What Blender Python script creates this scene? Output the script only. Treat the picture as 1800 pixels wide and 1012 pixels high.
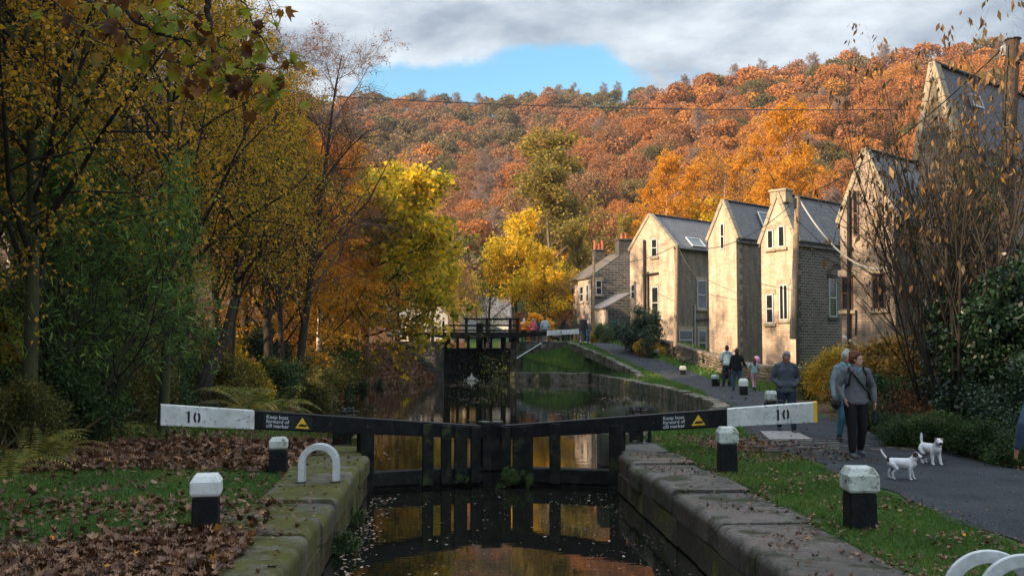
import bpy, math, random
import numpy as np
from mathutils import Vector, Matrix
for o in list(bpy.data.objects): bpy.data.objects.remove(o)
SC = bpy.context.scene
COL = SC.collection
R = math.radians
# ------------------------------------------------------------------ camera
H = 1.95; FPX = 1750.0
YAW = math.atan(99 / FPX); PITCH = math.atan(94 / FPX)
cam_d = bpy.data.cameras.new("camera"); cam = bpy.data.objects.new("camera", cam_d); COL.objects.link(cam)
cam_d.sensor_width = 36; cam_d.lens = 35.0; cam_d.clip_start = 0.1; cam_d.clip_end = 5000
cam.location = (0, 0, H)
cam.rotation_euler = (math.pi / 2 + PITCH, 0, -YAW)
SC.camera = cam
Fv = np.array([math.sin(YAW) * math.cos(PITCH), math.cos(YAW) * math.cos(PITCH), math.sin(PITCH)])
Rv = np.array([math.cos(YAW), -math.sin(YAW), 0.0]); Uv = np.cross(Rv, Fv)
def ray(px, py): return Fv * FPX + Rv * (px - 900) - Uv * (py - 506)
CAMP = np.array([0, 0, H])
def atY(px, py, Y):
    d = ray(px, py); return CAMP + d * (Y / d[1])
def atZ(px, py, z):
    d = ray(px, py); return CAMP + d * ((z - H) / d[2])
def colX(px, Y): return atY(px, 600, Y)[0]
# ------------------------------------------------------------------ light
SUN_TO = np.array([-0.88, -0.47]); SUN_TO = SUN_TO / np.linalg.norm(SUN_TO); SUN_EL = R(24)
wd = bpy.data.worlds.new("World"); SC.world = wd; wd.use_nodes = True
nt = wd.node_tree; nt.nodes.clear()
def N(nt, t, **k):
    n = nt.nodes.new(t)
    for a, v in k.items():
        if a.startswith("i_"):
            key = a[2:]; key = int(key) if key.isdigit() else key.replace("_", " ")
            n.inputs[key].default_value = v
        else: setattr(n, a, v)
    return n
def L(nt, a, b): nt.links.new(a, b)
def mathn(nt, op, a, b=None, c=None, clamp=False):
    n = nt.nodes.new("ShaderNodeMath"); n.operation = op; n.use_clamp = clamp
    for i, v in enumerate((a, b, c)):
        if v is None: continue
        if isinstance(v, (int, float)): n.inputs[i].default_value = v
        else: nt.links.new(v, n.inputs[i])
    return n.outputs[0]
sky = N(nt, "ShaderNodeTexSky", sky_type='NISHITA', sun_disc=False, sun_elevation=SUN_EL,
        sun_rotation=math.atan2(SUN_TO[0], SUN_TO[1]) % (2 * math.pi), air_density=1.2, dust_density=0.6, ozone_density=1.6)
tc = N(nt, "ShaderNodeTexCoord"); sep = N(nt, "ShaderNodeSeparateXYZ"); L(nt, tc.outputs["Generated"], sep.inputs[0])
zc = mathn(nt, 'MAXIMUM', sep.outputs[2], 0.02)
cx = mathn(nt, 'DIVIDE', sep.outputs[0], mathn(nt, 'ADD', zc, 0.12)); cy = mathn(nt, 'DIVIDE', sep.outputs[1], mathn(nt, 'ADD', zc, 0.12))
cmb = N(nt, "ShaderNodeCombineXYZ"); L(nt, cx, cmb.inputs[0]); L(nt, cy, cmb.inputs[1])
n1 = N(nt, "ShaderNodeTexNoise", i_Scale=0.85, i_Detail=8.0, i_Roughness=0.55, i_Distortion=0.3); L(nt, cmb.outputs[0], n1.inputs["Vector"])
n2 = N(nt, "ShaderNodeTexNoise", i_Scale=1.9, i_Detail=10.0, i_Roughness=0.58, i_Distortion=0.15); L(nt, cmb.outputs[0], n2.inputs["Vector"])
# a break of clear sky low over the far ridge; azimuth a = x / y
az = mathn(nt, 'DIVIDE', sep.outputs[0], mathn(nt, 'MAXIMUM', sep.outputs[1], 0.05))
el = sep.outputs[2]
wn = N(nt, "ShaderNodeTexNoise", i_Scale=7.0, i_Detail=6.0, i_Roughness=0.6); L(nt, tc.outputs["Generated"], wn.inputs["Vector"])
wns = N(nt, "ShaderNodeSeparateColor"); L(nt, wn.outputs["Color"], wns.inputs[0])
az = mathn(nt, 'ADD', az, mathn(nt, 'MULTIPLY', mathn(nt, 'SUBTRACT', wns.outputs[0], 0.5), 0.32)); elw = mathn(nt, 'ADD', el, mathn(nt, 'MULTIPLY', mathn(nt, 'SUBTRACT', wns.outputs[1], 0.5), 0.075))
g1 = mathn(nt, 'DIVIDE', mathn(nt, 'SUBTRACT', az, 0.06), 0.17); g2 = mathn(nt, 'DIVIDE', mathn(nt, 'SUBTRACT', elw, 0.247), 0.040)
gap = mathn(nt, 'SUBTRACT', 1.0, mathn(nt, 'ADD', mathn(nt, 'MULTIPLY', g1, g1), mathn(nt, 'MULTIPLY', g2, g2)))
gap = mathn(nt, 'MULTIPLY', mathn(nt, 'MAXIMUM', gap, -0.5), 0.34)
cov = mathn(nt, 'SUBTRACT', mathn(nt, 'ADD', n1.outputs[0], 0.10), gap)
covr = N(nt, "ShaderNodeMapRange", interpolation_type='SMOOTHSTEP', i_1=0.42, i_2=0.60); L(nt, cov, covr.inputs[0])
cr = N(nt, "ShaderNodeValToRGB"); L(nt, n2.outputs[0], cr.inputs[0])
cr.color_ramp.elements[0].position = 0.38; cr.color_ramp.elements[0].color = (0.35, 0.43, 0.53, 1)
cr.color_ramp.elements[1].position = 0.62; cr.color_ramp.elements[1].color = (0.84, 0.92, 1.0, 1)
cs = N(nt, "ShaderNodeVectorMath", operation='SCALE'); L(nt, cr.outputs[0], cs.inputs[0])
zb = N(nt, "ShaderNodeMapRange", interpolation_type='SMOOTHSTEP', i_1=0.36, i_2=0.75, i_3=4.9, i_4=12.5); L(nt, sep.outputs[2], zb.inputs[0]); L(nt, zb.outputs[0], cs.inputs["Scale"])  # clouds brighten overhead, out of view, as added fill light
mx = N(nt, "ShaderNodeMixRGB"); skt = N(nt, "ShaderNodeMixRGB", blend_type='MULTIPLY', i_0=1.0); skt.inputs[2].default_value = (0.62, 0.98, 1.04, 1); L(nt, sky.outputs[0], skt.inputs[1])
L(nt, covr.outputs[0], mx.inputs[0]); L(nt, skt.outputs[0], mx.inputs[1]); L(nt, cs.outputs[0], mx.inputs[2])
bg = N(nt, "ShaderNodeBackground", i_Strength=0.088); L(nt, mx.outputs[0], bg.inputs[0])
wo = N(nt, "ShaderNodeOutputWorld"); L(nt, bg.outputs[0], wo.inputs[0])
sd = bpy.data.lights.new("sun", 'SUN'); sd.energy = 5.0; sd.angle = R(0.5); sd.color = (1.0, 0.75, 0.49)
sun = bpy.data.objects.new("sun", sd); COL.objects.link(sun)
sdir = Vector((SUN_TO[0] * math.cos(SUN_EL), SUN_TO[1] * math.cos(SUN_EL), math.sin(SUN_EL)))
sun.rotation_euler = sdir.to_track_quat('Z', 'Y').to_euler(); sun.location = (-40, -20, 40)
SC.view_settings.view_transform = 'Standard'; SC.view_settings.look = 'None'; SC.view_settings.gamma = 1
SC.view_settings.exposure = 1.3
SC.cycles.max_bounces = 6; SC.cycles.diffuse_bounces = 2; SC.cycles.glossy_bounces = 3; SC.cycles.transmission_bounces = 3
SC.cycles.transparent_max_bounces = 6; SC.cycles.use_denoising = True; SC.cycles.caustics_reflective = False; SC.cycles.caustics_refractive = False
# ------------------------------------------------------------------ helpers
def tag(o, label=None, cat=None, group=None, kind=None):
    if label: o["label"] = label
    if cat: o["category"] = cat
    if group: o["group"] = group
    if kind: o["kind"] = kind
    return o
def empty(name, loc=(0, 0, 0), rz=0.0, label=None, cat=None, group=None):
    o = bpy.data.objects.new(name, None); COL.objects.link(o); o.location = loc; o.rotation_euler = (0, 0, rz)
    o.empty_display_size = 0.1
    return tag(o, label, cat, group)
def link(name, me, parent=None, loc=None, rot=None):
    o = bpy.data.objects.new(name, me); COL.objects.link(o)
    if parent: o.parent = parent
    if loc is not None: o.location = loc
    if rot is not None: o.rotation_euler = rot
    return o
def fast_mesh(name, V, F, mats=(), smooth=False, attr=None, mi=None):
    V = np.asarray(V, np.float32).reshape(-1, 3); F = np.asarray(F, np.int32)
    me = bpy.data.meshes.new(name); k = F.shape[1]; m = F.shape[0]
    me.vertices.add(len(V)); me.vertices.foreach_set("co", V.ravel())
    me.loops.add(m * k); me.loops.foreach_set("vertex_index", F.ravel())
    me.polygons.add(m); me.polygons.foreach_set("loop_start", np.arange(0, m * k, k, dtype=np.int32))
    me.polygons.foreach_set("loop_total", np.full(m, k, np.int32))
    if mi is not None: me.polygons.foreach_set("material_index", np.asarray(mi, np.int32))
    me.update(calc_edges=True)
    if smooth: me.polygons.foreach_set("use_smooth", np.ones(m, bool))
    for mm in mats: me.materials.append(mm)
    if attr:
        for an, av in attr.items():
            a = me.attributes.new(an, 'FLOAT', 'POINT'); a.data.foreach_set("value", np.asarray(av, np.float32))
    return me
class MB:
    def __init__(s): s.v = []; s.f = []; s.m = []; s.uv = []
    def add(s, V, Fs, m=0, uv=None):
        b = len(s.v); s.v += [tuple(map(float, p)) for p in V]
        for i, f in enumerate(Fs):
            s.f.append([b + j for j in f]); s.m.append(m); s.uv.append(uv[i] if uv else None)
        return s
    def box(s, c, sz, m=0, ax=None, taper=1.0):
        c = np.array(c, float); A = np.eye(3) if ax is None else np.array(ax, float)
        h = np.array(sz, float) / 2; P = []
        for z in (-1, 1):
            t = 1.0 if z < 0 else taper
            for x, y in ((-1, -1), (1, -1), (1, 1), (-1, 1)):
                P.append(c + A[0] * x * h[0] * t + A[1] * y * h[1] * t + A[2] * z * h[2])
        return s.add(P, [(3, 2, 1, 0), (4, 5, 6, 7), (0, 1, 5, 4), (1, 2, 6, 5), (2, 3, 7, 6), (3, 0, 4, 7)], m)
    def bar(s, a, b, w, h, m=0, up=(0, 0, 1)):
        a = np.array(a, float); b = np.array(b, float); d = b - a; Ln = np.linalg.norm(d); d = d / Ln
        up = np.array(up, float); x = np.cross(d, up); x /= np.linalg.norm(x) + 1e-9; z = np.cross(x, d)
        return s.box((a + b) / 2, (w, Ln, h), m, ax=(x, d, z))
    def tube(s, pts, r, n=6, m=0, cap=True):
        pts = np.array(pts, float); K = len(pts); r = np.full(K, r) if np.isscalar(r) else np.array(r, float)
        t = np.gradient(pts, axis=0); t /= np.linalg.norm(t, axis=1)[:, None] + 1e-9
        ref = np.array([0, 0, 1.0]) if abs(t[0][2]) < 0.9 else np.array([1.0, 0, 0])
        a = np.cross(t, ref); a /= np.linalg.norm(a, axis=1)[:, None] + 1e-9; b = np.cross(t, a)
        th = np.arange(n) * 2 * math.pi / n
        V = pts[:, None] + r[:, None, None] * (np.cos(th)[None, :, None] * a[:, None] + np.sin(th)[None, :, None] * b[:, None])
        Fs = [(k * n + i, (k + 1) * n + i, (k + 1) * n + (i + 1) % n, k * n + (i + 1) % n) for k in range(K - 1) for i in range(n)]
        if cap: Fs += [tuple(range(n)), tuple((K - 1) * n + i for i in range(n))[::-1]]
        return s.add(V.reshape(-1, 3), Fs, m)
    def prism(s, poly, a, b, m=0):
        """poly: list of 3D points (closed), extruded by vector b-a"""
        P = np.array(poly, float); d = np.array(b, float) - np.array(a, float); n = len(P)
        V = list(P) + list(P + d)
        return s.add(V, [tuple(range(n))[::-1], tuple(range(n, 2 * n))] + [(i, (i + 1) % n, n + (i + 1) % n, n + i) for i in range(n)], m)
    def mesh(s, name, mats):
        me = bpy.data.meshes.new(name); me.from_pydata(s.v, [], s.f)
        for mm in mats: me.materials.append(mm)
        me.polygons.foreach_set("material_index", s.m)
        if any(u is not None for u in s.uv):
            ul = me.uv_layers.new(name="UVMap"); k = 0; dat = []
            for f, u in zip(s.f, s.uv):
                dat += [c for p in (u if u is not None else [(0, 0)] * len(f)) for c in p]
            ul.data.foreach_set("uv", dat)
        me.update(); return me
    def build(s, name, mats, parent=None, bevel=0, smooth=False, loc=None, rot=None, seg=2):
        if not isinstance(mats, (list, tuple)): mats = [mats]
        me = s.mesh(name, mats); o = link(name, me, parent, loc, rot)
        if smooth: me.polygons.foreach_set("use_smooth", [True] * len(me.polygons))
        if bevel:
            b = o.modifiers.new("bevel", 'BEVEL'); b.width = bevel; b.segments = seg; b.limit_method = 'ANGLE'; b.angle_limit = R(35)
        return o
def copy_tree(o, parent=None, loc=None, rz=None, sc=None):
    c = o.copy(); COL.objects.link(c)
    if parent is not None: c.parent = parent
    if loc is not None: c.location = loc
    if rz is not None: c.rotation_euler = (0, 0, rz)
    if sc is not None: c.scale = (sc, sc, sc) if np.isscalar(sc) else sc
    for ch in list(KIDS.get(o.name, [])): 
        cc = copy_tree(ch, c)
    return c
KIDS = {}
def kids_index():
    KIDS.clear()
    for o in bpy.data.objects:
        if o.parent: KIDS.setdefault(o.parent.name, []).append(o)
# ------------------------------------------------------------------ materials
def base_mat(name):
    m = bpy.data.materials.new(name); m.use_nodes = True; nt = m.node_tree
    p = nt.nodes["Principled BSDF"]; return m, nt, p
def c4(c): return (c[0], c[1], c[2], 1)
def mat(name, col, col2=None, scale=6.0, rough=0.8, bump=0.0, bscale=None, spec=0.35, metal=0, detail=5, lo=0.35, hi=0.65, col3=None, scale3=1.2, lo3=0.5, hi3=0.62, obj=False, rough2=None):
    m, nt, p = base_mat(name)
    p.inputs["Roughness"].default_value = rough; p.inputs["Metallic"].default_value = metal; p.inputs["Specular IOR Level"].default_value = spec
    p.inputs["Base Color"].default_value = c4(col)
    tcn = N(nt, "ShaderNodeTexCoord"); co = tcn.outputs["Object"]
    out = None
    if col2:
        n = N(nt, "ShaderNodeTexNoise", i_Scale=scale, i_Detail=detail, i_Roughness=0.6); L(nt, co, n.inputs["Vector"])
        mr = N(nt, "ShaderNodeMapRange", i_1=lo, i_2=hi); L(nt, n.outputs[0], mr.inputs[0])
        mx = N(nt, "ShaderNodeMixRGB"); mx.inputs[1].default_value = c4(col); mx.inputs[2].default_value = c4(col2); L(nt, mr.outputs[0], mx.inputs[0]); out = mx.outputs[0]
    if col3:
        n = N(nt, "ShaderNodeTexNoise", i_Scale=scale3, i_Detail=6.0, i_Roughness=0.65); L(nt, co, n.inputs["Vector"])
        mr = N(nt, "ShaderNodeMapRange", i_1=lo3, i_2=hi3); L(nt, n.outputs[0], mr.inputs[0])
        mx = N(nt, "ShaderNodeMixRGB"); mx.inputs[2].default_value = c4(col3); L(nt, mr.outputs[0], mx.inputs[0])
        if out: L(nt, out, mx.inputs[1])
        else: mx.inputs[1].default_value = c4(col)
        out = mx.outputs[0]
        if rough2 is not None:
            r = N(nt, "ShaderNodeMapRange", i_3=rough, i_4=rough2); L(nt, mr.outputs[0], r.inputs[0]); L(nt, r.outputs[0], p.inputs["Roughness"])
    if out: L(nt, out, p.inputs["Base Color"])
    if bump:
        n = N(nt, "ShaderNodeTexNoise", i_Scale=bscale or scale * 3, i_Detail=6.0, i_Roughness=0.6); L(nt, co, n.inputs["Vector"])
        b = N(nt, "ShaderNodeBump", i_Strength=min(1.0, bump), i_Distance=0.02); L(nt, n.outputs[0], b.inputs["Height"]); L(nt, b.outputs[0], p.inputs["Normal"])
    return m
def ramp(nt, stops, interp='LINEAR'):
    r = N(nt, "ShaderNodeValToRGB"); r.color_ramp.interpolation = interp
    while len(r.color_ramp.elements) > 1: r.color_ramp.elements.remove(r.color_ramp.elements[-1])
    r.color_ramp.elements[0].position = stops[0][0]; r.color_ramp.elements[0].color = c4(stops[0][1])
    for p, c in stops[1:]:
        e = r.color_ramp.elements.new(p); e.color = c4(c)
    return r
def leaf_mat(name, stops, trans=0.4, src='island', nscale=0.35, namt=0.7, rough=0.55, spec=0.3):
    m, nt, p = base_mat(name)
    g = N(nt, "ShaderNodeNewGeometry"); fac = g.outputs["Random Per Island"]
    tcn = N(nt, "ShaderNodeTexCoord")
    n = N(nt, "ShaderNodeTexNoise", i_Scale=nscale, i_Detail=3.0); L(nt, tcn.outputs["Object"], n.inputs["Vector"])
    if src == 'island':
        oi = N(nt, "ShaderNodeObjectInfo")
        f = mathn(nt, 'ADD', mathn(nt, 'MULTIPLY', fac, 0.6), mathn(nt, 'MULTIPLY', mathn(nt, 'SUBTRACT', n.outputs[0], 0.5), namt * 1.6))
        f = mathn(nt, 'ADD', f, 0.2); f = mathn(nt, 'ADD', f, mathn(nt, 'MULTIPLY', mathn(nt, 'SUBTRACT', oi.outputs["Random"], 0.5), 0.25), clamp=True)
    else:
        at = N(nt, "ShaderNodeAttribute", attribute_name="tint", attribute_type='OBJECT' if src == 'object' else 'GEOMETRY')
        f = mathn(nt, 'ADD', at.outputs["Fac"], mathn(nt, 'MULTIPLY', mathn(nt, 'SUBTRACT', fac, 0.5), 0.16), clamp=True)
    r = ramp(nt, stops); L(nt, f, r.inputs[0])
    hv = N(nt, "ShaderNodeHueSaturation"); L(nt, r.outputs[0], hv.inputs["Color"])
    L(nt, mathn(nt, 'ADD', mathn(nt, 'MULTIPLY', g.outputs["Random Per Island"], 0.6), 0.7), hv.inputs["Value"])
    L(nt, hv.outputs[0], p.inputs["Base Color"]); p.inputs["Roughness"].default_value = rough; p.inputs["Specular IOR Level"].default_value = spec
    t = N(nt, "ShaderNodeBsdfTranslucent"); L(nt, hv.outputs[0], t.inputs[0])
    mxs = N(nt, "ShaderNodeMixShader", i_0=trans); L(nt, p.outputs[0], mxs.inputs[1]); L(nt, t.outputs[0], mxs.inputs[2])
    L(nt, mxs.outputs[0], nt.nodes["Material Output"].inputs["Surface"])
    return m
def stone_wall(name, c1, c2, mortar, bw=0.42, bh=0.15, stain=None, mort=0.012, vary=0.5, bump=0.5):
    m, nt, p = base_mat(name); p.inputs["Roughness"].default_value = 0.9; p.inputs["Specular IOR Level"].default_value = 0.2
    uv = N(nt, "ShaderNodeUVMap"); uv.uv_map = "UVMap"
    nz = N(nt, "ShaderNodeTexNoise", i_Scale=1.5, i_Detail=2.0); L(nt, uv.outputs[0], nz.inputs["Vector"])
    vm = N(nt, "ShaderNodeMixRGB", blend_type='ADD', i_0=0.02); L(nt, uv.outputs[0], vm.inputs[1]); L(nt, nz.outputs["Color"], vm.inputs[2])
    b = N(nt, "ShaderNodeTexBrick", i_Scale=1.0); b.offset = 0.5
    b.inputs["Brick Width"].default_value = bw; b.inputs["Row Height"].default_value = bh; b.inputs["Mortar Size"].default_value = mort; b.inputs["Mortar Smooth"].default_value = 0.4
    b.inputs["Bias"].default_value = 0.0
    b.inputs["Color1"].default_value = c4(c1); b.inputs["Color2"].default_value = c4(c2); b.inputs["Mortar"].default_value = c4(mortar); L(nt, vm.outputs[0], b.inputs["Vector"])
    n = N(nt, "ShaderNodeTexNoise", i_Scale=9.0, i_Detail=5.0, i_Roughness=0.65); L(nt, uv.outputs[0], n.inputs["Vector"])
    nb_ = N(nt, "ShaderNodeTexNoise", i_Scale=1.1, i_Detail=4.0, i_Roughness=0.6); L(nt, uv.outputs[0], nb_.inputs["Vector"])
    hs = N(nt, "ShaderNodeHueSaturation"); L(nt, b.outputs[0], hs.inputs["Color"]); L(nt, mathn(nt, 'ADD', mathn(nt, 'ADD', mathn(nt, 'MULTIPLY', n.outputs[0], vary * 1.3), mathn(nt, 'MULTIPLY', nb_.outputs[0], vary)), 1 - vary * 1.15), hs.inputs["Value"])
    out = hs.outputs[0]
    if stain:
        mp = N(nt, "ShaderNodeMapping"); mp.inputs["Scale"].default_value = (1.8, 0.30, 1); L(nt, uv.outputs[0], mp.inputs[0])
        n2 = N(nt, "ShaderNodeTexNoise", i_Scale=1.4, i_Detail=6.0, i_Roughness=0.65); L(nt, mp.outputs[0], n2.inputs["Vector"])
        mr = N(nt, "ShaderNodeMapRange", i_1=0.44, i_2=0.62, i_4=0.8); L(nt, n2.outputs[0], mr.inputs[0])
        mx = N(nt, "ShaderNodeMixRGB"); mx.inputs[2].default_value = c4(stain); L(nt, out, mx.inputs[1]); L(nt, mr.outputs[0], mx.inputs[0]); out = mx.outputs[0]
    L(nt, out, p.inputs["Base Color"])
    bm = N(nt, "ShaderNodeBump", i_Strength=bump, i_Distance=0.03)
    L(nt, mathn(nt, 'ADD', mathn(nt, 'MULTIPLY', b.outputs["Fac"], -1.0), mathn(nt, 'MULTIPLY', n.outputs[0], 0.6)), bm.inputs["Height"]); L(nt, bm.outputs[0], p.inputs["Normal"])
    return m
M = {}
M['black_paint'] = mat('black_paint', (0.004, 0.005, 0.006), (0.012, 0.014, 0.016), 7, 0.6, 0.4, 30, 0.15, col3=(0.03, 0.035, 0.025), scale3=4, lo3=0.62, hi3=0.8)
M['white_paint'] = mat('white_paint', (0.66, 0.70, 0.70), (0.44, 0.48, 0.46), 3, 0.55, 0.4, 18, 0.4, col3=(0.13, 0.14, 0.10), scale3=9, lo3=0.60, hi3=0.70)
M['worn_white'] = mat('worn_white', (0.52, 0.58, 0.55), (0.34, 0.38, 0.34), 9, 0.6, 0.3, 25, 0.4, col3=(0.07, 0.075, 0.04), scale3=11, lo3=0.54, hi3=0.66)
M['clean_white'] = mat('clean_white', (0.66, 0.70, 0.71), (0.48, 0.52, 0.50), 5, 0.5, 0.3, 30, 0.4, col3=(0.2, 0.2, 0.15), scale3=10, lo3=0.64, hi3=0.74)
M['yellow_paint'] = mat('yellow_paint', (0.72, 0.46, 0.02), rough=0.5)
M['letter_white'] = mat('letter_white', (0.55, 0.62, 0.66), rough=0.6)
M['number_black'] = mat('number_black', (0.02, 0.02, 0.022), rough=0.6)
M['chip'] = mat('chip_wood', (0.05, 0.045, 0.04), rough=.9)
M['timber'] = mat('timber', (0.005, 0.006, 0.006), (0.018, 0.020, 0.018), 5, 0.75, 0.7, 20, 0.12, col3=(0.05, 0.07, 0.02), scale3=2.5, lo3=0.58, hi3=0.75)
M['iron'] = mat('iron', (0.012, 0.013, 0.014), (0.03, 0.028, 0.025), 15, 0.45, 0.3, 40, 0.5, metal=0.3)
M['steel_white'] = mat('steel_white', (0.55, 0.60, 0.62), (0.42, 0.46, 0.46), 12, 0.45, 0.1, 30, col3=(0.08, 0.06, 0.04), scale3=18, lo3=0.68, hi3=0.75)
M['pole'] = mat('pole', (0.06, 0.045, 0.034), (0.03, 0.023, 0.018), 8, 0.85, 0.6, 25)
M['pole_sun'] = mat('pole_sun', (0.26, 0.20, 0.14), (0.17, 0.13, 0.09), 8, 0.85, 0.5, 25)  # sunlit copy of the pole timber, the light put into a paler colour
M['wire'] = mat('wire', (0.012, 0.012, 0.012), rough=0.5)
M['wire_pale'] = mat('wire_pale', (0.5, 0.5, 0.48), rough=0.5)
M['terracotta'] = mat('terracotta', (0.42, 0.12, 0.06), (0.30, 0.09, 0.05), 8, 0.8)
M['soot_stone'] = mat('soot_stone', (0.035, 0.035, 0.035), (0.08, 0.075, 0.065), 5, 0.9, 0.6, 12)
M['pale_stone'] = mat('pale_stone', (0.34, 0.29, 0.21), (0.22, 0.19, 0.14), 4, 0.9, 0.4, 14)
M['dark_stone'] = mat('dark_stone', (0.05, 0.052, 0.05), (0.11, 0.10, 0.085), 3, 0.85, 0.6, 10, col3=(0.045, 0.07, 0.015), scale3=1.1, lo3=0.5, hi3=0.65)
M['glass'] = mat('glass', (0.012, 0.016, 0.02), rough=0.06, spec=0.9)
M['frame_white'] = mat('frame_white', (0.44, 0.45, 0.45), rough=0.5)
M['frame_brown'] = mat('frame_brown', (0.09, 0.04, 0.03), rough=0.6)
M['teal'] = mat('teal', (0.05, 0.42, 0.50), rough=0.5)
M['dish_grey'] = mat('dish_grey', (0.32, 0.33, 0.33), rough=0.5)
M['dish_dark'] = mat('dish_dark', (0.03, 0.032, 0.036), rough=0.5)
M['skin'] = mat('skin', (0.50, 0.27, 0.19), (0.42, 0.21, 0.15), 9, 0.55, spec=0.4)
M['skin_red'] = mat('skin_red', (0.46, 0.22, 0.16), rough=0.55)
# ------------------------------------------------------------------ terrain
def S(t): t = np.clip(t, 0, 1); return t * t * (3 - 2 * t)
ZP = -0.40   # pool water
ZC = -0.67   # lock chamber water
ZU = 1.55    # upper lock water
XWL, XWR, YG = -1.47, 2.79, 17.3
def xl(y): return np.interp(y, [17.3, 18.8, 20.5, 24, 30, 42, 52, 58, 60.8, 61], [-1.47, -1.6, -2.2, -3.8, -5.0, -5.5, -4.4, -2.2, -0.75, -0.7])
def xr(y): return np.interp(y, [17.3, 19.5, 22, 26, 30.4, 40, 50, 56, 58.5, 61], [2.79, 3.2, 4.1, 6.5, 8.1, 8.7, 8.4, 8.2, 8.0, 3.7])
def xk(y): return 8.9 - 2.0 * S((y - 50) / 14.0)
PY = [-6, 0, 8, 15, 21, 30, 38, 45, 50, 57, 64, 75, 100]
def pathx(y): return np.interp(y, PY, [6.9, 6.9, 6.95, 7.15, 7.5, 9.2, 10.7, 11.4, 11.3, 9.9, 8.9, 8.2, 7])
def pathw(y): return np.interp(y, PY, [3.6, 3.4, 3.2, 3.0, 2.6, 2.5, 2.4, 2.3, 2.1, 1.9, 1.9, 2.2, 2.4])
def hump(x, y, s, seed=0.0):
    return (np.sin(x / s * 1.3 + seed) * np.sin(y / s * 1.7 + seed * 2.1) + 0.5 * np.sin(x / s * 3.1 + 1.7 + seed) * np.sin(y / s * 2.7 + 0.4)) / 1.5
def crest(px, pts): return np.interp(px, [p[0] for p in pts], [p[1] for p in pts])
FARP = [(-400, 60), (300, 120), (560, 168), (700, 168), (900, 165), (960, 152), (1140, 148), (1500, 170), (2400, 200)]
NEARP = [(300, 420), (600, 310), (740, 275), (880, 232), (1000, 205), (1140, 160), (1200, 135), (1300, 110), (1400, 100), (1500, 82), (1640, 60), (1800, 46), (2400, 10)]
YN, YF = 330.0, 460.0
def hillz(x, y):
    yy = np.maximum(y, 1.0); px = 801 + 1750 * x / yy
    zn = 1.95 + (600 - crest(px, NEARP)) * YN / 1750 - 8.5
    zf = 1.95 + (600 - crest(px, FARP)) * YF / 1750 - 8.5
    tn = (yy - 105) / (YN - 105); tf = (yy - 150) / (YF - 150)
    hn = np.where(tn < 1, zn * (0.12 * tn + 0.88 * np.clip(tn, 0, 1) ** 1.15), zn - (yy - YN) * 0.25)
    hf = np.where(tf < 1, zf * np.clip(tf, 0, 1) ** 1.1, zf - (yy - YF) * 0.12)
    h = np.maximum(hn, hf)
    h = h + (hump(x, y, 22) * 3.0 + hump(x, y, 9, 2) * 1.0) * np.clip((yy - 130) / 80, 0, 1)
    return np.where(y > 105, np.maximum(h, -50), -50.0)
def zg(x, y):
    x = np.asarray(x, float); y = np.asarray(y, float)
    dl = xl(y) - x
    # left side
    up = 1.75 * S((y - 45) / 15) * S((dl - 0.3) / 2.6)
    rise = np.maximum(0, -7.2 - x); rise = 9.0 * (1 - np.exp(-rise * 0.42 / 9.0))
    side = 20.0 * S((-24 - x) / 18) * S((22 - y) / 22)  # unseen slope raised beyond the left edge to block the sun
    zl = 0.0 + up * (1 - 0.0 * x) + rise * np.clip(1 - (y - 62) / 60, 0, 1) + side + 0.05 * hump(x, y, 1.3) * S((dl - 1) / 2)
    zl = np.where((y > 19.6) & (y < 60.6), np.minimum(zl, -0.62 + 1.15 * dl + 0.06 * hump(x, y, 0.7)), zl)
    # right side
    hp = 1.83 * S((y - 45.5) / 19)
    hs = 1.83 * np.clip((y - 58.8 + 0.25 * np.maximum(0, 8 - x)) / 6.0, 0, 1)
    w = S((x - (xk(y) - 0.1)) / 0.5)
    zr = hs * (1 - w) + hp * w
    rr = np.maximum(0, x - pathx(y) - pathw(y) / 2 - 0.6)
    zr = zr + np.where(y < 34, 1, 0) * 1.2 * (1 - np.exp(-rr * 0.25)) * np.clip((34 - y) / 6, 0, 1) + 0.03 * hump(x, y, 1.1, 3) * S((x - 4.2) / 1.0) * (np.abs(x - pathx(y)) > pathw(y) / 2)
    zr = zr - np.where(y > 38, 1, 0) * 1.2 * S((rr - 3) / 4) * np.clip((y - 38) / 6, 0, 1) * np.clip((75 - y) / 8, 0, 1)
    z = np.where(x < 1.0, zl, zr)
    z = np.where(y > 63, np.where(x < 1, np.maximum(zl, 1.85), z), z)
    d = np.minimum(x - xl(np.minimum(y, 61)), xr(np.minimum(y, 61)) - x)
    yy = np.where(y > 61, 1, 0)
    d2 = np.minimum(x + 0.7, 3.7 - x); d = np.where((y > 61) & (y < 88), d2, np.where(y >= 88, -1, d))
    cut = np.clip((d + 0.42) / 0.15, 0, 1)
    cut = np.where((x < 1) & (y > 19.6) & (y < 60.6), np.clip((d - 0.0) / 0.8, 0, 1), cut)
    z = z * (1 - cut) + (-2.3) * cut
    wx = np.where(x < 1, XWL - x, x - XWR)
    z = z - 0.14 * S((1.08 - wx) / 0.12) * (y < 19.2)
    z = np.maximum(z, hillz(x, y))
    return z
def Z(x, y): return float(zg(x, y))
def axis(segs):
    a = []
    for lo, hi, st in segs: a += list(np.arange(lo, hi, st))
    return np.array(a + [segs[-1][1]])
gx = axis([(-900, -300, 40), (-300, -120, 12), (-120, -40, 4), (-40, -14, 1.0), (-14, -6.5, 0.35), (-6.5, 10, 0.15), (10, 16, 0.35), (16, 40, 1.5), (40, 140, 5), (140, 500, 12), (500, 900, 40)])
gy = axis([(-60, -8, 4), (-8, 8, 1.0), (8, 66, 0.25), (66, 92, 1.0), (92, 200, 4), (200, 560, 8), (560, 1600, 60)])
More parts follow.
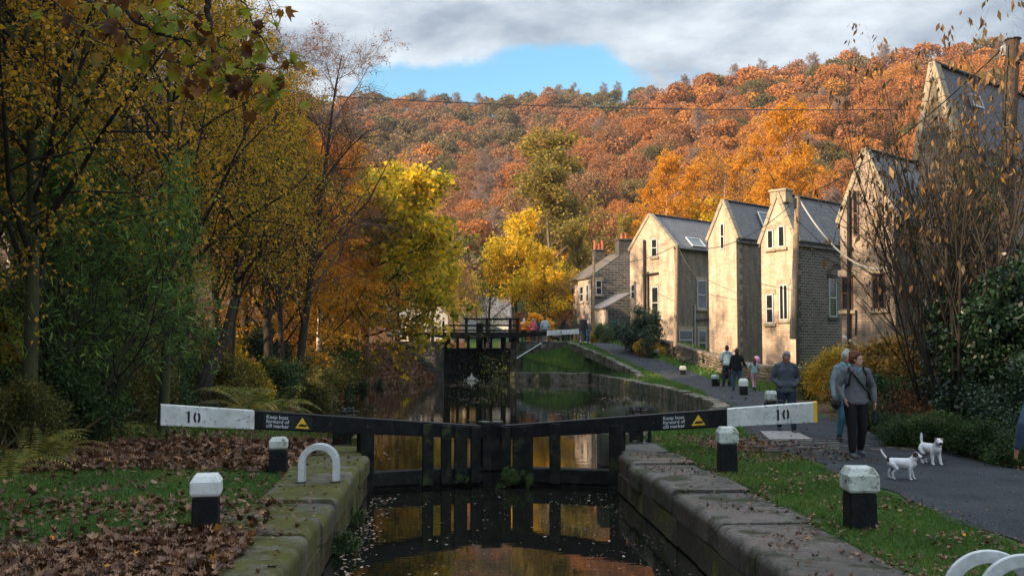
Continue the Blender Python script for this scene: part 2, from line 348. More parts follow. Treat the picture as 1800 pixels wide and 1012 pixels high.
GX, GY = np.meshgrid(gx, gy); GZ = zg(GX, GY)
nx, ny = len(gx), len(gy)
idx = np.arange(nx * ny).reshape(ny, nx)
GF = np.stack([idx[:-1, :-1], idx[:-1, 1:], idx[1:, 1:], idx[1:, :-1]], -1).reshape(-1, 4)
def grass_amt(x, y):
    """1 = lawn, 0 = leaf litter / bare earth"""
    x = np.asarray(x, float); y = np.asarray(y, float)
    gl = S((x + 7.4) / 0.8) * (0.25 + 0.75 * S((y - 8.8 - 0.9 * hump(x, y, 2.1)) / 2.2)) * (1 - 0.85 * S((y - 16.0 - 0.6 * hump(x, y, 1.2)) / 1.5)) * (x < 1)
    gl = np.maximum(gl, (x < 1) * 0.55 * S((y - 20) / 2) * S((hump(x, y, 2.5, 1) + 0.25) / 0.5) * (y < 34))
    gr = (x >= 1) * 1.0
    rr = x - pathx(y) - pathw(y) / 2
    gr = gr * np.where(rr > 0.0, np.where(y > 33, 0.9, 0.35), 1.0)
    mud = S((1.9 - np.abs(y - 18.6)) / 1.2) * S((x - 4.2) / 0.8) * (rr < 0)
    gr = gr * (1 - mud)
    return np.clip(gl + gr, 0, 1)
gm, gnt, gp_ = base_mat("ground_cover_soil")
gp_.inputs["Roughness"].default_value = 0.95; gp_.inputs["Specular IOR Level"].default_value = 0.15
gat = N(gnt, "ShaderNodeAttribute", attribute_name="grass"); gtc = N(gnt, "ShaderNodeTexCoord")
gn = N(gnt, "ShaderNodeTexNoise", i_Scale=5.0, i_Detail=8.0, i_Roughness=0.7); L(gnt, gtc.outputs["Object"], gn.inputs["Vector"])
gn2 = N(gnt, "ShaderNodeTexNoise", i_Scale=14.0, i_Detail=6.0, i_Roughness=0.7); L(gnt, gtc.outputs["Object"], gn2.inputs["Vector"])
r1 = ramp(gnt, [(0.3, (0.02, 0.013, 0.009)), (0.45, (0.055, 0.03, 0.016)), (0.58, (0.11, 0.055, 0.025)), (0.7, (0.05, 0.03, 0.02))]); L(gnt, gn2.outputs[0], r1.inputs[0])
r2 = ramp(gnt, [(0.3, (0.02, 0.035, 0.010)), (0.5, (0.035, 0.075, 0.018)), (0.7, (0.06, 0.105, 0.028))]); L(gnt, gn.outputs[0], r2.inputs[0])
gf = mathn(gnt, 'ADD', gat.outputs["Fac"], mathn(gnt, 'MULTIPLY', mathn(gnt, 'SUBTRACT', gn.outputs[0], 0.5), 1.2), clamp=True)
gmr = N(gnt, "ShaderNodeMapRange", i_1=0.35, i_2=0.65); L(gnt, gf, gmr.inputs[0])
gmx = N(gnt, "ShaderNodeMixRGB"); L(gnt, gmr.outputs[0], gmx.inputs[0]); L(gnt, r1.outputs[0], gmx.inputs[1]); L(gnt, r2.outputs[0], gmx.inputs[2]); L(gnt, gmx.outputs[0], gp_.inputs["Base Color"])
gb = N(gnt, "ShaderNodeBump", i_Strength=0.8, i_Distance=0.05); L(gnt, gn2.outputs[0], gb.inputs["Height"]); L(gnt, gb.outputs[0], gp_.inputs["Normal"])
ground = link("ground", fast_mesh("ground", np.stack([GX, GY, GZ], -1), GF, [gm], True, {"grass": grass_amt(GX, GY).ravel()}))
ground["kind"] = "structure"
# towpath sheet
tm = mat('tarmac', (0.040, 0.046, 0.054), (0.023, 0.027, 0.032), 1.6, 0.85, 1.0, 60, 0.15, detail=8, col3=(0.12, 0.125, 0.13), scale3=34, lo3=0.57, hi3=0.67)
py_ = np.concatenate([np.arange(-6, 66, 0.3), np.arange(66, 104, 1.5)]); tt = np.linspace(-1, 1, 13)
TX = pathx(py_)[:, None] + tt[None] * (pathw(py_)[:, None] / 2 + (0.10 * np.sin(py_ * 1.9) + 0.06 * np.sin(py_ * 4.3))[:, None] * np.abs(tt[None])); TY = py_[:, None] + 0 * tt[None]
TZ = zg(TX, TY) + 0.012 + 0.022 * (1 - tt[None] ** 2)
ti = np.arange(TX.size).reshape(TX.shape); TF = np.stack([ti[:-1, :-1], ti[:-1, 1:], ti[1:, 1:], ti[1:, :-1]], -1).reshape(-1, 4)
tp = link("towpath", fast_mesh("towpath", np.stack([TX, TY, TZ], -1), TF, [tm], True)); tp["kind"] = "structure"
slab = MB()
for i in range(2):
    a = atZ(1345, 764 + i * 0, 0.06); 
P4 = [atZ(1336, 757, 0.06), atZ(1398, 757, 0.06), atZ(1428, 771, 0.06), atZ(1352, 771, 0.06)]
slab.add([p + np.array([0, 0, dz]) for dz in (-0.06, 0.0) for p in P4], [(3, 2, 1, 0), (4, 5, 6, 7), (0, 1, 5, 4), (1, 2, 6, 5), (2, 3, 7, 6), (3, 0, 4, 7)])
so = slab.build("paving_slab", mat('slab', (0.30, 0.29, 0.28), (0.20, 0.19, 0.18), 8, 0.8, 0.3, 30)); tag(so, "pale rectangular slab set in the towpath under the walking man's feet", "paving slab"); so["kind"] = "structure"
# brick setts beside the gate on the path
rng = np.random.default_rng(5); bset = MB()
for r_ in range(7):
    for c_ in range(12):
        x = 5.55 + c_ * 0.27 + (r_ % 2) * 0.13; y = 17.3 + r_ * 0.33
        if rng.random() < 0.45: continue
        bset.box((x, y, Z(x, y) + 0.015 + rng.random() * 0.015), (0.24, 0.10, 0.06), 0, ax=Matrix.Rotation(rng.normal() * 0.06, 3, 'Z').transposed())
b_ = bset.build("gate_footing_setts", mat('setts', (0.07, 0.065, 0.06), (0.13, 0.12, 0.11), 5, 0.8, 0.5, 20)); b_["kind"] = "structure"
# ------------------------------------------------------------------ water
def water_mat(name, col, bs, bd):
    m, nt, p = base_mat(name); p.inputs["Base Color"].default_value = c4(col); p.inputs["Roughness"].default_value = 0.015; p.inputs["IOR"].default_value = 1.333
    p.inputs["Specular IOR Level"].default_value = 0.5
    tcn = N(nt, "ShaderNodeTexCoord"); mp = N(nt, "ShaderNodeMapping"); mp.inputs["Scale"].default_value = (0.6, 1.6, 1); L(nt, tcn.outputs["Object"], mp.inputs[0])
    n = N(nt, "ShaderNodeTexNoise", i_Scale=bs, i_Detail=3.0, i_Roughness=0.5); L(nt, mp.outputs[0], n.inputs["Vector"])
    b = N(nt, "ShaderNodeBump", i_Strength=bd, i_Distance=0.01); L(nt, n.outputs[0], b.inputs["Height"]); L(nt, b.outputs[0], p.inputs["Normal"]); return m
WM = water_mat("canal_water", (0.006, 0.007, 0.005), 3.0, 0.20)
def sheet(name, x0, x1, y0, y1, z, m):
    o = link(name, fast_mesh(name, [(x0, y0, z), (x1, y0, z), (x1, y1, z), (x0, y1, z)], [[0, 1, 2, 3]], [m])); o["kind"] = "structure"; return o
sheet("lock_water", -1.75, 3.1, -8, 18.35, ZC, water_mat("lock_water", (0.006, 0.007, 0.005), 2.5, 0.12))
sheet("canal_water", -9, 9.2, 18.36, 61.6, ZP, WM)
sheet("upper_water", -0.75, 3.75, 62.0, 88.2, ZU, WM)
# ------------------------------------------------------------------ lock walls
def masonry(name, col, moss, mm=0.5):
    m, nt, p = base_mat(name); p.inputs["Roughness"].default_value = 0.7; p.inputs["Specular IOR Level"].default_value = 0.4
    tcn = N(nt, "ShaderNodeTexCoord"); g = N(nt, "ShaderNodeNewGeometry")
    n = N(nt, "ShaderNodeTexNoise", i_Scale=3.0, i_Detail=8.0, i_Roughness=0.65); L(nt, tcn.outputs["Object"], n.inputs["Vector"])
    n2 = N(nt, "ShaderNodeTexNoise", i_Scale=1.3, i_Detail=7.0, i_Roughness=0.7); L(nt, tcn.outputs["Object"], n2.inputs["Vector"])
    r = ramp(nt, [(0.3, tuple(c * 0.55 for c in col)), (0.5, col), (0.7, tuple(min(1, c * 1.6) for c in col))]); L(nt, n.outputs[0], r.inputs[0])
    hv = N(nt, "ShaderNodeHueSaturation"); L(nt, r.outputs[0], hv.inputs["Color"]); L(nt, mathn(nt, 'ADD', mathn(nt, 'MULTIPLY', g.outputs["Random Per Island"], 0.5), 0.75), hv.inputs["Value"])
    mr = N(nt, "ShaderNodeMapRange", i_1=mm, i_2=mm + 0.09); L(nt, n2.outputs[0], mr.inputs[0])
    r2 = ramp(nt, [(0.3, tuple(c * 0.45 for c in moss)), (0.65, moss)]); L(nt, n.outputs[0], r2.inputs[0])
    mx = N(nt, "ShaderNodeMixRGB"); L(nt, mr.outputs[0], mx.inputs[0]); L(nt, hv.outputs[0], mx.inputs[1]); L(nt, r2.outputs[0], mx.inputs[2]); L(nt, mx.outputs[0], p.inputs["Base Color"])
    rr = N(nt, "ShaderNodeMapRange", i_3=0.34, i_4=0.95); L(nt, mr.outputs[0], rr.inputs[0]); L(nt, rr.outputs[0], p.inputs["Roughness"])
    n3 = N(nt, "ShaderNodeTexNoise", i_Scale=22.0, i_Detail=6.0, i_Roughness=0.7); L(nt, tcn.outputs["Object"], n3.inputs["Vector"])
    b = N(nt, "ShaderNodeBump", i_Strength=1.0, i_Distance=0.035); L(nt, mathn(nt, 'ADD', n3.outputs[0], n.outputs[0]), b.inputs["Height"]); L(nt, b.outputs[0], p.inputs["Normal"]); return m
M['cope_left'] = masonry('cope_left', (0.085, 0.078, 0.06), (0.10, 0.10, 0.014), 0.41)
M['cope_right'] = masonry('cope_right', (0.070, 0.061, 0.054), (0.040, 0.044, 0.014), 0.49)
M['wall_left'] = masonry('wall_left', (0.065, 0.052, 0.028), (0.10, 0.095, 0.015), 0.47)
M['wall_right'] = masonry('wall_right', (0.050, 0.045, 0.036), (0.12, 0.13, 0.018), 0.49)
M['kerb'] = masonry('kerb', (0.10, 0.09, 0.075), (0.045, 0.06, 0.015), 0.46)
def side_wall(name, sx, x0, label, mc, mw, seed):
    root = empty(name, (x0, 8, 0), 0, label, "lock wall")
    rng = np.random.default_rng(seed)
    cp = MB(); wl = MB(); y = -7.0
    while y < YG - 0.05:
        ln = min(rng.uniform(0.85, 1.35), YG - y); 
        if YG - y - ln < 0.5: ln = YG - y
        w = rng.uniform(0.95, 1.12); dz = rng.normal() * 0.014; dx = rng.normal() * 0.016
        # rounded nose profile
        pr = []
        for k in range(7):
            a = k / 6 * math.pi / 2; pr.append((0.10 * (1 - math.sin(a)), -0.10 + 0.10 * math.cos(a)))
        pr = [(w, 0.0)] + [(p[0] , p[1]) for p in [(0.10, 0.0)] + pr[1:]] + [(0.0, -0.30), (w, -0.30)]
        poly = [(sx * (p[0] + dx), y - 8 + 0.006, p[1] + dz) for p in pr]
        cp.prism(poly, (0, 0, 0), (0, ln - 0.012, 0)); y += ln
    zz = -0.305
    for row in range(4):
        y = -7.0 - rng.random(); h = 0.36
        while y < YG - 0.02:
            ln = min(rng.uniform(0.7, 1.3), YG - y)
            wl.box((sx * (0.16 + rng.normal() * 0.008), y + ln / 2 - 8, zz - h / 2), (0.28, ln - 0.018, h - 0.014)); y += ln
        zz -= h
    o = cp.build("coping", mc, root, bevel=0.012); o2 = wl.build("wall_face", mw, root, bevel=0.012, seg=1)
    bk = MB(); bk.box((sx * 0.62, 4.65 - 8, -1.16), (0.72, 23.3, 1.68)); bk.build("wall_core", mw, root)
    return root
wallL = side_wall("lock_wall", -1, XWL, "mossy yellow-green stone lock side with the curved white handrail on it", M['cope_left'], M['wall_left'], 3)
wallR = side_wall("lock_wall", 1, XWR, "damp grey stone lock side beside the towpath lawn", M['cope_right'], M['wall_right'], 4)
# gate recess stonework, quoins beyond the gates
def block_pile(name, spec, m, label, cat, bevel=0.02):
    root = MB()
    for c, s in spec: root.box(c, s)
    o = root.build(name, m, bevel=bevel); tag(o, label, cat); return o
block_pile("gate_recess_wall", [((-1.95, 18.15, -0.55), (0.62, 1.68, 1.1)), ((-1.9, 19.35, -0.6), (0.42, 0.7, 1.0)), ((-1.78, 19.2, -0.12), (0.34, 0.6, 0.55)), ((-3.0, 18.6, -0.6), (1.5, 1.6, 1.16))], M['cope_left'], "mossy stone block quoin behind the left gate post", "wall")
block_pile("gate_recess_wall", [((3.26, 18.15, -0.55), (0.62, 1.68, 1.1)), ((3.4, 19.5, -0.6), (0.8, 1.0, 1.02)), ((3.02, 19.1, -0.1), (0.55, 0.5, 0.62)), ((4.3, 18.6, -0.6), (1.5, 1.6, 1.17))], M['dark_stone'], "dark square stone quoin behind the right gate post", "wall")
# canal edge kerbs (right bank) following the water line
def kerb_run(name, pts, w, hgt, zt, m, label, cat="kerb", seed=1, ln=(0.6, 1.1), top=None):
    rng = np.random.default_rng(seed); pts = np.array(pts, float); seg = np.linalg.norm(np.diff(pts[:, :2], axis=0), axis=1); cum = np.concatenate([[0], np.cumsum(seg)])
    mb = MB(); s = 0
    def P(t): return np.array([np.interp(t, cum, pts[:, k]) for k in range(3)])
    while s < cum[-1] - 0.1:
        l = min(rng.uniform(*ln), cum[-1] - s); a, b = P(s), P(s + l - 0.015); h = hgt
        d = (b - a); d /= np.linalg.norm(d); side = np.array([d[1], -d[0], 0]); side /= np.linalg.norm(side)
        mb.box((a + b) / 2 + np.array([0, 0, -h / 2 + rng.normal() * 0.015]) + side * (w / 2 + rng.normal() * 0.012), (w, l, h), ax=(side, d, np.cross(side, d))); s += l
    o = mb.build(name, m, bevel=0.03, seg=1); tag(o, label, cat); return o
ys = np.arange(19.4, 58.4, 1.5)
kerb_run("canal_kerb", [(xr(y) - 0.05, y, 0.06) for y in ys] + [(7.9, 58.5, 0.06)], 0.42, 0.9, 0, M['kerb'], "long curved stone kerb edging the pool below the towpath", seed=2)
kerb_run("canal_kerb", [(8.0, 58.5, 0.10), (5.8, 59.8, 0.10), (3.75, 61.0, 0.10)], -0.45, 1.0, 0, M['kerb'], "low stone wing kerb at the foot of the grass slope by the far lock", seed=6)
kerb_run("retaining_kerb", [(xk(y) + 0.15, y, float(1.83 * S((y - 45.5) / 19)) + 0.10) for y in np.arange(49, 65.1, 1.0)], 0.38, 0.5, 0, M['kerb'], "sloping stone kerb between the grass slope and the rising towpath", seed=8, ln=(0.4, 0.8))
# ------------------------------------------------------------------ near lock gates
def beam_geo(mb, x0, x1, z0, z1, h0, h1, th, m=0, y0=0.0):
    V = []
    for x, z, h in ((x0, z0, h0), (x1, z1, h1)):
        for y in (-th / 2, th / 2):
            V += [(x, y0 + y, z - h), (x, y0 + y, z)]
    mb.add(V, [(0, 1, 5, 4), (2, 6, 7, 3), (0, 4, 6, 2), (1, 3, 7, 5), (0, 2, 3, 1), (4, 5, 7, 6)], m)
def ztop(x): return 0.385 + 0.092 * x
def bh(x): return 0.235 + 0.018 * x
def text_mesh(body, size, mat_, parent, loc, rot, name="lettering", align='LEFT', extr=0.001, sp=1.0):
    c = bpy.data.curves.new(name, 'FONT'); c.body = body; c.size = size; c.extrude = extr; c.align_x = align; c.space_line = sp; c.offset = 0.0006
    t = bpy.data.objects.new("text_source", c); COL.objects.link(t); dg = bpy.context.evaluated_depsgraph_get(); dg.update()
    me = bpy.data.meshes.new_from_object(t.evaluated_get(dg)); bpy.data.objects.remove(t); me.name = name
    me.materials.clear(); me.materials.append(mat_)
    o = bpy.data.objects.new(name, me); COL.objects.link(o); o.parent = parent; o.location = loc; o.rotation_euler = rot; return o
def stencil_ten(parent, cx, cz, h, face, yv, tilt):
    """stencilled digits built in the plane of the beam face: face=+1 text runs along +x seen from -y, -1 mirrored"""
    mb = MB(); t = h * 0.19
    def quad(P): mb.add([(cx + face * (p[0]), yv, cz + p[1] + (face * p[0]) * tilt) for p in P], [tuple(range(len(P)))])
    # 1
    x = -h * 0.42
    quad([(x, -h / 2), (x + t, -h / 2), (x + t, h / 2), (x, h / 2)]); quad([(x - t * 0.9, h * 0.27), (x - t * 0.08, h * 0.34), (x - t * 0.08, h * 0.5), (x - t * 0.2, h * 0.44)])
    # 0 in two halves
    cx0 = h * 0.36; rx, rz = h * 0.30, h * 0.5
    for sgn in (-1, 1):
        for k in range(10):
            a0 = math.pi / 2 - 0.32 - (math.pi - 0.64) * k / 10; a1 = math.pi / 2 - 0.32 - (math.pi - 0.64) * (k + 1) / 10
            pt = lambda a, q: (cx0 + sgn * (rx - q) * abs(math.cos(a)) ** 0.8, (rz - q) * math.sin(a))
            quad([pt(a0, 0), pt(a1, 0), pt(a1, t), pt(a0, t)])
    return mb.build("number", M['number_black'], parent)
def gate_leaf(side, label):
    sgn = 1 if side == 'R' else -1
    ang = math.atan2(-0.304, 0.952 * sgn)
    root = empty("lock_gate", (0.66 + 0.02 * sgn, 18.6, 0), ang, label, "lock gate", "lock gate leaves in the foreground")
    front = -sgn   # sign of local y facing the camera
    LW, LE = 4.28, 5.78
    mb = MB(); beam_geo(mb, 0.12, LW, ztop(0.12), ztop(LW), bh(0.12), bh(LW), 0.30); mb.build("balance_beam", M['black_paint'], root, bevel=0.012)
    mb = MB(); beam_geo(mb, LW + 0.001, LE, ztop(LW), ztop(LE), bh(LW), bh(LE), 0.302)
    rg = np.random.default_rng(7 + sgn)
    for q in range(26):
        u = rg.uniform(4.35, 5.7); v = ztop(u) - bh(u) * (0.05 if rg.random() < .35 else .95 if rg.random() < .5 else rg.uniform(.1, .9)); a_ = rg.uniform(.006, .026); b2 = rg.uniform(.004, .009)
        P_ = [(u + a_ * math.cos(t_) * rg.uniform(.6, 1.2), front * .1530, v + b2 * math.sin(t_) * rg.uniform(.6, 1.2)) for t_ in np.linspace(0, 5.6, 7)]; mb.add(P_, [tuple(range(7))], 1)
    mb.build("beam_end", [M['white_paint'], M['chip']], root, bevel=0.008)
    for xb_ in (0.32, 1.23, 2.34, 3.0):
        mb = MB(); mb.tube([(xb_, front * .148, ztop(xb_) - bh(xb_) * .5), (xb_, front * .162, ztop(xb_) - bh(xb_) * .5)], 0.022, 8); mb.build("bolt_head", M['iron'], root)

    if side == 'R':
        mb = MB(); beam_geo(mb, LE - 0.055, LE + 0.004, ztop(LE) + 0.002, ztop(LE) + 0.004, bh(LE) + 0.002, bh(LE) + 0.002, 0.308); mb.build("end_stripe", M['yellow_paint'], root)
    # grab handle on top of the end
    xh = 5.08 if side == 'R' else 5.0; zt = ztop(xh)
    mb = MB(); mb.tube([(xh - 0.16, 0, zt - 0.02), (xh - 0.16, 0, zt + 0.04), (xh - 0.14, 0, zt + 0.06), (xh + 0.14, 0, zt + 0.085), (xh + 0.16, 0, zt + 0.065), (xh + 0.16, 0, zt)], 0.012, 6); mb.build("handle", M['iron'], root)
    face = sgn; yv = front * (0.151 + 0.004)
    tilt = 0.092 * 1.0
    stencil_ten(root, 5.20 if side == 'R' else 5.28, ztop(5.2) - 0.165, 0.19, face, yv, tilt)
    # warning sign
    xs = 3.55 if side == 'R' else 3.72
    zc_ = ztop(xs) - 0.16
    mb = MB(); w, h = 0.82, 0.235; P = [(xs - w / 2, zc_ - h / 2 - tilt * w / 2), (xs + w / 2, zc_ - h / 2 + tilt * w / 2), (xs + w / 2, zc_ + h / 2 + tilt * w / 2), (xs - w / 2, zc_ + h / 2 - tilt * w / 2)]
    mb.prism([(p[0], front * 0.151, p[1]) for p in P], (0, 0, 0), (0, front * 0.006, 0)); sg = mb.build("warning_sign", mat('sign_black', (0.01, 0.012, 0.014), rough=0.35), root)
    ys_ = front * 0.162
    def sp(u, v): return (xs + face * u, ys_, zc_ + v + face * u * tilt)
    rotz = 0 if side == 'R' else math.pi
    # text baseline direction must follow the beam slope
    for k, line in enumerate(("Keep boat", "forward of", "cill marker")):
        t = text_mesh(line, 0.088, M['letter_white'], sg, sp(-0.37, 0.05 - k * 0.075), (R(90), 0 if side == 'R' else 0, rotz))
        t.rotation_euler = (Matrix.Rotation(rotz, 3, 'Z') @ Matrix.Rotation(-math.atan(tilt * face), 3, 'Y') @ Matrix.Rotation(R(90), 3, 'X')).to_euler()
    mb = MB()
    tri = [sp(0.12, -0.085), sp(0.36, -0.085), sp(0.24, 0.10)]; mb.add(tri, [(0, 1, 2)]); tr = mb.build("warning_triangle", M['yellow_paint'], sg)
    mb = MB(); q = front * 0.003
    mb.add([tuple(np.array(sp(*p)) + np.array([0, q, 0])) for p in ((0.17, -0.055), (0.31, -0.055), (0.325, -0.02), (0.22, -0.005), (0.18, -0.03))], [(0, 1, 2, 3, 4)]); mb.build("boat_symbol", M['number_black'], sg)
    # frame: mitre post, posts, rails, planking
    mb = MB(); mb.box((0.10, 0, -0.62), (0.19, 0.30, 2.14)); mb.build("mitre_post", M['timber'], root, bevel=0.02)
    cap = MB(); cap.box((0.10, 0, 0.463), (0.17, 0.26, 0.022)); cap.build("post_cap", M['iron'], root, bevel=0.01)
    posts = [(0.32, 0.17), (0.56 if side == 'R' else 0.62, 0.24), (0.74 if side == 'R' else 0.86, 0.16), (1.23, 0.20)] if side == 'R' else [(0.34, 0.18), (0.62, 0.24), (0.90, 0.19), (1.24, 0.20)]
    for x, w in posts:
        mb = MB(); zt = ztop(x) - 0.03; mb.box((x, front * 0.17, (zt - 0.62) / 2), (w, 0.07, zt + 0.62)); mb.build("post", M['timber'], root, bevel=0.012)
    mb = MB(); mb.box((1.17, 0, -0.48), (2.30, 0.28, 0.26)); mb.build("middle_rail", M['timber'], root, bevel=0.02)
    mb = MB(); x = 0.2
    while x < 2.3: mb.box((x + 0.1, 0.0, -1.36), (0.196, 0.20, 1.50)); x += 0.2
    mb.build("planking", M['timber'], root, bevel=0.006, seg=1)
    mb = MB(); mb.box((2.34, 0, -0.45), (0.26, 0.32, 1.85)); mb.build("heel_post", M['timber'], root, bevel=0.03)
    return root
gR = gate_leaf('R', "right hand lock gate with white beam end striped yellow, numbered 10, over the towpath")
gL = gate_leaf('L', "left hand lock gate with plain white beam end numbered 10, over the leaf-strewn bank")
# paddle gear beyond each gate
def paddle(x, y, label):
    root = empty("paddle_gear", (x, y, 0), 0, label, "paddle gear", "paddle gears behind the gates")
    mb = MB(); mb.box((-0.10, 0, 0.18), (0.34, 0.22, 0.42)); mb.box((0.10, 0.0, 0.17), (0.05, 0.20, 0.40)); mb.box((0.27, 0, 0.17), (0.05, 0.18, 0.46), taper=0.7); mb.build("stand", M['timber'], root, bevel=0.01)
    mb = MB(); mb.box((0.05, 0, -0.03), (0.75, 0.5, 0.06)); mb.build("base_plate", M['iron'], root, bevel=0.01)
    mb = MB(); mb.box((0, 0, 0.45), (0.06, 0.06, 0.2)); mb.box((-0.10, 0, 0.60), (0.03, 0.16, 0.17)); mb.box((0.10, 0, 0.60), (0.03, 0.16, 0.17)); mb.box((0, 0, 0.52), (0.28, 0.2, 0.04)); mb.box((0, 0, 0.66), (0.24, 0.05, 0.03))
    mb.build("gear_frame", M['iron'], root, bevel=0.006)
    mb = MB(); mb.tube([(-0.14, 0, 0.60), (0.22, 0, 0.60)], 0.018, 8); mb.tube([(-0.07, 0, 0.60), (-0.03, 0, 0.60)], 0.07, 12); mb.tube([(0.02, 0, 0.60), (0.05, 0, 0.60)], 0.05, 12); mb.build("spindle", M['iron'], root)
    return root
paddle(colX(612, 19.4) , 19.4, "black cast iron paddle gear behind the left gate beam"); paddle(colX(1117, 19.4), 19.4, "black cast iron paddle gear behind the right gate beam")
# ------------------------------------------------------------------ bollards
def bollard(px, Yb, hgt, w, capw, mcap, label, rz=0.0, capf=0.36):
    x = colX(px, Yb); z0 = Z(x, Yb)
    root = empty("bollard", (x, Yb, z0), rz, label, "bollard", "black and white square mooring bollards")
    hc = hgt * capf; hb = hgt - hc
    mb = MB(); mb.box((0, 0, hb / 2 - 0.08), (w, w, hb + 0.16 - 0.02), taper=0.94); mb.build("post", M['black_paint'], root, bevel=0.015)
    mb = MB(); mb.box((0, 0, hb - 0.015), (w * 0.86, w * 0.86, 0.05)); mb.build("neck", M['iron'], root)
    mb = MB(); c = capw / 2; k = c * 0.72; t = hb
    ring = lambda q, z: [(-q, -q, z), (q, -q, z), (q, q, z), (-q, q, z)]
    V = ring(c * 0.93, t) + ring(c, t + 0.03) + ring(c, t + hc * 0.68) + ring(k, t + hc)
    Fs = [(3, 2, 1, 0), (12, 13, 14, 15)] + [(4 * r + i, 4 * r + (i + 1) % 4, 4 * r + 4 + (i + 1) % 4, 4 * r + 4 + i) for r in range(3) for i in range(4)]
    mb.add(V, Fs); mb.build("cap", mcap, root, bevel=0.012)
    return root
bollard(367, 10.45, 0.60, 0.27, 0.30, M['clean_white'], "bollard with a clean white cap standing in fallen leaves on the left bank", R(8))
bollard(492, 15.1, 0.53, 0.27, 0.27, M['worn_white'], "bollard with a dark streaked white cap just behind the curved white handrail", R(6), 0.32)
bollard(1506, 10.3, 0.645, 0.29, 0.325, M['worn_white'], "largest bollard with an algae-stained white cap, in front of the white dogs", R(-5), 0.40)
bollard(1276, 14.75, 0.68, 0.27, 0.29, M['worn_white'], "bollard standing right below the right hand gate beam, cap stained green", R(-4), 0.36)
bollard(1354, 27.0, 0.60, 0.27, 0.30, M['worn_white'], "bollard right in front of the walking man behind the gate beam", R(-6), 0.42)
bollard(1306, 35.5, 0.62, 0.27, 0.29, M['clean_white'], "clean white capped bollard between the child in pink and the pool", R(-4), 0.45)
bollard(1256, 42.5, 0.52, 0.26, 0.30, M['worn_white'], "bollard on the kerb grass in front of the pushchair family", R(-4), 0.35)
bollard(1200, 50.0, 0.46, 0.26, 0.30, M['worn_white'], "second farthest bollard, on the grass verge below the boundary wall", R(-4), 0.45)
bollard(1153, 56.0, 0.46, 0.26, 0.30, M['worn_white'], "farthest bollard, on the grass verge by the sloping kerb", R(-4), 0.45)
# ------------------------------------------------------------------ hoop handrails
def hoop_geo(mb, cx, y, z0, w, h, bw, bt, m=0):
    """flat bar bent into an arch: band of radial width bw and depth bt"""
    r = w / 2; prof = [(-r, 0)]; n = 18; zc = h - r
    prof = [(-r, z0), (-r, (z0 + zc) / 2)] + [(-r * math.cos(math.pi * k / n), zc + r * math.sin(math.pi * k / n)) for k in range(n + 1)] + [(r, (z0 + zc) / 2), (r, z0)]
    inn = [(-(r - bw), z0), (-(r - bw), (z0 + zc) / 2)] + [(-(r - bw) * math.cos(math.pi * k / n), zc + (r - bw) * math.sin(math.pi * k / n)) for k in range(n + 1)] + [(r - bw, (z0 + zc) / 2), (r - bw, z0)]
    K = len(prof); V = []
    for yy in (y - bt / 2, y + bt / 2):
        V += [(cx + p[0], yy, p[1]) for p in prof] + [(cx + p[0], yy, p[1]) for p in inn]
    Fs = []
    for i in range(K - 1):
        Fs += [(i, i + 1, K + i + 1, K + i), (2 * K + i, 3 * K + i, 3 * K + i + 1, 2 * K + i + 1), (i, 2 * K + i, 2 * K + i + 1, i + 1), (K + i, K + i + 1, 3 * K + i + 1, 3 * K + i)]
    Fs += [(0, K, 3 * K, 2 * K), (K - 1, 3 * K - 1, 4 * K - 1, 2 * K - 1)]
    mb.add(V, Fs, m)
def handrail(x, y, z, rz, w, h, bw, label, pair, gapx):
    root = empty("ladder_handrail", (x, y, z), rz, label, "handrail")
    for dx, dy in pair:
        mb = MB(); hoop_geo(mb, dx, dy, -0.05, w, h, bw, 0.05); mb.build("hoop", M['steel_white'], root, bevel=0.006)
    for s in (-1, 1):
        mb = MB(); mb.box((s * (w / 2 - bw / 2), pair[0][1], 0.015), (bw * 1.7, 0.12, 0.05)); mb.build("bracket", M['iron'], root, bevel=0.008)
    return root
handrail(colX(562, 13.9), 13.9, 0.0, R(4), 0.55, 0.55, 0.085, "curved white ladder handrail on the mossy left lock side", [(0, 0), (0.015, 0.11)], 0)
handrail(3.57, 6.55, 0.0, R(-12), 0.62, 0.56, 0.085, "pair of curved white ladder hoops at the corner of the grey right lock side", [(0, 0), (0.19, -0.1)], 0)
# ------------------------------------------------------------------ far lock
M['far_wall'] = masonry('far_wall', (0.07, 0.065, 0.06), (0.03, 0.045, 0.012), 0.50)
def far_wall(name, x0, x1, y0, y1, ztop_fn, label, seed):
    """coursed wall seen from the front; x0..x1 along X at y0, stepped top"""
    rng = np.random.default_rng(seed); mb = MB(); z = -1.6; h = 0.34; L_ = np.hypot(x1 - x0, y1 - y0); d = np.array([(x1 - x0) / L_, (y1 - y0) / L_, 0]); sd_ = np.array([-d[1], d[0], 0])
    while z < 2.0:
        s = -rng.random() * 0.4
        while s < L_:
            l = rng.uniform(0.45, 1.0); a = max(s, 0); b = min(s + l, L_); s += l
            if b - a < 0.05: continue
            zt = min(z + h, ztop_fn((a + b) / 2 / L_)); 
            if zt - z < 0.08: continue
            c = np.array([x0, y0, 0]) + d * (a + b) / 2 + sd_ * (0.3 + rng.normal() * 0.012); c[2] = (z + zt) / 2
            mb.box(c, (b - a - 0.015, 0.6, zt - z - 0.012), ax=(d, sd_, np.array([0, 0, 1])))
        z += h
    o = mb.build(name, M['far_wall'], bevel=0.02, seg=1); return tag(o, label, "lock wall")
far_wall("wing_wall", -4.1, -0.72, 60.9, 60.7, lambda t: 1.98, "dark coursed stone wing wall left of the far lock gates", 1)
far_wall("wing_wall", 3.72, 7.2, 60.9, 63.6, lambda t: 1.98, "dark stone wing wall right of the far lock gates with the white rail", 2)
mb = MB()
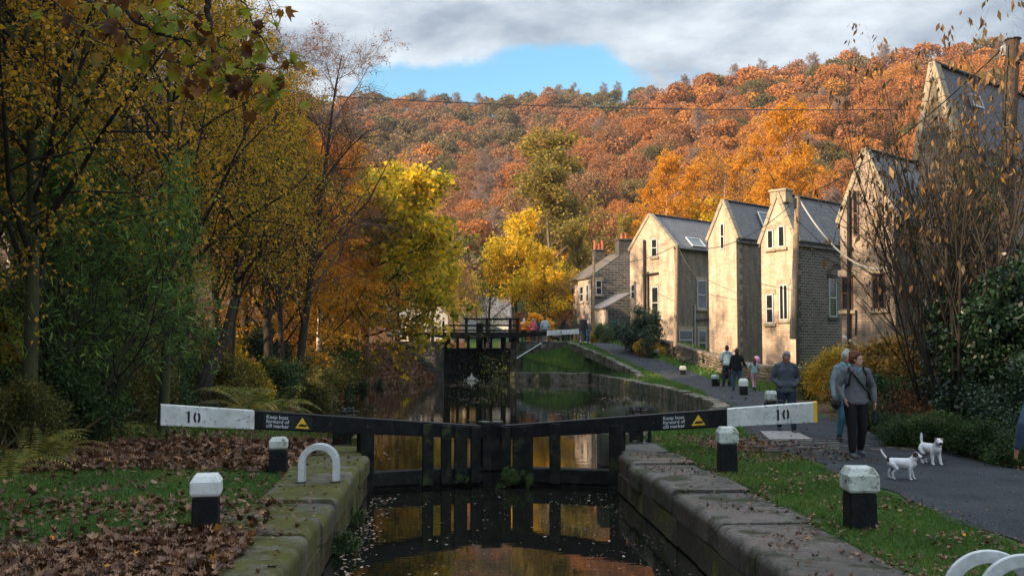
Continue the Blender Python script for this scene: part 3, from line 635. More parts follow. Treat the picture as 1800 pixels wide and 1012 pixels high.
for sx, xx in ((-1, -0.72), (1, 3.72)): mb.box((xx + sx * 0.45, 75.0, 0.2), (0.88, 26.4, 3.5))
o = mb.build("lock_chamber_walls", M['far_wall'], bevel=0.02); o["kind"] = "structure"
mb = MB(); a = atY(909, 629, 60.75); b = atY(951, 603, 62.0); mb.tube([a, b], 0.035, 6); mb.tube([a, a + np.array([0, 0.2, 0.0])], 0.03, 6); mb.tube([b, b + np.array([0.1, 0.1, -0.3])], 0.03, 6)
tag(mb.build("steps_handrail", M['steel_white']), "thin white sloping handrail on the far lock wing wall", "handrail")
def far_gate(sx, label):
    root = empty("lock_gate", (1.5, 62.4, 0), 0 if sx > 0 else 0, label, "lock gate", "tall lock gate leaves of the far lock")
    d = np.array([sx * 0.95, -0.31, 0]); n_ = np.array([d[1], -d[0], 0]) * sx
    def P(t, z, q=0): return d * t + n_ * q + np.array([0, 0, z])
    rng = np.random.default_rng(3 + sx)
    mb = MB(); t = 0.1
    while t < 2.15: mb.box(P(t + 0.09, 0.05, rng.normal() * 0.01), (0.172, 0.12, 2.9), ax=(d, n_, (0, 0, 1))); t += 0.18
    mb.build("planking", M['timber'], root, bevel=0.008, seg=1)
    for z in (1.42, 0.75, 0.1): mb = MB(); mb.box(P(1.15, z, 0.12), (2.2, 0.16, 0.2), ax=(d, n_, (0, 0, 1))); mb.build("rail", M['timber'], root, bevel=0.01, seg=1)
    mb = MB(); mb.box(P(0.08, 0.85), (0.2, 0.34, 4.5), ax=(d, n_, (0, 0, 1))); mb.build("mitre_post", M['timber'], root, bevel=0.02)
    mb = MB(); mb.box(P(2.2, 0.5), (0.26, 0.34, 3.6), ax=(d, n_, (0, 0, 1))); mb.build("heel_post", M['timber'], root, bevel=0.02)
    for t in (0.75, 1.45): mb = MB(); mb.box(P(t, 1.95, 0.0), (0.14, 0.14, 1.0), ax=(d, n_, (0, 0, 1))); mb.build("post", M['timber'], root)
    e = 4.7 if sx < 0 else 5.0; w0 = 4.0 if sx < 0 else 4.35
    if sx > 0: e, w0 = 6.3, 4.35
    else: e, w0 = 6.1, 5.1
    mb = MB(); mb.bar(P(0.0, 2.22), P(w0, 2.46), 0.26, 0.28); mb.build("balance_beam", M['black_paint'], root, bevel=0.01)
    mb = MB(); mb.bar(P(w0 + 0.002, 2.46), P(e, 2.56), 0.262, 0.31); be = mb.build("beam_end", M['clean_white'], root, bevel=0.01)
    if sx > 0:
        mb = MB(); mb.box(P(5.25, 2.52, 0) + np.array([-0.05, -0.142, 0]), (0.05, 0.006, 0.18), ax=(d, n_, (0, 0, 1))); mb.build("number", M['number_black'], root)
    return root
far_gate(-1, "tall dark gate leaf of the far lock, left of the thin waterfall"); far_gate(1, "tall dark gate leaf of the far lock with weeds, white beam end by the crowd")
# footbridge over the far gates
root = empty("footbridge", (1.5, 61.2, 1.95), 0, "dark timber footbridge with railings across the far lock gates", "footbridge")
mb = MB(); mb.box((0, 0, 0.36), (5.0, 0.9, 0.10)); mb.box((0, -0.42, 0.40), (5.0, 0.07, 0.34)); mb.build("deck", M['timber'], root, bevel=0.01)
for k, x in enumerate((-2.25, -0.85, 0.42, 1.85, 2.3)):
    for yy in (-0.46, 0.46):
        mb = MB(); mb.box((x, yy, 0.7), (0.13 if k != 1 else 0.17, 0.13, 1.5 if k else 1.1)); mb.build("post", M['timber'], root)
for z in (1.38, 0.98, 0.68):
    for yy in (-0.46, 0.46):
        mb = MB(); x0 = -1.0 if z > 1.2 else -2.35; mb.box(((x0 + 2.4) / 2, yy - 0.02, z), (2.4 - x0, 0.15 if z > 1.2 else 0.06, 0.09)); mb.build("rail", M['timber'], root, bevel=0.008, seg=1)
for x in (-1.9, 0.3, 1.5, 2.2): 
    mb = MB(); mb.box((x, 0.1, -0.15), (0.16, 0.2, 1.0)); mb.build("support", M['timber'], root)
mb = MB(); mb.tube([(2.4, -0.5, 0.9), (3.4, -0.9, 0.85), (5.2, -1.2, 0.9), (5.2, -1.2, -0.1)], 0.02, 5); mb.build("side_rail", M['iron'], root)
# waterfall spray between the leaves
rng = np.random.default_rng(9); V = []; F = []
for k in range(300):
    t = rng.random(); z = ZP + 0.40 * (1 - t) ** 1.0; sp = 0.02 + 0.55 * t ** 2.6
    x = 0.98 + rng.normal() * sp * 0.5; y = 61.2 - 0.9 * t + rng.normal() * 0.15; s = rng.uniform(0.006, 0.014); b = len(V)
    V += [(x - s, y, z), (x + s, y, z), (x + s * 0.6, y + 0.01, z + s * 4), (x - s * 0.6, y + 0.01, z + s * 4)]; F.append([b, b + 1, b + 2, b + 3])
o = link("leaking_water_spray", fast_mesh("spray", V, F, [mat('spray', (0.13, 0.18, 0.21), rough=0.4)])); tag(o, kind="stuff", label="small white plume of leaking water at the foot of the far gates"); 
# ------------------------------------------------------------------ houses
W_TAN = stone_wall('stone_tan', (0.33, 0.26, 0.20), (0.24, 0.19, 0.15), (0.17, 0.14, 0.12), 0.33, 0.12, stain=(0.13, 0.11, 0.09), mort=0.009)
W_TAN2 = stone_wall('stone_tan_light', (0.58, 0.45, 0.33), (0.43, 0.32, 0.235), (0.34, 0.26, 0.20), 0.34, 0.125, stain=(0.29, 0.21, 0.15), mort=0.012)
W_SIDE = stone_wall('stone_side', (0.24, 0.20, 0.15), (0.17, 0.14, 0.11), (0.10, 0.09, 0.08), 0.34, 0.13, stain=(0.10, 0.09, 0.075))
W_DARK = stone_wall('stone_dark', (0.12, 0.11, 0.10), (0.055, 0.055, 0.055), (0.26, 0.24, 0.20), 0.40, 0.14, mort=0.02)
W_SOOT = stone_wall('stone_soot', (0.055, 0.055, 0.055), (0.12, 0.11, 0.10), (0.20, 0.19, 0.17), 0.55, 0.20, mort=0.025)
W_REND = stone_wall('stone_rendered', (0.40, 0.33, 0.27), (0.37, 0.30, 0.25), (0.38, 0.31, 0.26), 0.6, 0.2, stain=(0.28, 0.22, 0.18), bump=0.15)
def slate_mat(name, c1, c2):
    m = stone_wall(name, c1, c2, tuple(c * 0.35 for c in c1), 0.30, 0.24, mort=0.012, vary=0.7, stain=tuple(c * 0.7 for c in c1)); m.node_tree.nodes["Principled BSDF"].inputs["Roughness"].default_value = 0.55
    m.node_tree.nodes["Principled BSDF"].inputs["Specular IOR Level"].default_value = 0.45; return m
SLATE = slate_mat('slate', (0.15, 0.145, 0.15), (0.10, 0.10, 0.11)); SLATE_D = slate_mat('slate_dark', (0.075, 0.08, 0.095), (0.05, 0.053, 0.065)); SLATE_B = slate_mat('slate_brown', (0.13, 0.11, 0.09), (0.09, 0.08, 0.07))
class House:
    def __init__(s, name, label, corner, g, w, r, Ln, zb, ze, za, apex, gm_, sm_, roof=None, ov=0.15, cat="house"):
        s.c = np.array([corner[0], corner[1], 0.0]); s.g = np.array([g[0], g[1], 0.0]); s.g /= np.linalg.norm(s.g); s.r = np.array([r[0], r[1], 0.0]); s.r /= np.linalg.norm(s.r)
        s.w, s.L, s.zb, s.ze, s.za, s.ap = w, Ln, zb, ze, za, apex
        s.root = empty(name, (corner[0], corner[1], 0), 0, label, cat)
        ng = -s.r; ns = -s.g; s.ng, s.ns = ng, ns
        P = s.P
        def wall(nm, pts, m):
            mb = MB(); V = [P(*p) - s.c for p in pts]
            hor = [ (p[0] if nm == 'gable_wall' else p[1]) for p in pts]
            mb.add(V, [tuple(range(len(V)))], 0, [[(h, p[2]) for h, p in zip(hor, pts)]]); return mb.build(nm, m, s.root)
        wall("gable_wall", [(0, 0, zb), (w, 0, zb), (w, 0, ze), (apex, 0, za), (0, 0, ze)], gm_)
        wall("side_wall", [(0, Ln, zb), (0, 0, zb), (0, 0, ze), (0, Ln, ze)], sm_)
        wall("back_wall", [(w, 0, zb), (w, Ln, zb), (w, Ln, ze), (w, 0, ze)], sm_)
        wall("rear_gable_wall", [(w, Ln, zb), (0, Ln, zb), (0, Ln, ze), (apex, Ln, za), (w, Ln, ze)], sm_)
        # roof slopes as slabs
        mb = MB(); th = 0.10
        for (g0, z0, g1, z1, sgn) in ((0, ze, apex, za, -1), (w, ze, apex, za, 1)):
            sl = (z1 - z0) / (g1 - g0); ge = g0 + sgn * ov; zE = z0 + sgn * ov * sl; 
            a, b, c, d = P(ge, 0.02, zE + 0.02), P(ge, Ln + 0.15, zE + 0.02), P(g1, Ln + 0.15, z1 + 0.02), P(g1, 0.02, z1 + 0.02)
            sll = math.hypot(g1 - ge, z1 - zE); up = np.array([0, 0, th])
            V = [q - s.c for q in (a, b, c, d)] + [q - s.c + up for q in (a, b, c, d)]
            uvt = [(0, 0), (Ln, 0), (Ln, sll), (0, sll)]
            mb.add(V, [(0, 1, 2, 3), (4, 5, 6, 7), (0, 1, 5, 4), (1, 2, 6, 5), (2, 3, 7, 6), (3, 0, 4, 7)], 0, [uvt, uvt] + [[(0, 0), (1, 0), (1, .1), (0, .1)]] * 4)
        s.roof = mb.build("roof", roof or SLATE, s.root)
        mb = MB(); k = 0.0
        while k < Ln: mb.bar(P(apex, k, za + th + 0.05) - s.c, P(apex, k + 0.42, za + th + 0.05) - s.c, 0.24, 0.10); k += 0.45
        mb.build("ridge_tiles", M['soot_stone'], s.roof, bevel=0.03, seg=1)
    def P(s, a, b, z): return s.c + s.g * a + s.r * b + np.array([0, 0, z])
    def parapet(s, wd=0.42, hh=0.20, m=None, both=True):
        mb = MB()
        for g0, g1 in ((-0.12, s.ap), (s.w + 0.12, s.ap)):
            z0 = s.ze + (g0 if g0 < 0 else s.w - g0) * (s.za - s.ze) / (s.ap if g0 < 0 else s.w - s.ap)
            n = max(3, int(math.hypot(g1 - g0, s.za - z0) / 0.6))
            for k in range(n):
                a = g0 + (g1 - g0) * k / n; b = g0 + (g1 - g0) * (k + 0.985) / n; za_ = z0 + (s.za - z0) * k / n; zb_ = z0 + (s.za - z0) * (k + 0.985) / n
                mb.bar(s.P(a, wd / 2 - 0.07, za_ + 0.16) - s.c, s.P(b, wd / 2 - 0.07, zb_ + 0.16) - s.c, wd, hh, up=(0, 0, 1))
        mb.build("gable_coping", m or M['pale_stone'], s.root, bevel=0.02, seg=1)
    def hit(s, px, py, wall='g'):
        d = ray(px, py); n = s.ng if wall == 'g' else s.ns
        t = np.dot(s.c - CAMP, n) / np.dot(d, n); p = CAMP + d * t; q = p - s.c
        return (np.dot(q, s.g) if wall == 'g' else np.dot(q, s.r)), p[2]
    def frame_axes(s, wall): return (s.g, s.ng) if wall == 'g' else (s.r, s.ns)
    def window(s, x0, y0, x1, y1, wall='g', fm='frame_white', bars=(1, 0), sill=True, lintel='pale_stone', sillm=None, wmin=0.5):
        xa, z1 = s.hit(x0, y0, wall); xb, z0 = s.hit(x1, y1, wall); _, z1b = s.hit(x1, y0, wall); 
        lo, hi = min(xa, xb), max(xa, xb); 
        if hi - lo < wmin: c = (hi + lo) / 2; lo, hi = c - wmin / 2, c + wmin / 2
        z1 = (z1 + z1b) / 2; h = z1 - z0; ax, n = s.frame_axes(wall)
        def Q(u, v, o): return (s.P(u, 0, v) if wall == 'g' else s.P(0, u, v)) + n * o - s.c
        A = (ax, n, np.array([0, 0, 1.0])); f = 0.055; mid = (lo + hi) / 2; w = hi - lo
        mb = MB()
        for u in (lo + f / 2, hi - f / 2): mb.box(Q(u, (z0 + z1) / 2, 0.02), (f, 0.06, h), ax=A)
        for v in (z0 + f / 2, z1 - f / 2): mb.box(Q(mid, v, 0.021), (w - 0.005, 0.062, f), ax=A)
        for k in range(bars[0]): mb.box(Q(mid, z0 + h * (k + 1) / (bars[0] + 1), 0.022), (w - 0.01, 0.055, 0.055), ax=A)
        for k in range(bars[1]): mb.box(Q(lo + w * (k + 1) / (bars[1] + 1), (z0 + z1) / 2, 0.023), (0.055, 0.055, h - 0.01), ax=A)
        o = mb.build("window", M[fm], s.root)
        g = MB(); g.box(Q(mid, (z0 + z1) / 2, 0.006), (w - 0.03, 0.02, h - 0.03), ax=A); g.build("pane", M['glass'], o)
        if sill: 
            t = MB(); t.box(Q(mid, z0 - 0.08, 0.045), (w + 0.25, 0.13, 0.15), ax=A); t.build("sill", M[sillm or lintel], o, bevel=0.01, seg=1)
            t = MB(); t.box(Q(mid, z1 + 0.13, 0.012), (w + 0.3, 0.04, 0.25), ax=A); t.build("lintel", M[lintel], o)
        return o
    def pipe(s, pts, wall='g', r=0.05, m='iron', name="drainpipe"):
        _, n = s.frame_axes(wall); out = []
        for px, py in pts:
            u, v = s.hit(px, py, wall); out.append((s.P(u, 0, v) if wall == 'g' else s.P(0, u, v)) + n * (r + 0.03) - s.c)
        mb = MB(); mb.tube(out, r, 8); return mb.build(name, M[m], s.root)
    def gutter(s):
        mb = MB(); z = s.ze - 0.10; o = s.ns * 0.20; mb.tube([s.P(0, 0.1, z) + o - s.c, s.P(0, s.L, z) + o - s.c], 0.07, 8); mb.build("gutter", M['iron'], s.root)
    def quoins(s, m, wall='s', u=0.0, alt=True):
        ax, n = s.frame_axes(wall); mb = MB(); z = s.zb; k = 0
        while z < s.ze - 0.3:
            l = 0.55 if k % 2 else 0.30
            p = (s.P(u + l / 2, 0, z + 0.15) if wall == 'g' else s.P(0, u + l / 2, z + 0.15)) + n * 0.0 - s.c
            mb.box(p, (l, 0.03, 0.285), ax=(ax, n, np.array([0, 0, 1.0]))); z += 0.30; k += 1
        mb.build("quoins", m, s.root, bevel=0.006, seg=1)
    def on_roof(s, px, py):
        # near slope plane
        a = s.P(0, 0, s.ze); u = s.r; v = s.P(s.ap, 0, s.za) - a; n = np.cross(u, v); d = ray(px, py); t = np.dot(a - CAMP, n) / np.dot(d, n); return CAMP + d * t
    def skylight(s, px, py, w, h, blind=False):
        c = s.on_roof(px, py); v = s.P(s.ap, 0, s.za) - s.P(0, 0, s.ze); v /= np.linalg.norm(v); n = np.cross(s.r, v); n = n if n[2] > 0 else -n
        mb = MB(); c2 = c + n * 0.16 - s.c
        for q in (-1, 1): mb.box(c2 + s.r * q * w / 2, (0.08, h + 0.08, 0.09), ax=(s.r, v, n)); mb.box(c2 + v * q * h / 2, (w, 0.08, 0.092), ax=(s.r, v, n))
        o = mb.build("skylight", M['frame_white'], s.roof); g = MB(); g.box(c2 - n * 0.01, (w - 0.05, h - 0.05, 0.05), ax=(s.r, v, n)); g.build("pane", M['skyglass'], o)
    def dish(s, px, py, wall, d, m, off=0.35):
        u, z = s.hit(px, py, wall); ax, n = s.frame_axes(wall); c = (s.P(u, 0, z) if wall == 'g' else s.P(0, u, z)) + n * off - s.c
        axis_ = np.array([0.1, -1.0, 0.35]); axis_ /= np.linalg.norm(axis_); e1 = np.cross(axis_, (0, 0, 1)); e1 /= np.linalg.norm(e1); e2 = np.cross(e1, axis_)
        mb = MB(); V = []; nr = 4; ns_ = 18
        for i in range(nr + 1):
            rr = d / 2 * i / nr; dz = (rr / (d / 2)) ** 2 * d * 0.14
            for k in range(ns_): th = 2 * math.pi * k / ns_; V.append(c + e1 * rr * math.cos(th) + e2 * rr * math.sin(th) + axis_ * dz)
        Fs = [(i * ns_ + k, i * ns_ + (k + 1) % ns_, (i + 1) * ns_ + (k + 1) % ns_, (i + 1) * ns_ + k) for i in range(nr) for k in range(ns_)]
        mb.add(V, Fs); o = mb.build("satellite_dish", M[m], s.root, smooth=True)
        mb = MB(); mb.tube([c - axis_ * 0.02 - e2 * d * .4, c + axis_ * d * 0.45 - e2 * 0.02], 0.015, 5); mb.tube([c - axis_ * 0.02, c - n * off], 0.02, 5); mb.build("arm", M['iron'], o)
M['skyglass'] = mat('skyglass', (0.05, 0.09, 0.11), rough=0.08, spec=0.9)
def terr(name, label, Y, pc, pl, pa, ya, yc, gm_, sm_, vx=(0.77, 0.64), Ln=9, zb=-0.8, roof=None, slope_fix=None):
    r = np.array(vx) / np.linalg.norm(vx); g = np.array([-r[1], r[0]]); c = (colX(pc, Y), Y)
    # width so that the far edge projects at pl
    def proj(t): 
        p = np.array([c[0] + g[0] * t, c[1] + g[1] * t, 2.0]) - CAMP; z = np.dot(p, Fv); return 900 + FPX * np.dot(p, Rv) / z
    ts = np.linspace(0.3, 12, 1200); pr = np.array([proj(t) for t in ts]); w = ts[np.argmin(abs(pr - pl))]; ap = ts[np.argmin(abs(pr - pa))]
    yy = c[1] + g[1] * ap; ze = atY(pc, yc, Y)[2]; za = atY(pa, ya, yy)[2]
    return House(name, label, c, g, w, r, Ln, zb, ze, za, ap, gm_, sm_, roof)
# farthest to nearest
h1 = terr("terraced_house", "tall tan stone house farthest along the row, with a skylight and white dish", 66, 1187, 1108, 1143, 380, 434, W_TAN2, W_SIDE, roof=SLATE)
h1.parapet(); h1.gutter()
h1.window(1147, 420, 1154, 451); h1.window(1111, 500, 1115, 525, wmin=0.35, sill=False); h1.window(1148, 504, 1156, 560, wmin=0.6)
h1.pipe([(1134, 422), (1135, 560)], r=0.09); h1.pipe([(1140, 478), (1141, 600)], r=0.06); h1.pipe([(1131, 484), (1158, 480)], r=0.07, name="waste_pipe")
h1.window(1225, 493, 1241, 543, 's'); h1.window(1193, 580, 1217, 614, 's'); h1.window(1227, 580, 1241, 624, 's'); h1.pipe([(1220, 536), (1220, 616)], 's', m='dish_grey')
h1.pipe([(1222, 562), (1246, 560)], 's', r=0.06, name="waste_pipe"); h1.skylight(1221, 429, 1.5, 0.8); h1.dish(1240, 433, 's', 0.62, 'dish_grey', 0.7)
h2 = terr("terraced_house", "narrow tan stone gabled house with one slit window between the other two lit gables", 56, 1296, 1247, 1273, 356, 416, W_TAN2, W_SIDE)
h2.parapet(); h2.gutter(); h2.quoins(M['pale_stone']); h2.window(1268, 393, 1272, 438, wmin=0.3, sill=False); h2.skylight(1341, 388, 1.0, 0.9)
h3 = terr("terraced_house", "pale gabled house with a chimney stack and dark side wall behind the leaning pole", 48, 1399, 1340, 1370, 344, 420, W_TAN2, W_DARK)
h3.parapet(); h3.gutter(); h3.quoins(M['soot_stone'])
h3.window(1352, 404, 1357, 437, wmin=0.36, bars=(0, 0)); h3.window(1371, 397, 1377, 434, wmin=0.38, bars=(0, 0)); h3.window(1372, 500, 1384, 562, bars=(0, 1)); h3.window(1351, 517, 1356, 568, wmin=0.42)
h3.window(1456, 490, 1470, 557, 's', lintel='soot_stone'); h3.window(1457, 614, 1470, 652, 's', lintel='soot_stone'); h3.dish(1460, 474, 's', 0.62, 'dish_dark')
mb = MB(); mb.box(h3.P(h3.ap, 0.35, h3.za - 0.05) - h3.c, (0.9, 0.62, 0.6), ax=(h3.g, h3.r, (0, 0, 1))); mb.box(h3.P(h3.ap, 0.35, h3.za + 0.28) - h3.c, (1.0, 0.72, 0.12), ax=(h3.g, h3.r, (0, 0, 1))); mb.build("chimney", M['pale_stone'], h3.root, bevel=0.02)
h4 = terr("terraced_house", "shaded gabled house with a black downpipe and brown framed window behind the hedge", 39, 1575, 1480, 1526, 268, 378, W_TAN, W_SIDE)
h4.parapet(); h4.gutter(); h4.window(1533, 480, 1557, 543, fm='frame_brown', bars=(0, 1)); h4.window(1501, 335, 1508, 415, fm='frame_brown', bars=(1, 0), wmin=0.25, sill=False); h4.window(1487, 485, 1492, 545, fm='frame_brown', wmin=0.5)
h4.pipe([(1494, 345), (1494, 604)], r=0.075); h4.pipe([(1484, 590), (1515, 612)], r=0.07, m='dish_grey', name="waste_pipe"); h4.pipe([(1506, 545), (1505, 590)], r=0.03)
h5 = terr("terraced_house", "nearest tall shaded house with long slate roof behind the thick telegraph pole", 31, 1686, 1622, 1650, 118, 250, W_SIDE, W_SIDE, roof=SLATE_D, vx=(0.80, 0.60), Ln=12)  # darker gable stone and slate put the house's shade into the colour
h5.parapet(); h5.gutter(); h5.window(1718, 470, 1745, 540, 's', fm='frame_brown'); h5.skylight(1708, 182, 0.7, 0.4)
# cottage at the end
cg = (0.98, 0.2); cr_ = (-0.2, 0.98); cc = (colX(1039, 76), 76)
hc = House("stone_cottage", "low soot-dark stone cottage with two chimneys at the far end of the towpath", cc, cg, 5.8, cr_, 5.0, 0.5, atY(1039, 487, 76)[2], atY(1090, 444, 77)[2], 2.9, W_SOOT, W_REND, SLATE_B)
hc.window(1047, 493, 1058, 518); hc.window(1047, 557, 1060, 566); hc.window(1005, 505, 1010, 528, 's', wmin=0.6); hc.window(1020, 503, 1026, 530, 's', wmin=0.5)
hc.window(1031, 500, 1035, 530, 's', wmin=0.4)
for (a, b, sz, pots) in ((2.2, 4.3, (0.9, 0.8), 3), (2.9, 0.45, (1.15, 0.8), 2)):
    mb = MB(); zt_ = 10.4 - 0.4 * (b > 2); zt_ = atY(1062, 440, 80)[2] if b > 2 else atY(1093, 423, 77)[2]
    mb.box(hc.P(a, b, zt_ - 1.0) - hc.c, (sz[0], sz[1], 2.0), ax=(hc.g, hc.r, (0, 0, 1))); mb.box(hc.P(a, b, zt_ + 0.05) - hc.c, (sz[0] + 0.15, sz[1] + 0.15, 0.12), ax=(hc.g, hc.r, (0, 0, 1)))
    ch = mb.build("chimney", M['soot_stone'], hc.root, bevel=0.02)
    for k in range(pots):
        mb = MB(); q = hc.P(a + (k - (pots - 1) / 2) * 0.32, b, zt_ + 0.1) - hc.c; hh = 0.75 - 0.25 * (k % 2) - 0.3 * (pots == 2 and k == 0)
        mb.tube([q, q + np.array([0, 0, hh * 0.9]), q + np.array([0, 0, hh * 0.92]), q + np.array([0, 0, hh])], [0.13, 0.10, 0.14, 0.13], 10); mb.build("chimney_pot", M['terracotta'], ch)
# lean-to outhouse with teal door
lc = (colX(1069, 71), 71.0)
hl = House("outhouse", "small stone lean-to outhouse with a teal door in front of the cottage", lc, (0.98, 0.2), 3.2, (-0.2, 0.98), 3.2, 0.5, atY(1069, 540, 71)[2], atY(1100, 515, 71.5)[2], 1.9, W_SOOT, W_REND, SLATE, cat="outhouse")
u0, z1 = hl.hit(1075, 545); mb = MB(); mb.box(hl.P(0.45, 0, 2.6) - hl.c + hl.ng * 0.03, (0.42, 0.06, 1.7), ax=(hl.g, hl.ng, (0, 0, 1))); mb.build("door", M['teal'], hl.root, bevel=0.01)
# distant houses behind the trees
hd = House("distant_house", "dark roofed house with white gable boards seen low behind the footbridge", (colX(812, 118), 118), (0.15, 0.98), 6.0, (0.98, -0.15), 5.5, 1.5, 4.0, 7.3, 3.0, W_REND, stone_wall('white_wall', (0.5, 0.5, 0.48), (0.45, 0.45, 0.43), (0.45, 0.45, 0.43), bump=.1))
hd.parapet(0.35, 0.25, M['frame_white']); hd.window(858, 562, 866, 570, 's')
hd2 = House("distant_house", "pale house glimpsed through yellow leaves left of the far lock", (colX(712, 108), 108), (0.97, 0.2), 6.5, (-0.2, 0.97), 8, 1.5, 4.6, 7.5, 3.2, W_SIDE, W_SIDE)
hd2.window(735, 545, 742, 560)
mb = MB()
hv_ = House("white_cottage", "white rendered cottage wall glimpsed under the sycamore by the left beam", (colX(722, 96), 96), (0.97, 0.2), 3.6, (-0.2, 0.97), 5, 1.5, 4.4, 6.3, 1.8, stone_wall('white_render', (0.62, 0.6, 0.55), (0.6, 0.58, 0.53), (0.6, 0.58, 0.53), bump=0.1), W_REND)
hv_.window(730, 560, 736, 572)
# boundary wall right of the path
ys = np.arange(40, 69, 1.2)
def bw_pts(off): return [(float(pathx(y)) + 1.9 + off, y, 0) for y in ys]
rng = np.random.default_rng(12); mb = MB()
pts = np.array([(float(np.interp(y, [38, 44, 50, 57, 64, 70], [14.1, 14.2, 13.6, 12.2, 11.0, 10.2])), y) for y in np.arange(38, 70, 0.5)])
seg = np.linalg.norm(np.diff(pts, axis=0), axis=1); cum = np.concatenate([[0], np.cumsum(seg)])
for row in range(6):
    s = rng.random() * 0.3
    while s < cum[-1] - 0.3:
        l = rng.uniform(0.28, 0.6) if row < 5 else rng.uniform(0.3, 0.5); a = np.array([np.interp(s, cum, pts[:, k]) for k in (0, 1)]); b = np.array([np.interp(s + l - 0.02, cum, pts[:, k]) for k in (0, 1)])
        base = 0.02 + 1.75 * S((a[1] - 44) / 20); top = np.interp(a[1], [38, 50, 58, 64, 70], [0.95, 0.85, 0.75, 0.7, 0.7])
        hz = top / 6; d = np.append((b - a) / np.linalg.norm(b - a), 0); sd2 = np.array([d[1], -d[0], 0]); z = float(base) + hz * (row + 0.5) - 0.05
        ww = 0.38 if row < 5 else 0.44
        mb.box(np.append((a + b) / 2, z) + sd2 * rng.normal() * 0.015, (ww, l, hz - 0.015 + (0.05 if row == 5 else 0)), ax=(sd2, d, np.array([0, 0, 1.0]))); s += l
tag(mb.build("boundary_wall", masonry('bwall', (0.16, 0.13, 0.10), (0.06, 0.075, 0.025), 0.55), bevel=0.03, seg=1), "long low boundary wall of rough stone between towpath and houses", "wall")
# ------------------------------------------------------------------ poles & wires
def pole(px0, py0, px1, py1, Y, r0, r1, m, label, arm=False, extra=None, zb=None):
    b = atY(px0, py0, Y); t = atY(px1, py1, Y)
    if zb is not None: b = b + (b - t) / (b[2] - t[2]) * (b[2] - zb)
    root = empty("telegraph_pole", tuple(b), 0, label, "telegraph pole"); d = t - b
    mb = MB(); mb.tube([d * k / 8 for k in range(9)], [r0 + (r1 - r0) * k / 8 for k in range(9)], 12); mb.build("shaft", m, root, smooth=False)
    if extra: extra(root, d)
    return root, t
def ex_big(root, d):
    for k, q in ((0.995, 1.0), (0.9, 1), (0.66, 1), (0.6, 1)):
        mb = MB(); mb.tube([d * k + np.array([0.0, 0, 0.02]), d * k], 0.155, 14); mb.build("band", M['iron'], root)
    mb = MB(); mb.tube([d * 0.62 + np.array([-0.16, -0.05, 0]), d * 0.97 + np.array([-0.14, -0.05, 0])], 0.03, 6); mb.build("cable_conduit", M['iron'], root)
    mb = MB(); mb.box(d * 0.95 + np.array([-0.19, 0, 0]), (0.08, 0.1, 0.2)); mb.build("junction_box", M['dish_grey'], root, bevel=0.01)
    mb = MB(); mb.box(d * 0.93 + np.array([0.22, 0, 0]), (0.3, 0.12, 0.16)); mb.build("insulator_bracket", M['iron'], root, bevel=0.02)
def ex_mid(root, d):
    mb = MB(); mb.box(d * 0.96 + np.array([-0.16, -0.06, -0.05]), (0.12, 0.12, 0.42)); mb.build("junction_box", M['dish_dark'], root, bevel=0.01)
    mb = MB(); mb.tube([d * 0.5 + np.array([-0.1, -0.08, 0]), d * 0.02 + np.array([-0.1, -0.08, 0])], 0.02, 6); mb.build("cable_conduit", M['dish_grey'], root)
def ex_sm(root, d):
    mb = MB(); mb.box(d * 0.965, (0.35, 0.08, 0.08)); mb.build("crosspiece", M['iron'], root)
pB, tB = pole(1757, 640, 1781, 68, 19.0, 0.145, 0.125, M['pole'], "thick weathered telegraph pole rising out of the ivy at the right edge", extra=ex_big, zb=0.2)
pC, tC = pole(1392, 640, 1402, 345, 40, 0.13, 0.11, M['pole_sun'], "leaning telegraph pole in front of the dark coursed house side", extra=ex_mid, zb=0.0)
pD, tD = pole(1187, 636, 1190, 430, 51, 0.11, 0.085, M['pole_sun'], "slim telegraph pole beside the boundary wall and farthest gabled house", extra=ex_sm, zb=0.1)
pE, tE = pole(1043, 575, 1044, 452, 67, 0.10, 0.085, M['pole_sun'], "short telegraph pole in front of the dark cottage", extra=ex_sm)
def wire(a, b, sag, r, m, label):
    a = np.array(a, float); b = np.array(b, float); t = np.linspace(0, 1, 18)[:, None]; P = a + (b - a) * t; P[:, 2] -= (4 * sag * t * (1 - t))[:, 0]
    mb = MB(); mb.tube(P, r, 4); tag(mb.build("overhead_wire", M[m]), label, "wire")
wire(atY(560, 168, 62), atY(1600, 192, 62), 0.35, 0.028, 'wire', "long dark wire crossing in front of the wooded hillside")
wire(tC, atY(1560, 472, 39), 0.9, 0.03, 'wire_pale', "pale cable sagging from the leaning pole to the shaded house")
wire(tC + np.array([0, 0, -.1]), tD, 0.9, 0.018, 'wire', "dark cable sagging between the leaning pole and the slim pole")
wire(tD, atY(1243, 494, 66.5), 0.5, 0.015, 'wire_pale', "thin cable from the slim pole to the farthest gabled house")
wire(tD, tE, 0.6, 0.018, 'wire', "dark cable between the slim pole and the short pole by the cottage")
wire(tC, tB, 0.5, 0.018, 'wire', "dark cable from the leaning pole up to the thick pole")
wire(tB + np.array([0, 0, -1.2]), atY(1800, 150, 14), 0.1, 0.012, 'wire', "short dark cable leaving the thick pole at the right edge")
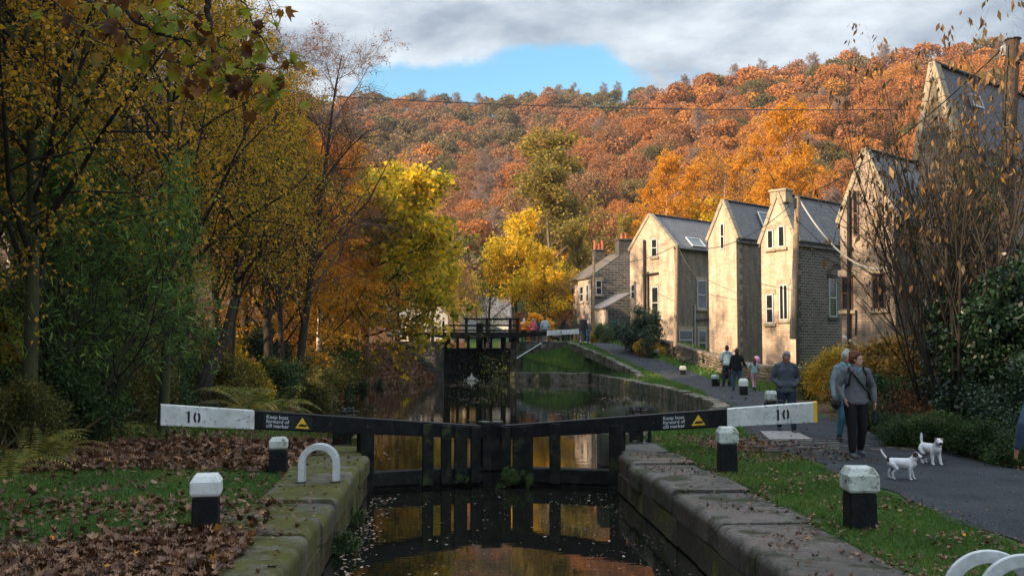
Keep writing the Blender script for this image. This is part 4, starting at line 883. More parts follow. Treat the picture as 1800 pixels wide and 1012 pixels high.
# ------------------------------------------------------------------ vegetation generator
def nrm(v): return v / (np.linalg.norm(v, axis=-1, keepdims=True) + 1e-9)
def grow(rng, P0, D0, Ls, K, wander, grav):
    N_ = len(P0); pts = np.zeros((N_, K, 3)); pts[:, 0] = P0; d = nrm(D0)
    for k in range(1, K):
        d = nrm(d + rng.normal(size=d.shape) * wander + np.array([0, 0, grav])); pts[:, k] = pts[:, k - 1] + d * (Ls / (K - 1))[:, None]
    return pts
def children(rng, pts, r, n, t0, t1, ang, ang_s, up=0.0, shape=None):
    """n children on every parent; returns start, dir, t, parent radius at start"""
    N_, K, _ = pts.shape
    t = t0 + (t1 - t0) * (np.arange(n)[None] + rng.random((N_, n))) / n; f = t * (K - 1); i = np.clip(f.astype(int), 0, K - 2); q = (f - i)[..., None]
    a = np.take_along_axis(pts, i[..., None].repeat(3, -1), 1); b = np.take_along_axis(pts, (i + 1)[..., None].repeat(3, -1), 1)
    p = a * (1 - q) + b * q; d = nrm(b - a)
    rd = rng.normal(size=d.shape); perp = nrm(rd - (rd * d).sum(-1, keepdims=True) * d); an = R(1) * (ang + ang_s * rng.normal(size=t.shape))[..., None]
    dr = nrm(d * np.cos(an) + perp * np.sin(an) + np.array([0, 0, up]))
    rr = np.take_along_axis(r, i, 1) * (1 - q[..., 0]) + np.take_along_axis(r, np.minimum(i + 1, K - 1), 1) * q[..., 0]
    return p.reshape(-1, 3), dr.reshape(-1, 3), t.reshape(-1), rr.reshape(-1)
def tubes(pts, r, n):
    N_, K, _ = pts.shape; t = nrm(np.gradient(pts, axis=1)); ref = np.where(np.abs(t[:, :1, 2:3]) < 0.9, np.array([[[0, 0, 1.0]]]), np.array([[[1.0, 0, 0]]])); a = nrm(np.cross(t, ref)); b = np.cross(t, a)
    th = np.arange(n) * 2 * math.pi / n
    V = pts[:, :, None] + r[:, :, None, None] * (np.cos(th)[None, None, :, None] * a[:, :, None] + np.sin(th)[None, None, :, None] * b[:, :, None])
    base = (np.arange(N_) * K * n)[:, None, None]; k = (np.arange(K - 1) * n)[None, :, None]; i = np.arange(n)[None, None]; j = (i + 1) % n
    F = np.stack([base + k + i, base + k + j, base + k + n + j, base + k + n + i], -1).reshape(-1, 4)
    return V.reshape(-1, 3), F
def join(parts):
    V = []; F = []; b = 0
    for v, f in parts: V.append(v); F.append(f + b); b += len(v)
    return np.concatenate(V), np.concatenate(F)
def leaf_quads(rng, P, size, asp=0.6, droop=0.3, sj=0.35, fold=0.25, dirs=None):
    n = len(P); d = rng.normal(size=(n, 3)); d[:, 2] -= droop * 1.5
    if dirs is not None: d = d * 0.6 + dirs
    d = nrm(d); rd = rng.normal(size=(n, 3)); s = nrm(np.cross(d, rd)); u = np.cross(s, d)
    L_ = (size * (1 + sj * rng.normal(size=n)).clip(0.4, 1.8))[:, None]; W = L_ * asp / 2
    V = np.stack([P, P + d * L_ * 0.45 + s * W + u * W * fold, P + d * L_, P + d * L_ * 0.45 - s * W + u * W * fold], 1).reshape(-1, 3)
    return V, np.arange(4 * n).reshape(n, 4)
SPEC = {
 #            h    r0    trunk: wander n1 t0 t1 ang up1  L1  n2 L2 n3 L3 grav(levels)           leaf: per twig, size, asp, droop, spread
 'birch': dict(h=12, r0=.13, w0=.03, n1=26, t0=.22, t1=.98, a1=50, up1=.25, L1=.30, n2=7, a2=45, L2=.42, n3=5, a3=40, L3=.65, g=(.0, .05, -.10, -.30), lv=16, ls=.058, la=.7, ld=.6, sp=.07),
 'broad': dict(h=10, r0=.17, w0=.05, n1=16, t0=.20, t1=.95, a1=58, up1=.15, L1=.50, n2=8, a2=48, L2=.42, n3=5, a3=45, L3=.5, g=(.0, .04, .0, -.03), lv=12, ls=.11, la=.95, ld=.5, sp=.12),
 'dense': dict(h=9, r0=.15, w0=.05, n1=18, t0=.10, t1=.95, a1=60, up1=.15, L1=.42, n2=8, a2=50, L2=.45, n3=5, a3=45, L3=.5, g=(.0, .04, .0, -.03), lv=22, ls=.085, la=.6, ld=.3, sp=.14),
 'willow': dict(h=7, r0=.10, w0=.06, n1=20, t0=.10, t1=.98, a1=42, up1=.35, L1=.42, n2=7, a2=35, L2=.42, n3=5, a3=30, L3=.6, g=(.0, .05, .0, -.08), lv=20, ls=.13, la=.17, ld=.35, sp=.09),
 'bare': dict(h=12, r0=.15, w0=.04, n1=20, t0=.22, t1=.97, a1=48, up1=.2, L1=.42, n2=9, a2=42, L2=.45, n3=8, a3=38, L3=.5, g=(.0, .03, -.02, -.08), lv=3, ls=.06, la=.6, ld=.5, sp=.06),
 'oak': dict(h=11, r0=.2, w0=.05, n1=16, t0=.2, t1=.9, a1=62, up1=.1, L1=.45, n2=9, a2=50, L2=.45, n3=6, a3=45, L3=.5, g=(.0, .03, .0, -.02), lv=16, ls=.09, la=.7, ld=.2, sp=.12),
}
def make_tree(kind, seed, leafm, barkm, twigm=None, **ov):
    p = dict(SPEC[kind]); p.update(ov); rng = np.random.default_rng(seed); h = p['h']; ns = p.get('stems', 1)
    P0 = rng.normal(size=(ns, 3)) * (0.12 * (ns > 1)) ; P0[:, 2] = -0.3
    D0 = np.tile([[p.get('lean', 0.0), p.get('leany', 0.0), 1.0]], (ns, 1)) + rng.normal(size=(ns, 3)) * (0.22 if ns > 1 else 0.03)
    K0 = 12; T = grow(rng, P0, D0, h * (1 - 0.25 * rng.random(ns) * (ns > 1)), K0, p['w0'], 0.02)
    r0 = p['r0'] / (1 if ns == 1 else ns ** 0.4); tr = (r0 * (1 - np.linspace(0, 1, K0) ** 1.1 * 0.92))[None].repeat(ns, 0); tr[:, 0] *= 1.35
    trunkV, trunkF = tubes(T, tr, 9)
    s, d, t, rp = children(rng, T, tr, p['n1'] // (1 if ns == 1 else max(1, ns // 2)), p['t0'], p['t1'], p['a1'], 10, p['up1'])
    sh = p.get('shape', 'dome'); f = (1.15 - 0.8 * t) if sh == 'dome' else (1.25 - 1.1 * t) if sh == 'cone' else (0.55 + 0.9 * np.sin(math.pi * (t * 0.8 + 0.1)) - .4 * t)
    if 'bias' in p:  # longer limbs one side
        f = f * (1 + p.get('bamt', 0.5) * (nrm(d) @ np.array(p['bias'])))
    L1 = h * p['L1'] * f * (0.8 + 0.4 * rng.random(len(t))); K = 7
    B1 = grow(rng, s, d, L1, K, 0.10, p['g'][1]); r1 = np.minimum(rp * 0.6, 0.011 * L1 + 0.008)[:, None] * np.linspace(1, 0.25, K)[None]
    s, d, t, rp = children(rng, B1, r1, p['n2'], 0.12, 1.0, p['a2'], 10, 0)
    L2 = np.repeat(L1, p['n2']) * p['L2'] * (1.15 - 0.6 * t) * (0.75 + 0.5 * rng.random(len(t))); K = 5
    B2 = grow(rng, s, d, L2, K, 0.13, p['g'][2]); r2 = np.minimum(rp * 0.7, 0.010 * L2 + 0.004)[:, None] * np.linspace(1, 0.3, K)[None]
    s, d, t, rp = children(rng, B2, r2, p['n3'], 0.1, 1.0, p['a3'], 12, 0)
    L3 = np.repeat(L2, p['n3']) * p['L3'] * (0.7 + 0.6 * rng.random(len(t))); K = 4
    B3 = grow(rng, s, d, L3, K, 0.14, p['g'][3]); r3 = np.minimum(rp * 0.8, p.get('tw', 0.005))[:, None] * np.linspace(1, 0.5, K)[None]
    parts = [tubes(B1, r1, 6), tubes(B2, r2, 4), tubes(B3, r3, 3)]
    if p.get('n4'):
        s, d, t, rp = children(rng, B3, r3, p['n4'], 0.1, 1.0, 35, 12, 0); L4 = np.repeat(L3, p['n4']) * 0.6; B4 = grow(rng, s, d, L4, 3, 0.14, p['g'][3]); parts.append(tubes(B4, np.full((len(s), 3), p.get('tw', .004) * 0.7), 3))
    out = {}
    out['trunk'] = fast_mesh(kind + "_trunk", trunkV, trunkF, [barkm], True)
    V, F = join(parts); out['branches'] = fast_mesh(kind + "_branches", V, F, [twigm or barkm], True)
    if p['lv'] > 0:
        nl = p['lv']; pick = B3 if p.get('keep', 1.0) >= 1 else B3[rng.random(len(B3)) < p['keep']]
        t = rng.random((len(pick), nl)) * (pick.shape[1] - 1.001); i = t.astype(int); q = (t - i)[..., None]
        a = np.take_along_axis(pick, i[..., None].repeat(3, -1), 1); b = np.take_along_axis(pick, (i + 1)[..., None].repeat(3, -1), 1)
        P = (a * (1 - q) + b * q).reshape(-1, 3) + rng.normal(size=(len(pick) * nl, 3)) * p['sp']
        dirs = np.repeat(nrm(pick[:, -1] - pick[:, 0]), nl, 0) * 0.5
        V, F = leaf_quads(rng, P, p['ls'], p['la'], p['ld'], dirs=dirs); out['leaves'] = fast_mesh(kind + "_leaves", V, F, [leafm])
    return out
def place_tree(name, parts, x, y, rz, sc, label, group=None, z=None, cat="tree", lean=None):
    z = Z(x, y) if z is None else z
    r = empty(name, (x, y, z - 0.05), rz, label, cat, group); r.scale = (sc, sc, sc) if np.isscalar(sc) else sc
    if lean: r.rotation_euler = (lean[0], lean[1], rz)
    t = link("trunk", parts['trunk'], r); b = link("branches", parts['branches'], r)
    if 'leaves' in parts: link("crown", parts['leaves'], r)
    return r
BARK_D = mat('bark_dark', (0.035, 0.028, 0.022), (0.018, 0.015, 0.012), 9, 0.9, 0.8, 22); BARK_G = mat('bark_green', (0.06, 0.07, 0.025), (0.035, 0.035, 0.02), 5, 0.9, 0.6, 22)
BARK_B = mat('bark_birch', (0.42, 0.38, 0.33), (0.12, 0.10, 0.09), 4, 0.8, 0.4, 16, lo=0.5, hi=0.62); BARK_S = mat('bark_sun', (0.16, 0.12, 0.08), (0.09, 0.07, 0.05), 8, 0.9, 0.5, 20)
TWIG_P = mat('twig_purple', (0.10, 0.06, 0.05), (0.06, 0.04, 0.035), 8, 0.8)
LF_GOLD = leaf_mat('leaf_gold', [(0, (0.10, 0.13, 0.02)), (.3, (0.30, 0.24, 0.02)), (.6, (0.60, 0.36, 0.03)), (1, (0.58, 0.26, 0.02))], 0.55)
LF_ORNG = leaf_mat('leaf_orange', [(0, (0.26, 0.14, 0.02)), (.35, (0.56, 0.26, 0.02)), (.7, (0.66, 0.31, 0.02)), (1, (0.50, 0.15, 0.015))], 0.55)
LF_YEL = leaf_mat('leaf_yellow', [(0, (0.12, 0.17, 0.02)), (.3, (0.40, 0.34, 0.02)), (.65, (0.70, 0.46, 0.02)), (1, (0.68, 0.34, 0.02))], 0.55)
LF_OLIV = leaf_mat('leaf_olive', [(0, (0.04, 0.06, 0.015)), (.4, (0.11, 0.12, 0.03)), (.75, (0.20, 0.16, 0.03)), (1, (0.34, 0.20, 0.03))], 0.4)
LF_GRN = leaf_mat('leaf_green', [(0, (0.015, 0.035, 0.012)), (.4, (0.035, 0.075, 0.02)), (.8, (0.07, 0.12, 0.03)), (1, (0.20, 0.19, 0.03))], 0.3)
LF_WIL = leaf_mat('leaf_willow', [(0, (0.06, 0.12, 0.03)), (.4, (0.13, 0.25, 0.05)), (.8, (0.26, 0.34, 0.06)), (1, (0.46, 0.38, 0.05))], 0.45)
LF_RUS = leaf_mat('leaf_russet', [(0, (0.07, 0.03, 0.015)), (.4, (0.20, 0.08, 0.03)), (.75, (0.32, 0.13, 0.04)), (1, (0.18, 0.12, 0.05))], 0.4)
LF_IVY = leaf_mat('leaf_ivy', [(0, (0.008, 0.02, 0.010)), (.5, (0.018, 0.045, 0.018)), (.85, (0.035, 0.08, 0.03)), (1, (0.12, 0.12, 0.03))], 0.2, rough=0.4, spec=0.5)
LF_BLZ = leaf_mat('leaf_bright', [(0, (0.55, 0.30, 0.02)), (.5, (0.75, 0.40, 0.02)), (1, (0.70, 0.22, 0.02))], 0.5)
T = {}
T['birchA'] = make_tree('birch', 11, LF_GOLD, BARK_G, BARK_D, lv=20, ls=.066, L1=.36); T['birchB'] = make_tree('birch', 12, LF_GOLD, BARK_D, BARK_D, h=13, lv=22, ls=.066, L1=.36); T['birchO'] = make_tree('birch', 13, LF_ORNG, BARK_B, BARK_D, lv=38, ls=.085, L1=.36, t0=.12)
T['olive'] = make_tree('dense', 14, LF_OLIV, BARK_D); T['olive2'] = make_tree('oak', 15, LF_OLIV, BARK_D)
T['willow'] = make_tree('willow', 16, LF_WIL, BARK_G, BARK_D, stems=4, ls=.17, la=.13, lv=12); T['green'] = make_tree('dense', 17, LF_GRN, BARK_D, t0=.05, lv=24)
T['bareA'] = make_tree('bare', 18, LF_RUS, BARK_D, TWIG_P, n4=3); T['bareB'] = make_tree('bare', 19, LF_RUS, BARK_D, BARK_D, bias=(0.9, 0, 0), bamt=0.7, n4=3, lv=4)
T['bareW'] = make_tree('bare', 25, LF_ORNG, BARK_B, TWIG_P, n4=2, lv=6, ls=.09)
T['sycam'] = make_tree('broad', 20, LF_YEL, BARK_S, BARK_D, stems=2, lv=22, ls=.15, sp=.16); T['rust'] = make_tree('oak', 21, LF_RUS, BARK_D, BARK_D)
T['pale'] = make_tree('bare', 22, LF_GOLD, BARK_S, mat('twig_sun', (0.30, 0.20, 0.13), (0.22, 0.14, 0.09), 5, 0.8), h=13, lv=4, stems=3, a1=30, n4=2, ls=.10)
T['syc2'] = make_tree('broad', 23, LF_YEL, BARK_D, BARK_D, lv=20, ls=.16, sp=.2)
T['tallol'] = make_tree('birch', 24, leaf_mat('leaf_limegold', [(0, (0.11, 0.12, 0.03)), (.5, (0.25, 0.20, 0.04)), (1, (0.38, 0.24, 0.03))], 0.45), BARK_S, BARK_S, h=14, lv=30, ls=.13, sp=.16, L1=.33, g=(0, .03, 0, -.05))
rng = np.random.default_rng(77)
def tr(kind, px, Y, sc, name, label, group=None, lean=None, **k):
    return place_tree(name, T[kind], colX(px, Y), Y, rng.random() * 6.28, sc, label, group, lean=lean, **k)
LG = "trees on the left wooded bank"
def left_trees():
    L_ = [
     # front layer
     ('birchA', 52, 17.5, 1.05, "birch_tree", "birch with a green mossy trunk at the left edge, gold leaves above the willow"),
     ('willow', 118, 19.5, 0.92, "willow_tree", "green narrow leaved willow spreading over the left bank"),
     ('willow', 235, 24.0, 0.85, "willow_tree", "smaller green willow right of the mossy trunked birch"),
     ('birchB', 262, 25.0, 1.0, "birch_tree", "gold birch with a pale grey trunk behind the willows"),
     ('bareB', 345, 31.0, 0.95, "bare_tree", "tree with long bare dark branches reaching right above the pool bank"),
     ('birchA', 180, 27.0, 1.0, "birch_tree", "gold speckled birch standing behind the two willows"),
     ('green', 150, 22.0, 0.62, "dark_green_tree", "low dark green tree under the willow on the left bank"),
     ('green', 300, 27.5, 0.55, "dark_green_tree", "low dark green tree by the pale grey birch trunk"),
     ('olive', -40, 22.0, 1.1, "olive_tree", "olive leaved tree cut by the left edge of the photo"),
     ('birchB', 370, 33.0, 0.95, "birch_tree", "gold birch above the leaning dark trunk"),
     ('rust', 40, 32.0, 1.2, "oak_tree", "russet oak high on the left bank behind the mossy birch"),
     ('birchO', 470, 38.0, 0.92, "birch_tree", "orange birch at the middle of the left bank above the ferns"),
     ('birchO', 560, 43.0, 0.86, "birch_tree", "orange birch hanging over the bank just left of the sycamore"),
     ('olive2', 430, 42.0, 1.0, "oak_tree", "olive brown oak behind the orange birches"),
     ('bareA', 520, 36.0, 1.12, "bare_tree", "tall purple twigged bare tree against the cloud, left of the blue sky"),
     ('bareB', 475, 35.0, 1.15, "bare_tree", "bare tree with drooping twigs reaching into the sky at the top"),
     ('birchB', 400, 30.0, 0.92, "birch_tree", "gold birch between the leaning trunk and the bare trees"),
     ('birchB', 500, 33.5, 0.84, "birch_tree", "gold birch over the ferns, in front of the orange birches"),
     ('birchA', 290, 21.5, 0.9, "birch_tree", "gold birch right of the second willow, nearest the beam's white end"),
     ('birchO', 600, 47.5, 0.92, "birch_tree", "orange birch rising directly behind the water's edge bushes"),
     ('birchO', 535, 50.0, 1.0, "birch_tree", "tall orange birch in the second row left of the sycamore"),
     ('birchB', 430, 52.0, 1.05, "birch_tree", "gold birch far up the bank behind the orange birches"),
     ('olive', 600, 60.0, 0.95, "olive_tree", "olive leaved tree behind the sycamore's left side"),
     ('syc2', 700, 62.0, 1.0, "sycamore_tree", "second yellow sycamore behind the twin trunked one"),
     ('sycam', 640, 51.5, 1.24, "sycamore_tree", "yellow sycamore with twin pale trunks on the bank by the far lock"),
     ('pale', 690, 74.0, 1.05, "bare_tree", "sunlit pale twigged tree against the blue sky gap, left of the hillside"),
     ('pale', 742, 84.0, 0.95, "bare_tree", "pale twiggy tree with few yellow leaves above the sycamore"),
     ('pale', 620, 66.0, 1.05, "bare_tree", "pale twiggy tree rising behind the orange birch"),
     ('green', 622, 58.0, 1.25, "conifer_tree", "dark green ivy clad tree rising behind the sycamore"),
     ('syc2', 760, 72.0, 0.72, "sycamore_tree", "gold tree behind the far lock's left wing wall"),
    ]
    for k, px, Y, sc, nm, lb in L_: tr(k, px, Y, sc, nm, lb, LG)
    for k, x, y, sc, nm, lb in [('bareA', -9.0, 42, 1.35, "bare_tree", "towering bare purple twigged tree over the left bank, its top against the cloud"), ('bareB', -10.5, 45, 1.3, "bare_tree", "towering bare dark tree behind the orange birches"), ('bareA', -11.5, 55, 1.35, "bare_tree", "tall bare tree at the far end of the left bank"), ('bareB', -8.0, 60, 1.1, "bare_tree", "bare tree rising over the sycamore's crown")]:
        place_tree(nm, T[k], x, y, rng.random() * 6.28, sc, lb, LG)
    # deeper rows on the slope, shading the bank
    bk = ['birchA', 'birchB', 'olive2', 'rust', 'birchA', 'bareA', 'olive', 'birchO']
    adj = {'birchA': ("birch_tree", "gold birch in the deep wood on the left slope"), 'birchB': ("birch_tree", "thin gold birch in the deep wood on the left slope"), 'olive2': ("oak_tree", "olive oak in the deep wood on the left slope"), 'rust': ("oak_tree", "russet oak in the deep wood on the left slope"),
           'bareA': ("bare_tree", "bare twiggy tree in the deep wood on the left slope"), 'olive': ("olive_tree", "dense olive tree in the deep wood on the left slope"), 'birchO': ("birch_tree", "orange birch in the deep wood on the left slope")}
    n = 0
    for Y in (26, 33, 41, 56, 67):
        for px in range(-160, 560, 105):
            if Y > 50 and px < 60: continue
            if 38 < Y < 60 and px > 150: continue
            x = colX(px + rng.uniform(-40, 40), Y)
            if x > -11.5: continue
            k = bk[(n * 5 + int(Y)) % len(bk)]; n += 1; nm, lb = adj[k]
            place_tree(nm, T[k], x, Y + rng.uniform(-2, 2), rng.random() * 6.28, rng.uniform(0.85, 1.15), lb, LG)
    for x, y, k, sc in ((-10.2, 15.2, 'birchA', 1.55), (-11.5, 18.3, 'birchB', 1.5), (-9.8, 12.2, 'birchB', 1.45), (-11.2, 16.2, 'olive2', (1.3, 1.3, 2.0)), (-12.2, 19.6, 'olive2', (1.3, 1.3, 1.95)), (-13.6, 14.0, 'olive', (1.5, 1.5, 2.4)), (-9.5, 20.5, 'birchB', 1.3), (-12.5, 23.5, 'birchA', 1.45), (-10.8, 27.5, 'birchB', 1.35)):
        nm, lb = adj[k]; place_tree(nm, T[k], x, y, rng.random() * 6.28, sc, lb.replace("in the deep wood", "added for shade, towering at the near end"), LG)  # stretched tall trees added to throw shade on the nearer houses
    # off-frame shade trees standing further along the same bank
    for x, y, k in ((-9.5, 13, 'olive'), (-10, 9, 'birchA'), (-12, 5, 'olive2'), (-11, 0, 'rust'), (-13, -5, 'olive'), (-15, 11, 'rust'), (-16, 4, 'olive'), (-10.5, -9, 'olive2'), (-14, 17, 'olive2')):
        nm, lb = adj[k]; place_tree(nm, T[k], x, y, rng.random() * 6.28, 1.1, lb, LG)
left_trees()
# middle distance
for k, px, Y, sc, nm, lb in [
     ('syc2', 905, 84, 1.05, "sycamore_tree", "bright yellow tree left of the tall olive tree, behind the crowd"),
     ('tallol', 972, 92, (1.85, 1.85, 1.38), "tall_tree", "tallest olive gold tree standing alone against the hillside"),
     ('syc2', 955, 80, 0.70, "sycamore_tree", "lower orange yellow tree behind the bright bush"),
     ('green', 858, 88, 0.95, "dark_green_tree", "dark green tree left of the bright yellow tree"),
     ('olive2', 1035, 98, 0.85, "olive_tree", "olive tree behind the cottage chimneys"),
     ('tallol', 1012, 88, 0.72, "olive_tree", "olive gold tree between the bright bush and the cottage roof"),
     ('pale', 990, 82, 0.50, "bare_shrub", "pale brown twiggy shrub against the cottage wall"),
     ('pale', 965, 84, 0.52, "bare_shrub", "pale brown twiggy shrub behind the bright yellow bush"),
     ('syc2', 820, 104, 0.8, "gold_tree", "gold tree above the dark distant roof"),
     ('bareA', 845, 96, 0.62, "bare_tree", "bare brown tree over the far footbridge"),
     ('bareA', 800, 92, 0.72, "bare_tree", "bare brown tree between the sycamore and the footbridge"),
     ('birchO', 1165, 92, 1.40, "birch_tree", "orange birch rising behind the farthest tall gable"),
     ('birchO', 1215, 98, 1.42, "birch_tree", "orange birch above the skylight of the farthest tall house"),
     ('bareW', 1262, 88, 1.42, "birch_tree", "bare white stemmed birch between the orange birches"),
     ('birchO', 1300, 100, 1.50, "birch_tree", "orange birch behind the narrow gabled house"),
     ('birchO', 1372, 82, 1.58, "birch_tree", "tallest brilliant orange birch above the house with the chimney stack"),
     ('birchO', 1345, 94, 1.3, "birch_tree", "lower orange birch left of the tallest brilliant one"),
     ('birchO', 1425, 96, 1.25, "birch_tree", "orange birch right of the tallest brilliant one"),
     ('syc2', 1250, 90, 1.25, "gold_tree", "gold tree filling the gap between house roofs"),
     ('tallol', 1120, 108, 0.95, "olive_tree", "olive tree left of the orange birches behind the houses")]:
    tr(k, px, Y, sc, nm, lb, "autumn trees beyond the lock and houses")
# ------------------------------------------------------------------ hillside forest
def crown_blob(rng, r, n, ls):
    nl = 22; c = nrm(rng.normal(size=(nl, 3))) * np.array([0.62, 0.62, 0.45]) * (0.6 + 0.5 * rng.random((nl, 1))); c[:, 2] = np.abs(c[:, 2]) * 1.2; rs = rng.uniform(0.22, 0.42, nl)
    k = rng.integers(0, nl, n); d = nrm(rng.normal(size=(n, 3)) + np.array([0, 0, 0.35])); P = c[k] + d * (rs[k] * (0.62 + 0.5 * rng.random(n)))[:, None]
    dm = np.linalg.norm(P[:, None] - c[None], axis=2) / rs[None]; dm[np.arange(n), k] = 9; ok = dm.min(1) > 0.6; P = P[ok]; d = d[ok]; n = len(P)
    nn = nrm(d + rng.normal(size=(n, 3)) * 0.8); a = nrm(np.cross(nn, rng.normal(size=(n, 3)))); b = np.cross(nn, a); s = (ls / r * (0.6 + 0.8 * rng.random(n)))[:, None]
    V = np.stack([P - a * s, P - b * s * 0.6 + nn * s * 0.3, P + a * s, P + b * s * 0.7], 1) * r
    V[..., 2] *= 1.0
    return V.reshape(-1, 3), np.arange(4 * n).reshape(n, 4)
HR = [(p_, tuple(c_ * k_ for c_, k_ in zip(q_, (.94, .86, .78)))) for p_, q_ in [(0, (0.085, 0.085, 0.025)), (.10, (0.14, 0.115, 0.03)), (.25, (0.20, 0.145, 0.065)), (.40, (0.25, 0.13, 0.06)), (.60, (0.34, 0.145, 0.045)), (.80, (0.42, 0.175, 0.035)), (.93, (0.46, 0.22, 0.035)), (1, (0.50, 0.28, 0.04))]]
LF_HO = leaf_mat('hill_leaf', HR, 0.3, src='object'); LF_HG = leaf_mat('hill_leaf_far', HR, 0.3, src='geometry')
rng = np.random.default_rng(101)
HT = []
for k in range(7):
    V, F = crown_blob(rng, 5.6, 14000, 0.14); V[:, 2] += 5.0; HT.append(fast_mesh("hill_crown", V, F, [LF_HO]))
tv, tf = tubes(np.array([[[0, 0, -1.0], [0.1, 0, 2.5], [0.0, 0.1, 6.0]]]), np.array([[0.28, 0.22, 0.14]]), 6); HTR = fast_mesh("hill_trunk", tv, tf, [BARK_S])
HTB = []
for k in range(2):
    b_ = make_tree('bare', 40 + k, LF_RUS, BARK_S, mat('twig_grey%d' % k, (0.24, 0.17, 0.14), (0.17, 0.12, 0.10), 3, 0.8), h=10, lv=0, n3=9, tw=0.03, n4=3); HTB.append(b_)
cand = []
Yc = 128.0
while Yc < 470:
    step = 6.6 + (Yc - 128) * 0.004; a = -0.30
    while a < 0.66:
        x = a * Yc + rng.uniform(-2.4, 2.4); y = Yc + rng.uniform(-2.6, 2.6); cand.append((x, y)); a += (step * (0.9 + 0.35 * rng.random())) / Yc
    Yc += step * 0.9
cand = np.array(cand); cz = zg(cand[:, 0], cand[:, 1]); pxs = 801 + 1750 * cand[:, 0] / cand[:, 1]; pys = 600 - 1750 * (cz + 8 - H) / cand[:, 1]
# keep only those not hidden: compare with nearer crest along the column
vis = (pxs > 480) & (pys < 480) & ~((pxs > 1920)) 
for i in np.where(vis)[0]:
    if cand[i, 1] > YN + 4:
        # hidden behind the near crest?
        if pys[i] > crest(pxs[i], NEARP) - 2: vis[i] = False
    if cand[i, 1] > YF + 6: vis[i] = False
cand, cz, pxs, pys = cand[vis], cz[vis], pxs[vis], pys[vis]
scs = rng.uniform(0.62, 1.12, len(cand)); 
tint = np.clip(0.56 + 0.15 * rng.normal(size=len(cand)) + 0.20 * hump(cand[:, 0], cand[:, 1], 20, 5) + np.where(pxs > 1140, 0.08, -0.03), 0, 1)
dk = (cand[:, 1] > YN + 4); tint = np.where(dk, np.clip(tint - 0.22, 0, 1), tint); tint = np.where((pxs < 1100) & ~dk, np.clip(tint - 0.06, 0, 1), tint)
tint = np.where(rng.random(len(cand)) < 0.12, rng.uniform(0.0, 0.15, len(cand)), tint)
order = np.argsort(-(scs / cand[:, 1]) * ((pys < 420) & (pxs > 760)))
near_i, far_i = order[:300], order[300:]
def tint_words(t):
    return "dark olive green" if t < .15 else "grey olive" if t < .33 else "dull brown" if t < .5 else "russet" if t < .68 else "orange brown" if t < .86 else "golden orange"
def spot_words(px, Y):
    return "on the spur above the houses" if px > 1140 else "in the hollow of the hillside left of the houses" if px > 860 else "on the hillside right of the sycamore"
for i in near_i:
    x, y = cand[i]; t = float(tint[i])
    r = empty("hillside_tree", (x, y, cz[i] - 0.5), rng.random() * 6.28, "%s round crowned tree %s" % (tint_words(t), spot_words(pxs[i], y)), "tree", "%s trees %s" % (tint_words(t), spot_words(pxs[i], y)))
    s = scs[i]; r.scale = (s * rng.uniform(.9, 1.15), s * rng.uniform(.9, 1.15), s * rng.uniform(0.8, 1.2))
    c = link("crown", HT[rng.integers(len(HT))], r); c["tint"] = t; link("trunk", HTR, r)
FV = []; FF = []; TA = []; b = 0
LOW = []
for k in range(6):
    V, F = crown_blob(rng, 5.4, 2600, 0.32); V[:, 2] += 5.0; LOW.append((V, F))
for i in far_i:
    V, F = LOW[rng.integers(6)]; th = rng.random() * 6.28; c, s_ = math.cos(th), math.sin(th); s = scs[i]; W = V * np.array([s, s, s * rng.uniform(.8, 1.2)]); W = np.stack([W[:, 0] * c - W[:, 1] * s_, W[:, 0] * s_ + W[:, 1] * c, W[:, 2]], 1) + np.array([cand[i, 0], cand[i, 1], cz[i] - 0.5])
    FV.append(W); FF.append(F + b); TA.append(np.full(len(W), tint[i])); b += len(W)
o = link("hillside_forest", fast_mesh("hillside_forest", np.concatenate(FV), np.concatenate(FF), [LF_HG], attr={"tint": np.concatenate(TA)})); tag(o, "far autumn wood on the upper hillside", kind="stuff")
print("HILL", len(cand), len(near_i))
bare_i = [i for i in near_i if pxs[i] < 1500][5::11][:26]
for i in bare_i:
    place_tree("bare_tree", HTB[int(i) % 2], cand[i, 0] + 3.5, cand[i, 1] - 4.5, i * 1.0, 1.15, "pale grey leafless tree among the coloured crowns of the hillside", "leafless trees among the hillside wood")
# bare trees breaking the skyline
for px in (740, 800, 838, 918, 935, 985, 1010, 1060, 1085, 1150, 1215, 1300, 1345, 1445, 1520, 1580):
    Yb = YF - 2 if px < 1140 else YN - 2; x = (px - 801) / 1750 * Yb
    place_tree("bare_tree", HTB[rng.integers(2)], x, Yb, rng.random() * 6.28, rng.uniform(0.9, 1.15), "small grey leafless tree standing on the far skyline", "leafless trees along the skyline")
# ------------------------------------------------------------------ bushes, ferns, right-hand vegetation
def bush_parts(kind, seed, lm, h, stems, **k):
    d = dict(h=h, stems=stems, t0=.08, r0=.05, w0=.10, n1=16, L1=.5, lv=18); d.update(k); return make_tree(kind, seed, lm, BARK_D, **d)
T['bushG'] = bush_parts('dense', 50, LF_GRN, 2.2, 6, ls=.075); T['bushD'] = bush_parts('dense', 51, LF_IVY, 2.4, 6, ls=.07, lv=26)
T['bushO'] = bush_parts('dense', 52, LF_GOLD, 2.2, 7, ls=.07); T['bushY'] = bush_parts('broad', 53, LF_YEL, 2.2, 6, ls=.10); T['bushR'] = bush_parts('bare', 54, LF_RUS, 2.2, 8, lv=3, ls=.05, tw=.006)
T['bushOl'] = bush_parts('dense', 55, LF_OLIV, 2.0, 7, ls=.06)
T['bright'] = bush_parts('broad', 56, LF_BLZ, 2.4, 7, ls=.20, lv=16)
T['tangle'] = bush_parts('bare', 57, LF_RUS, 1.7, 12, lv=1, ls=.05, tw=.006, w0=.25, n3=8, g=(-.05, -.06, -.12, -.15))
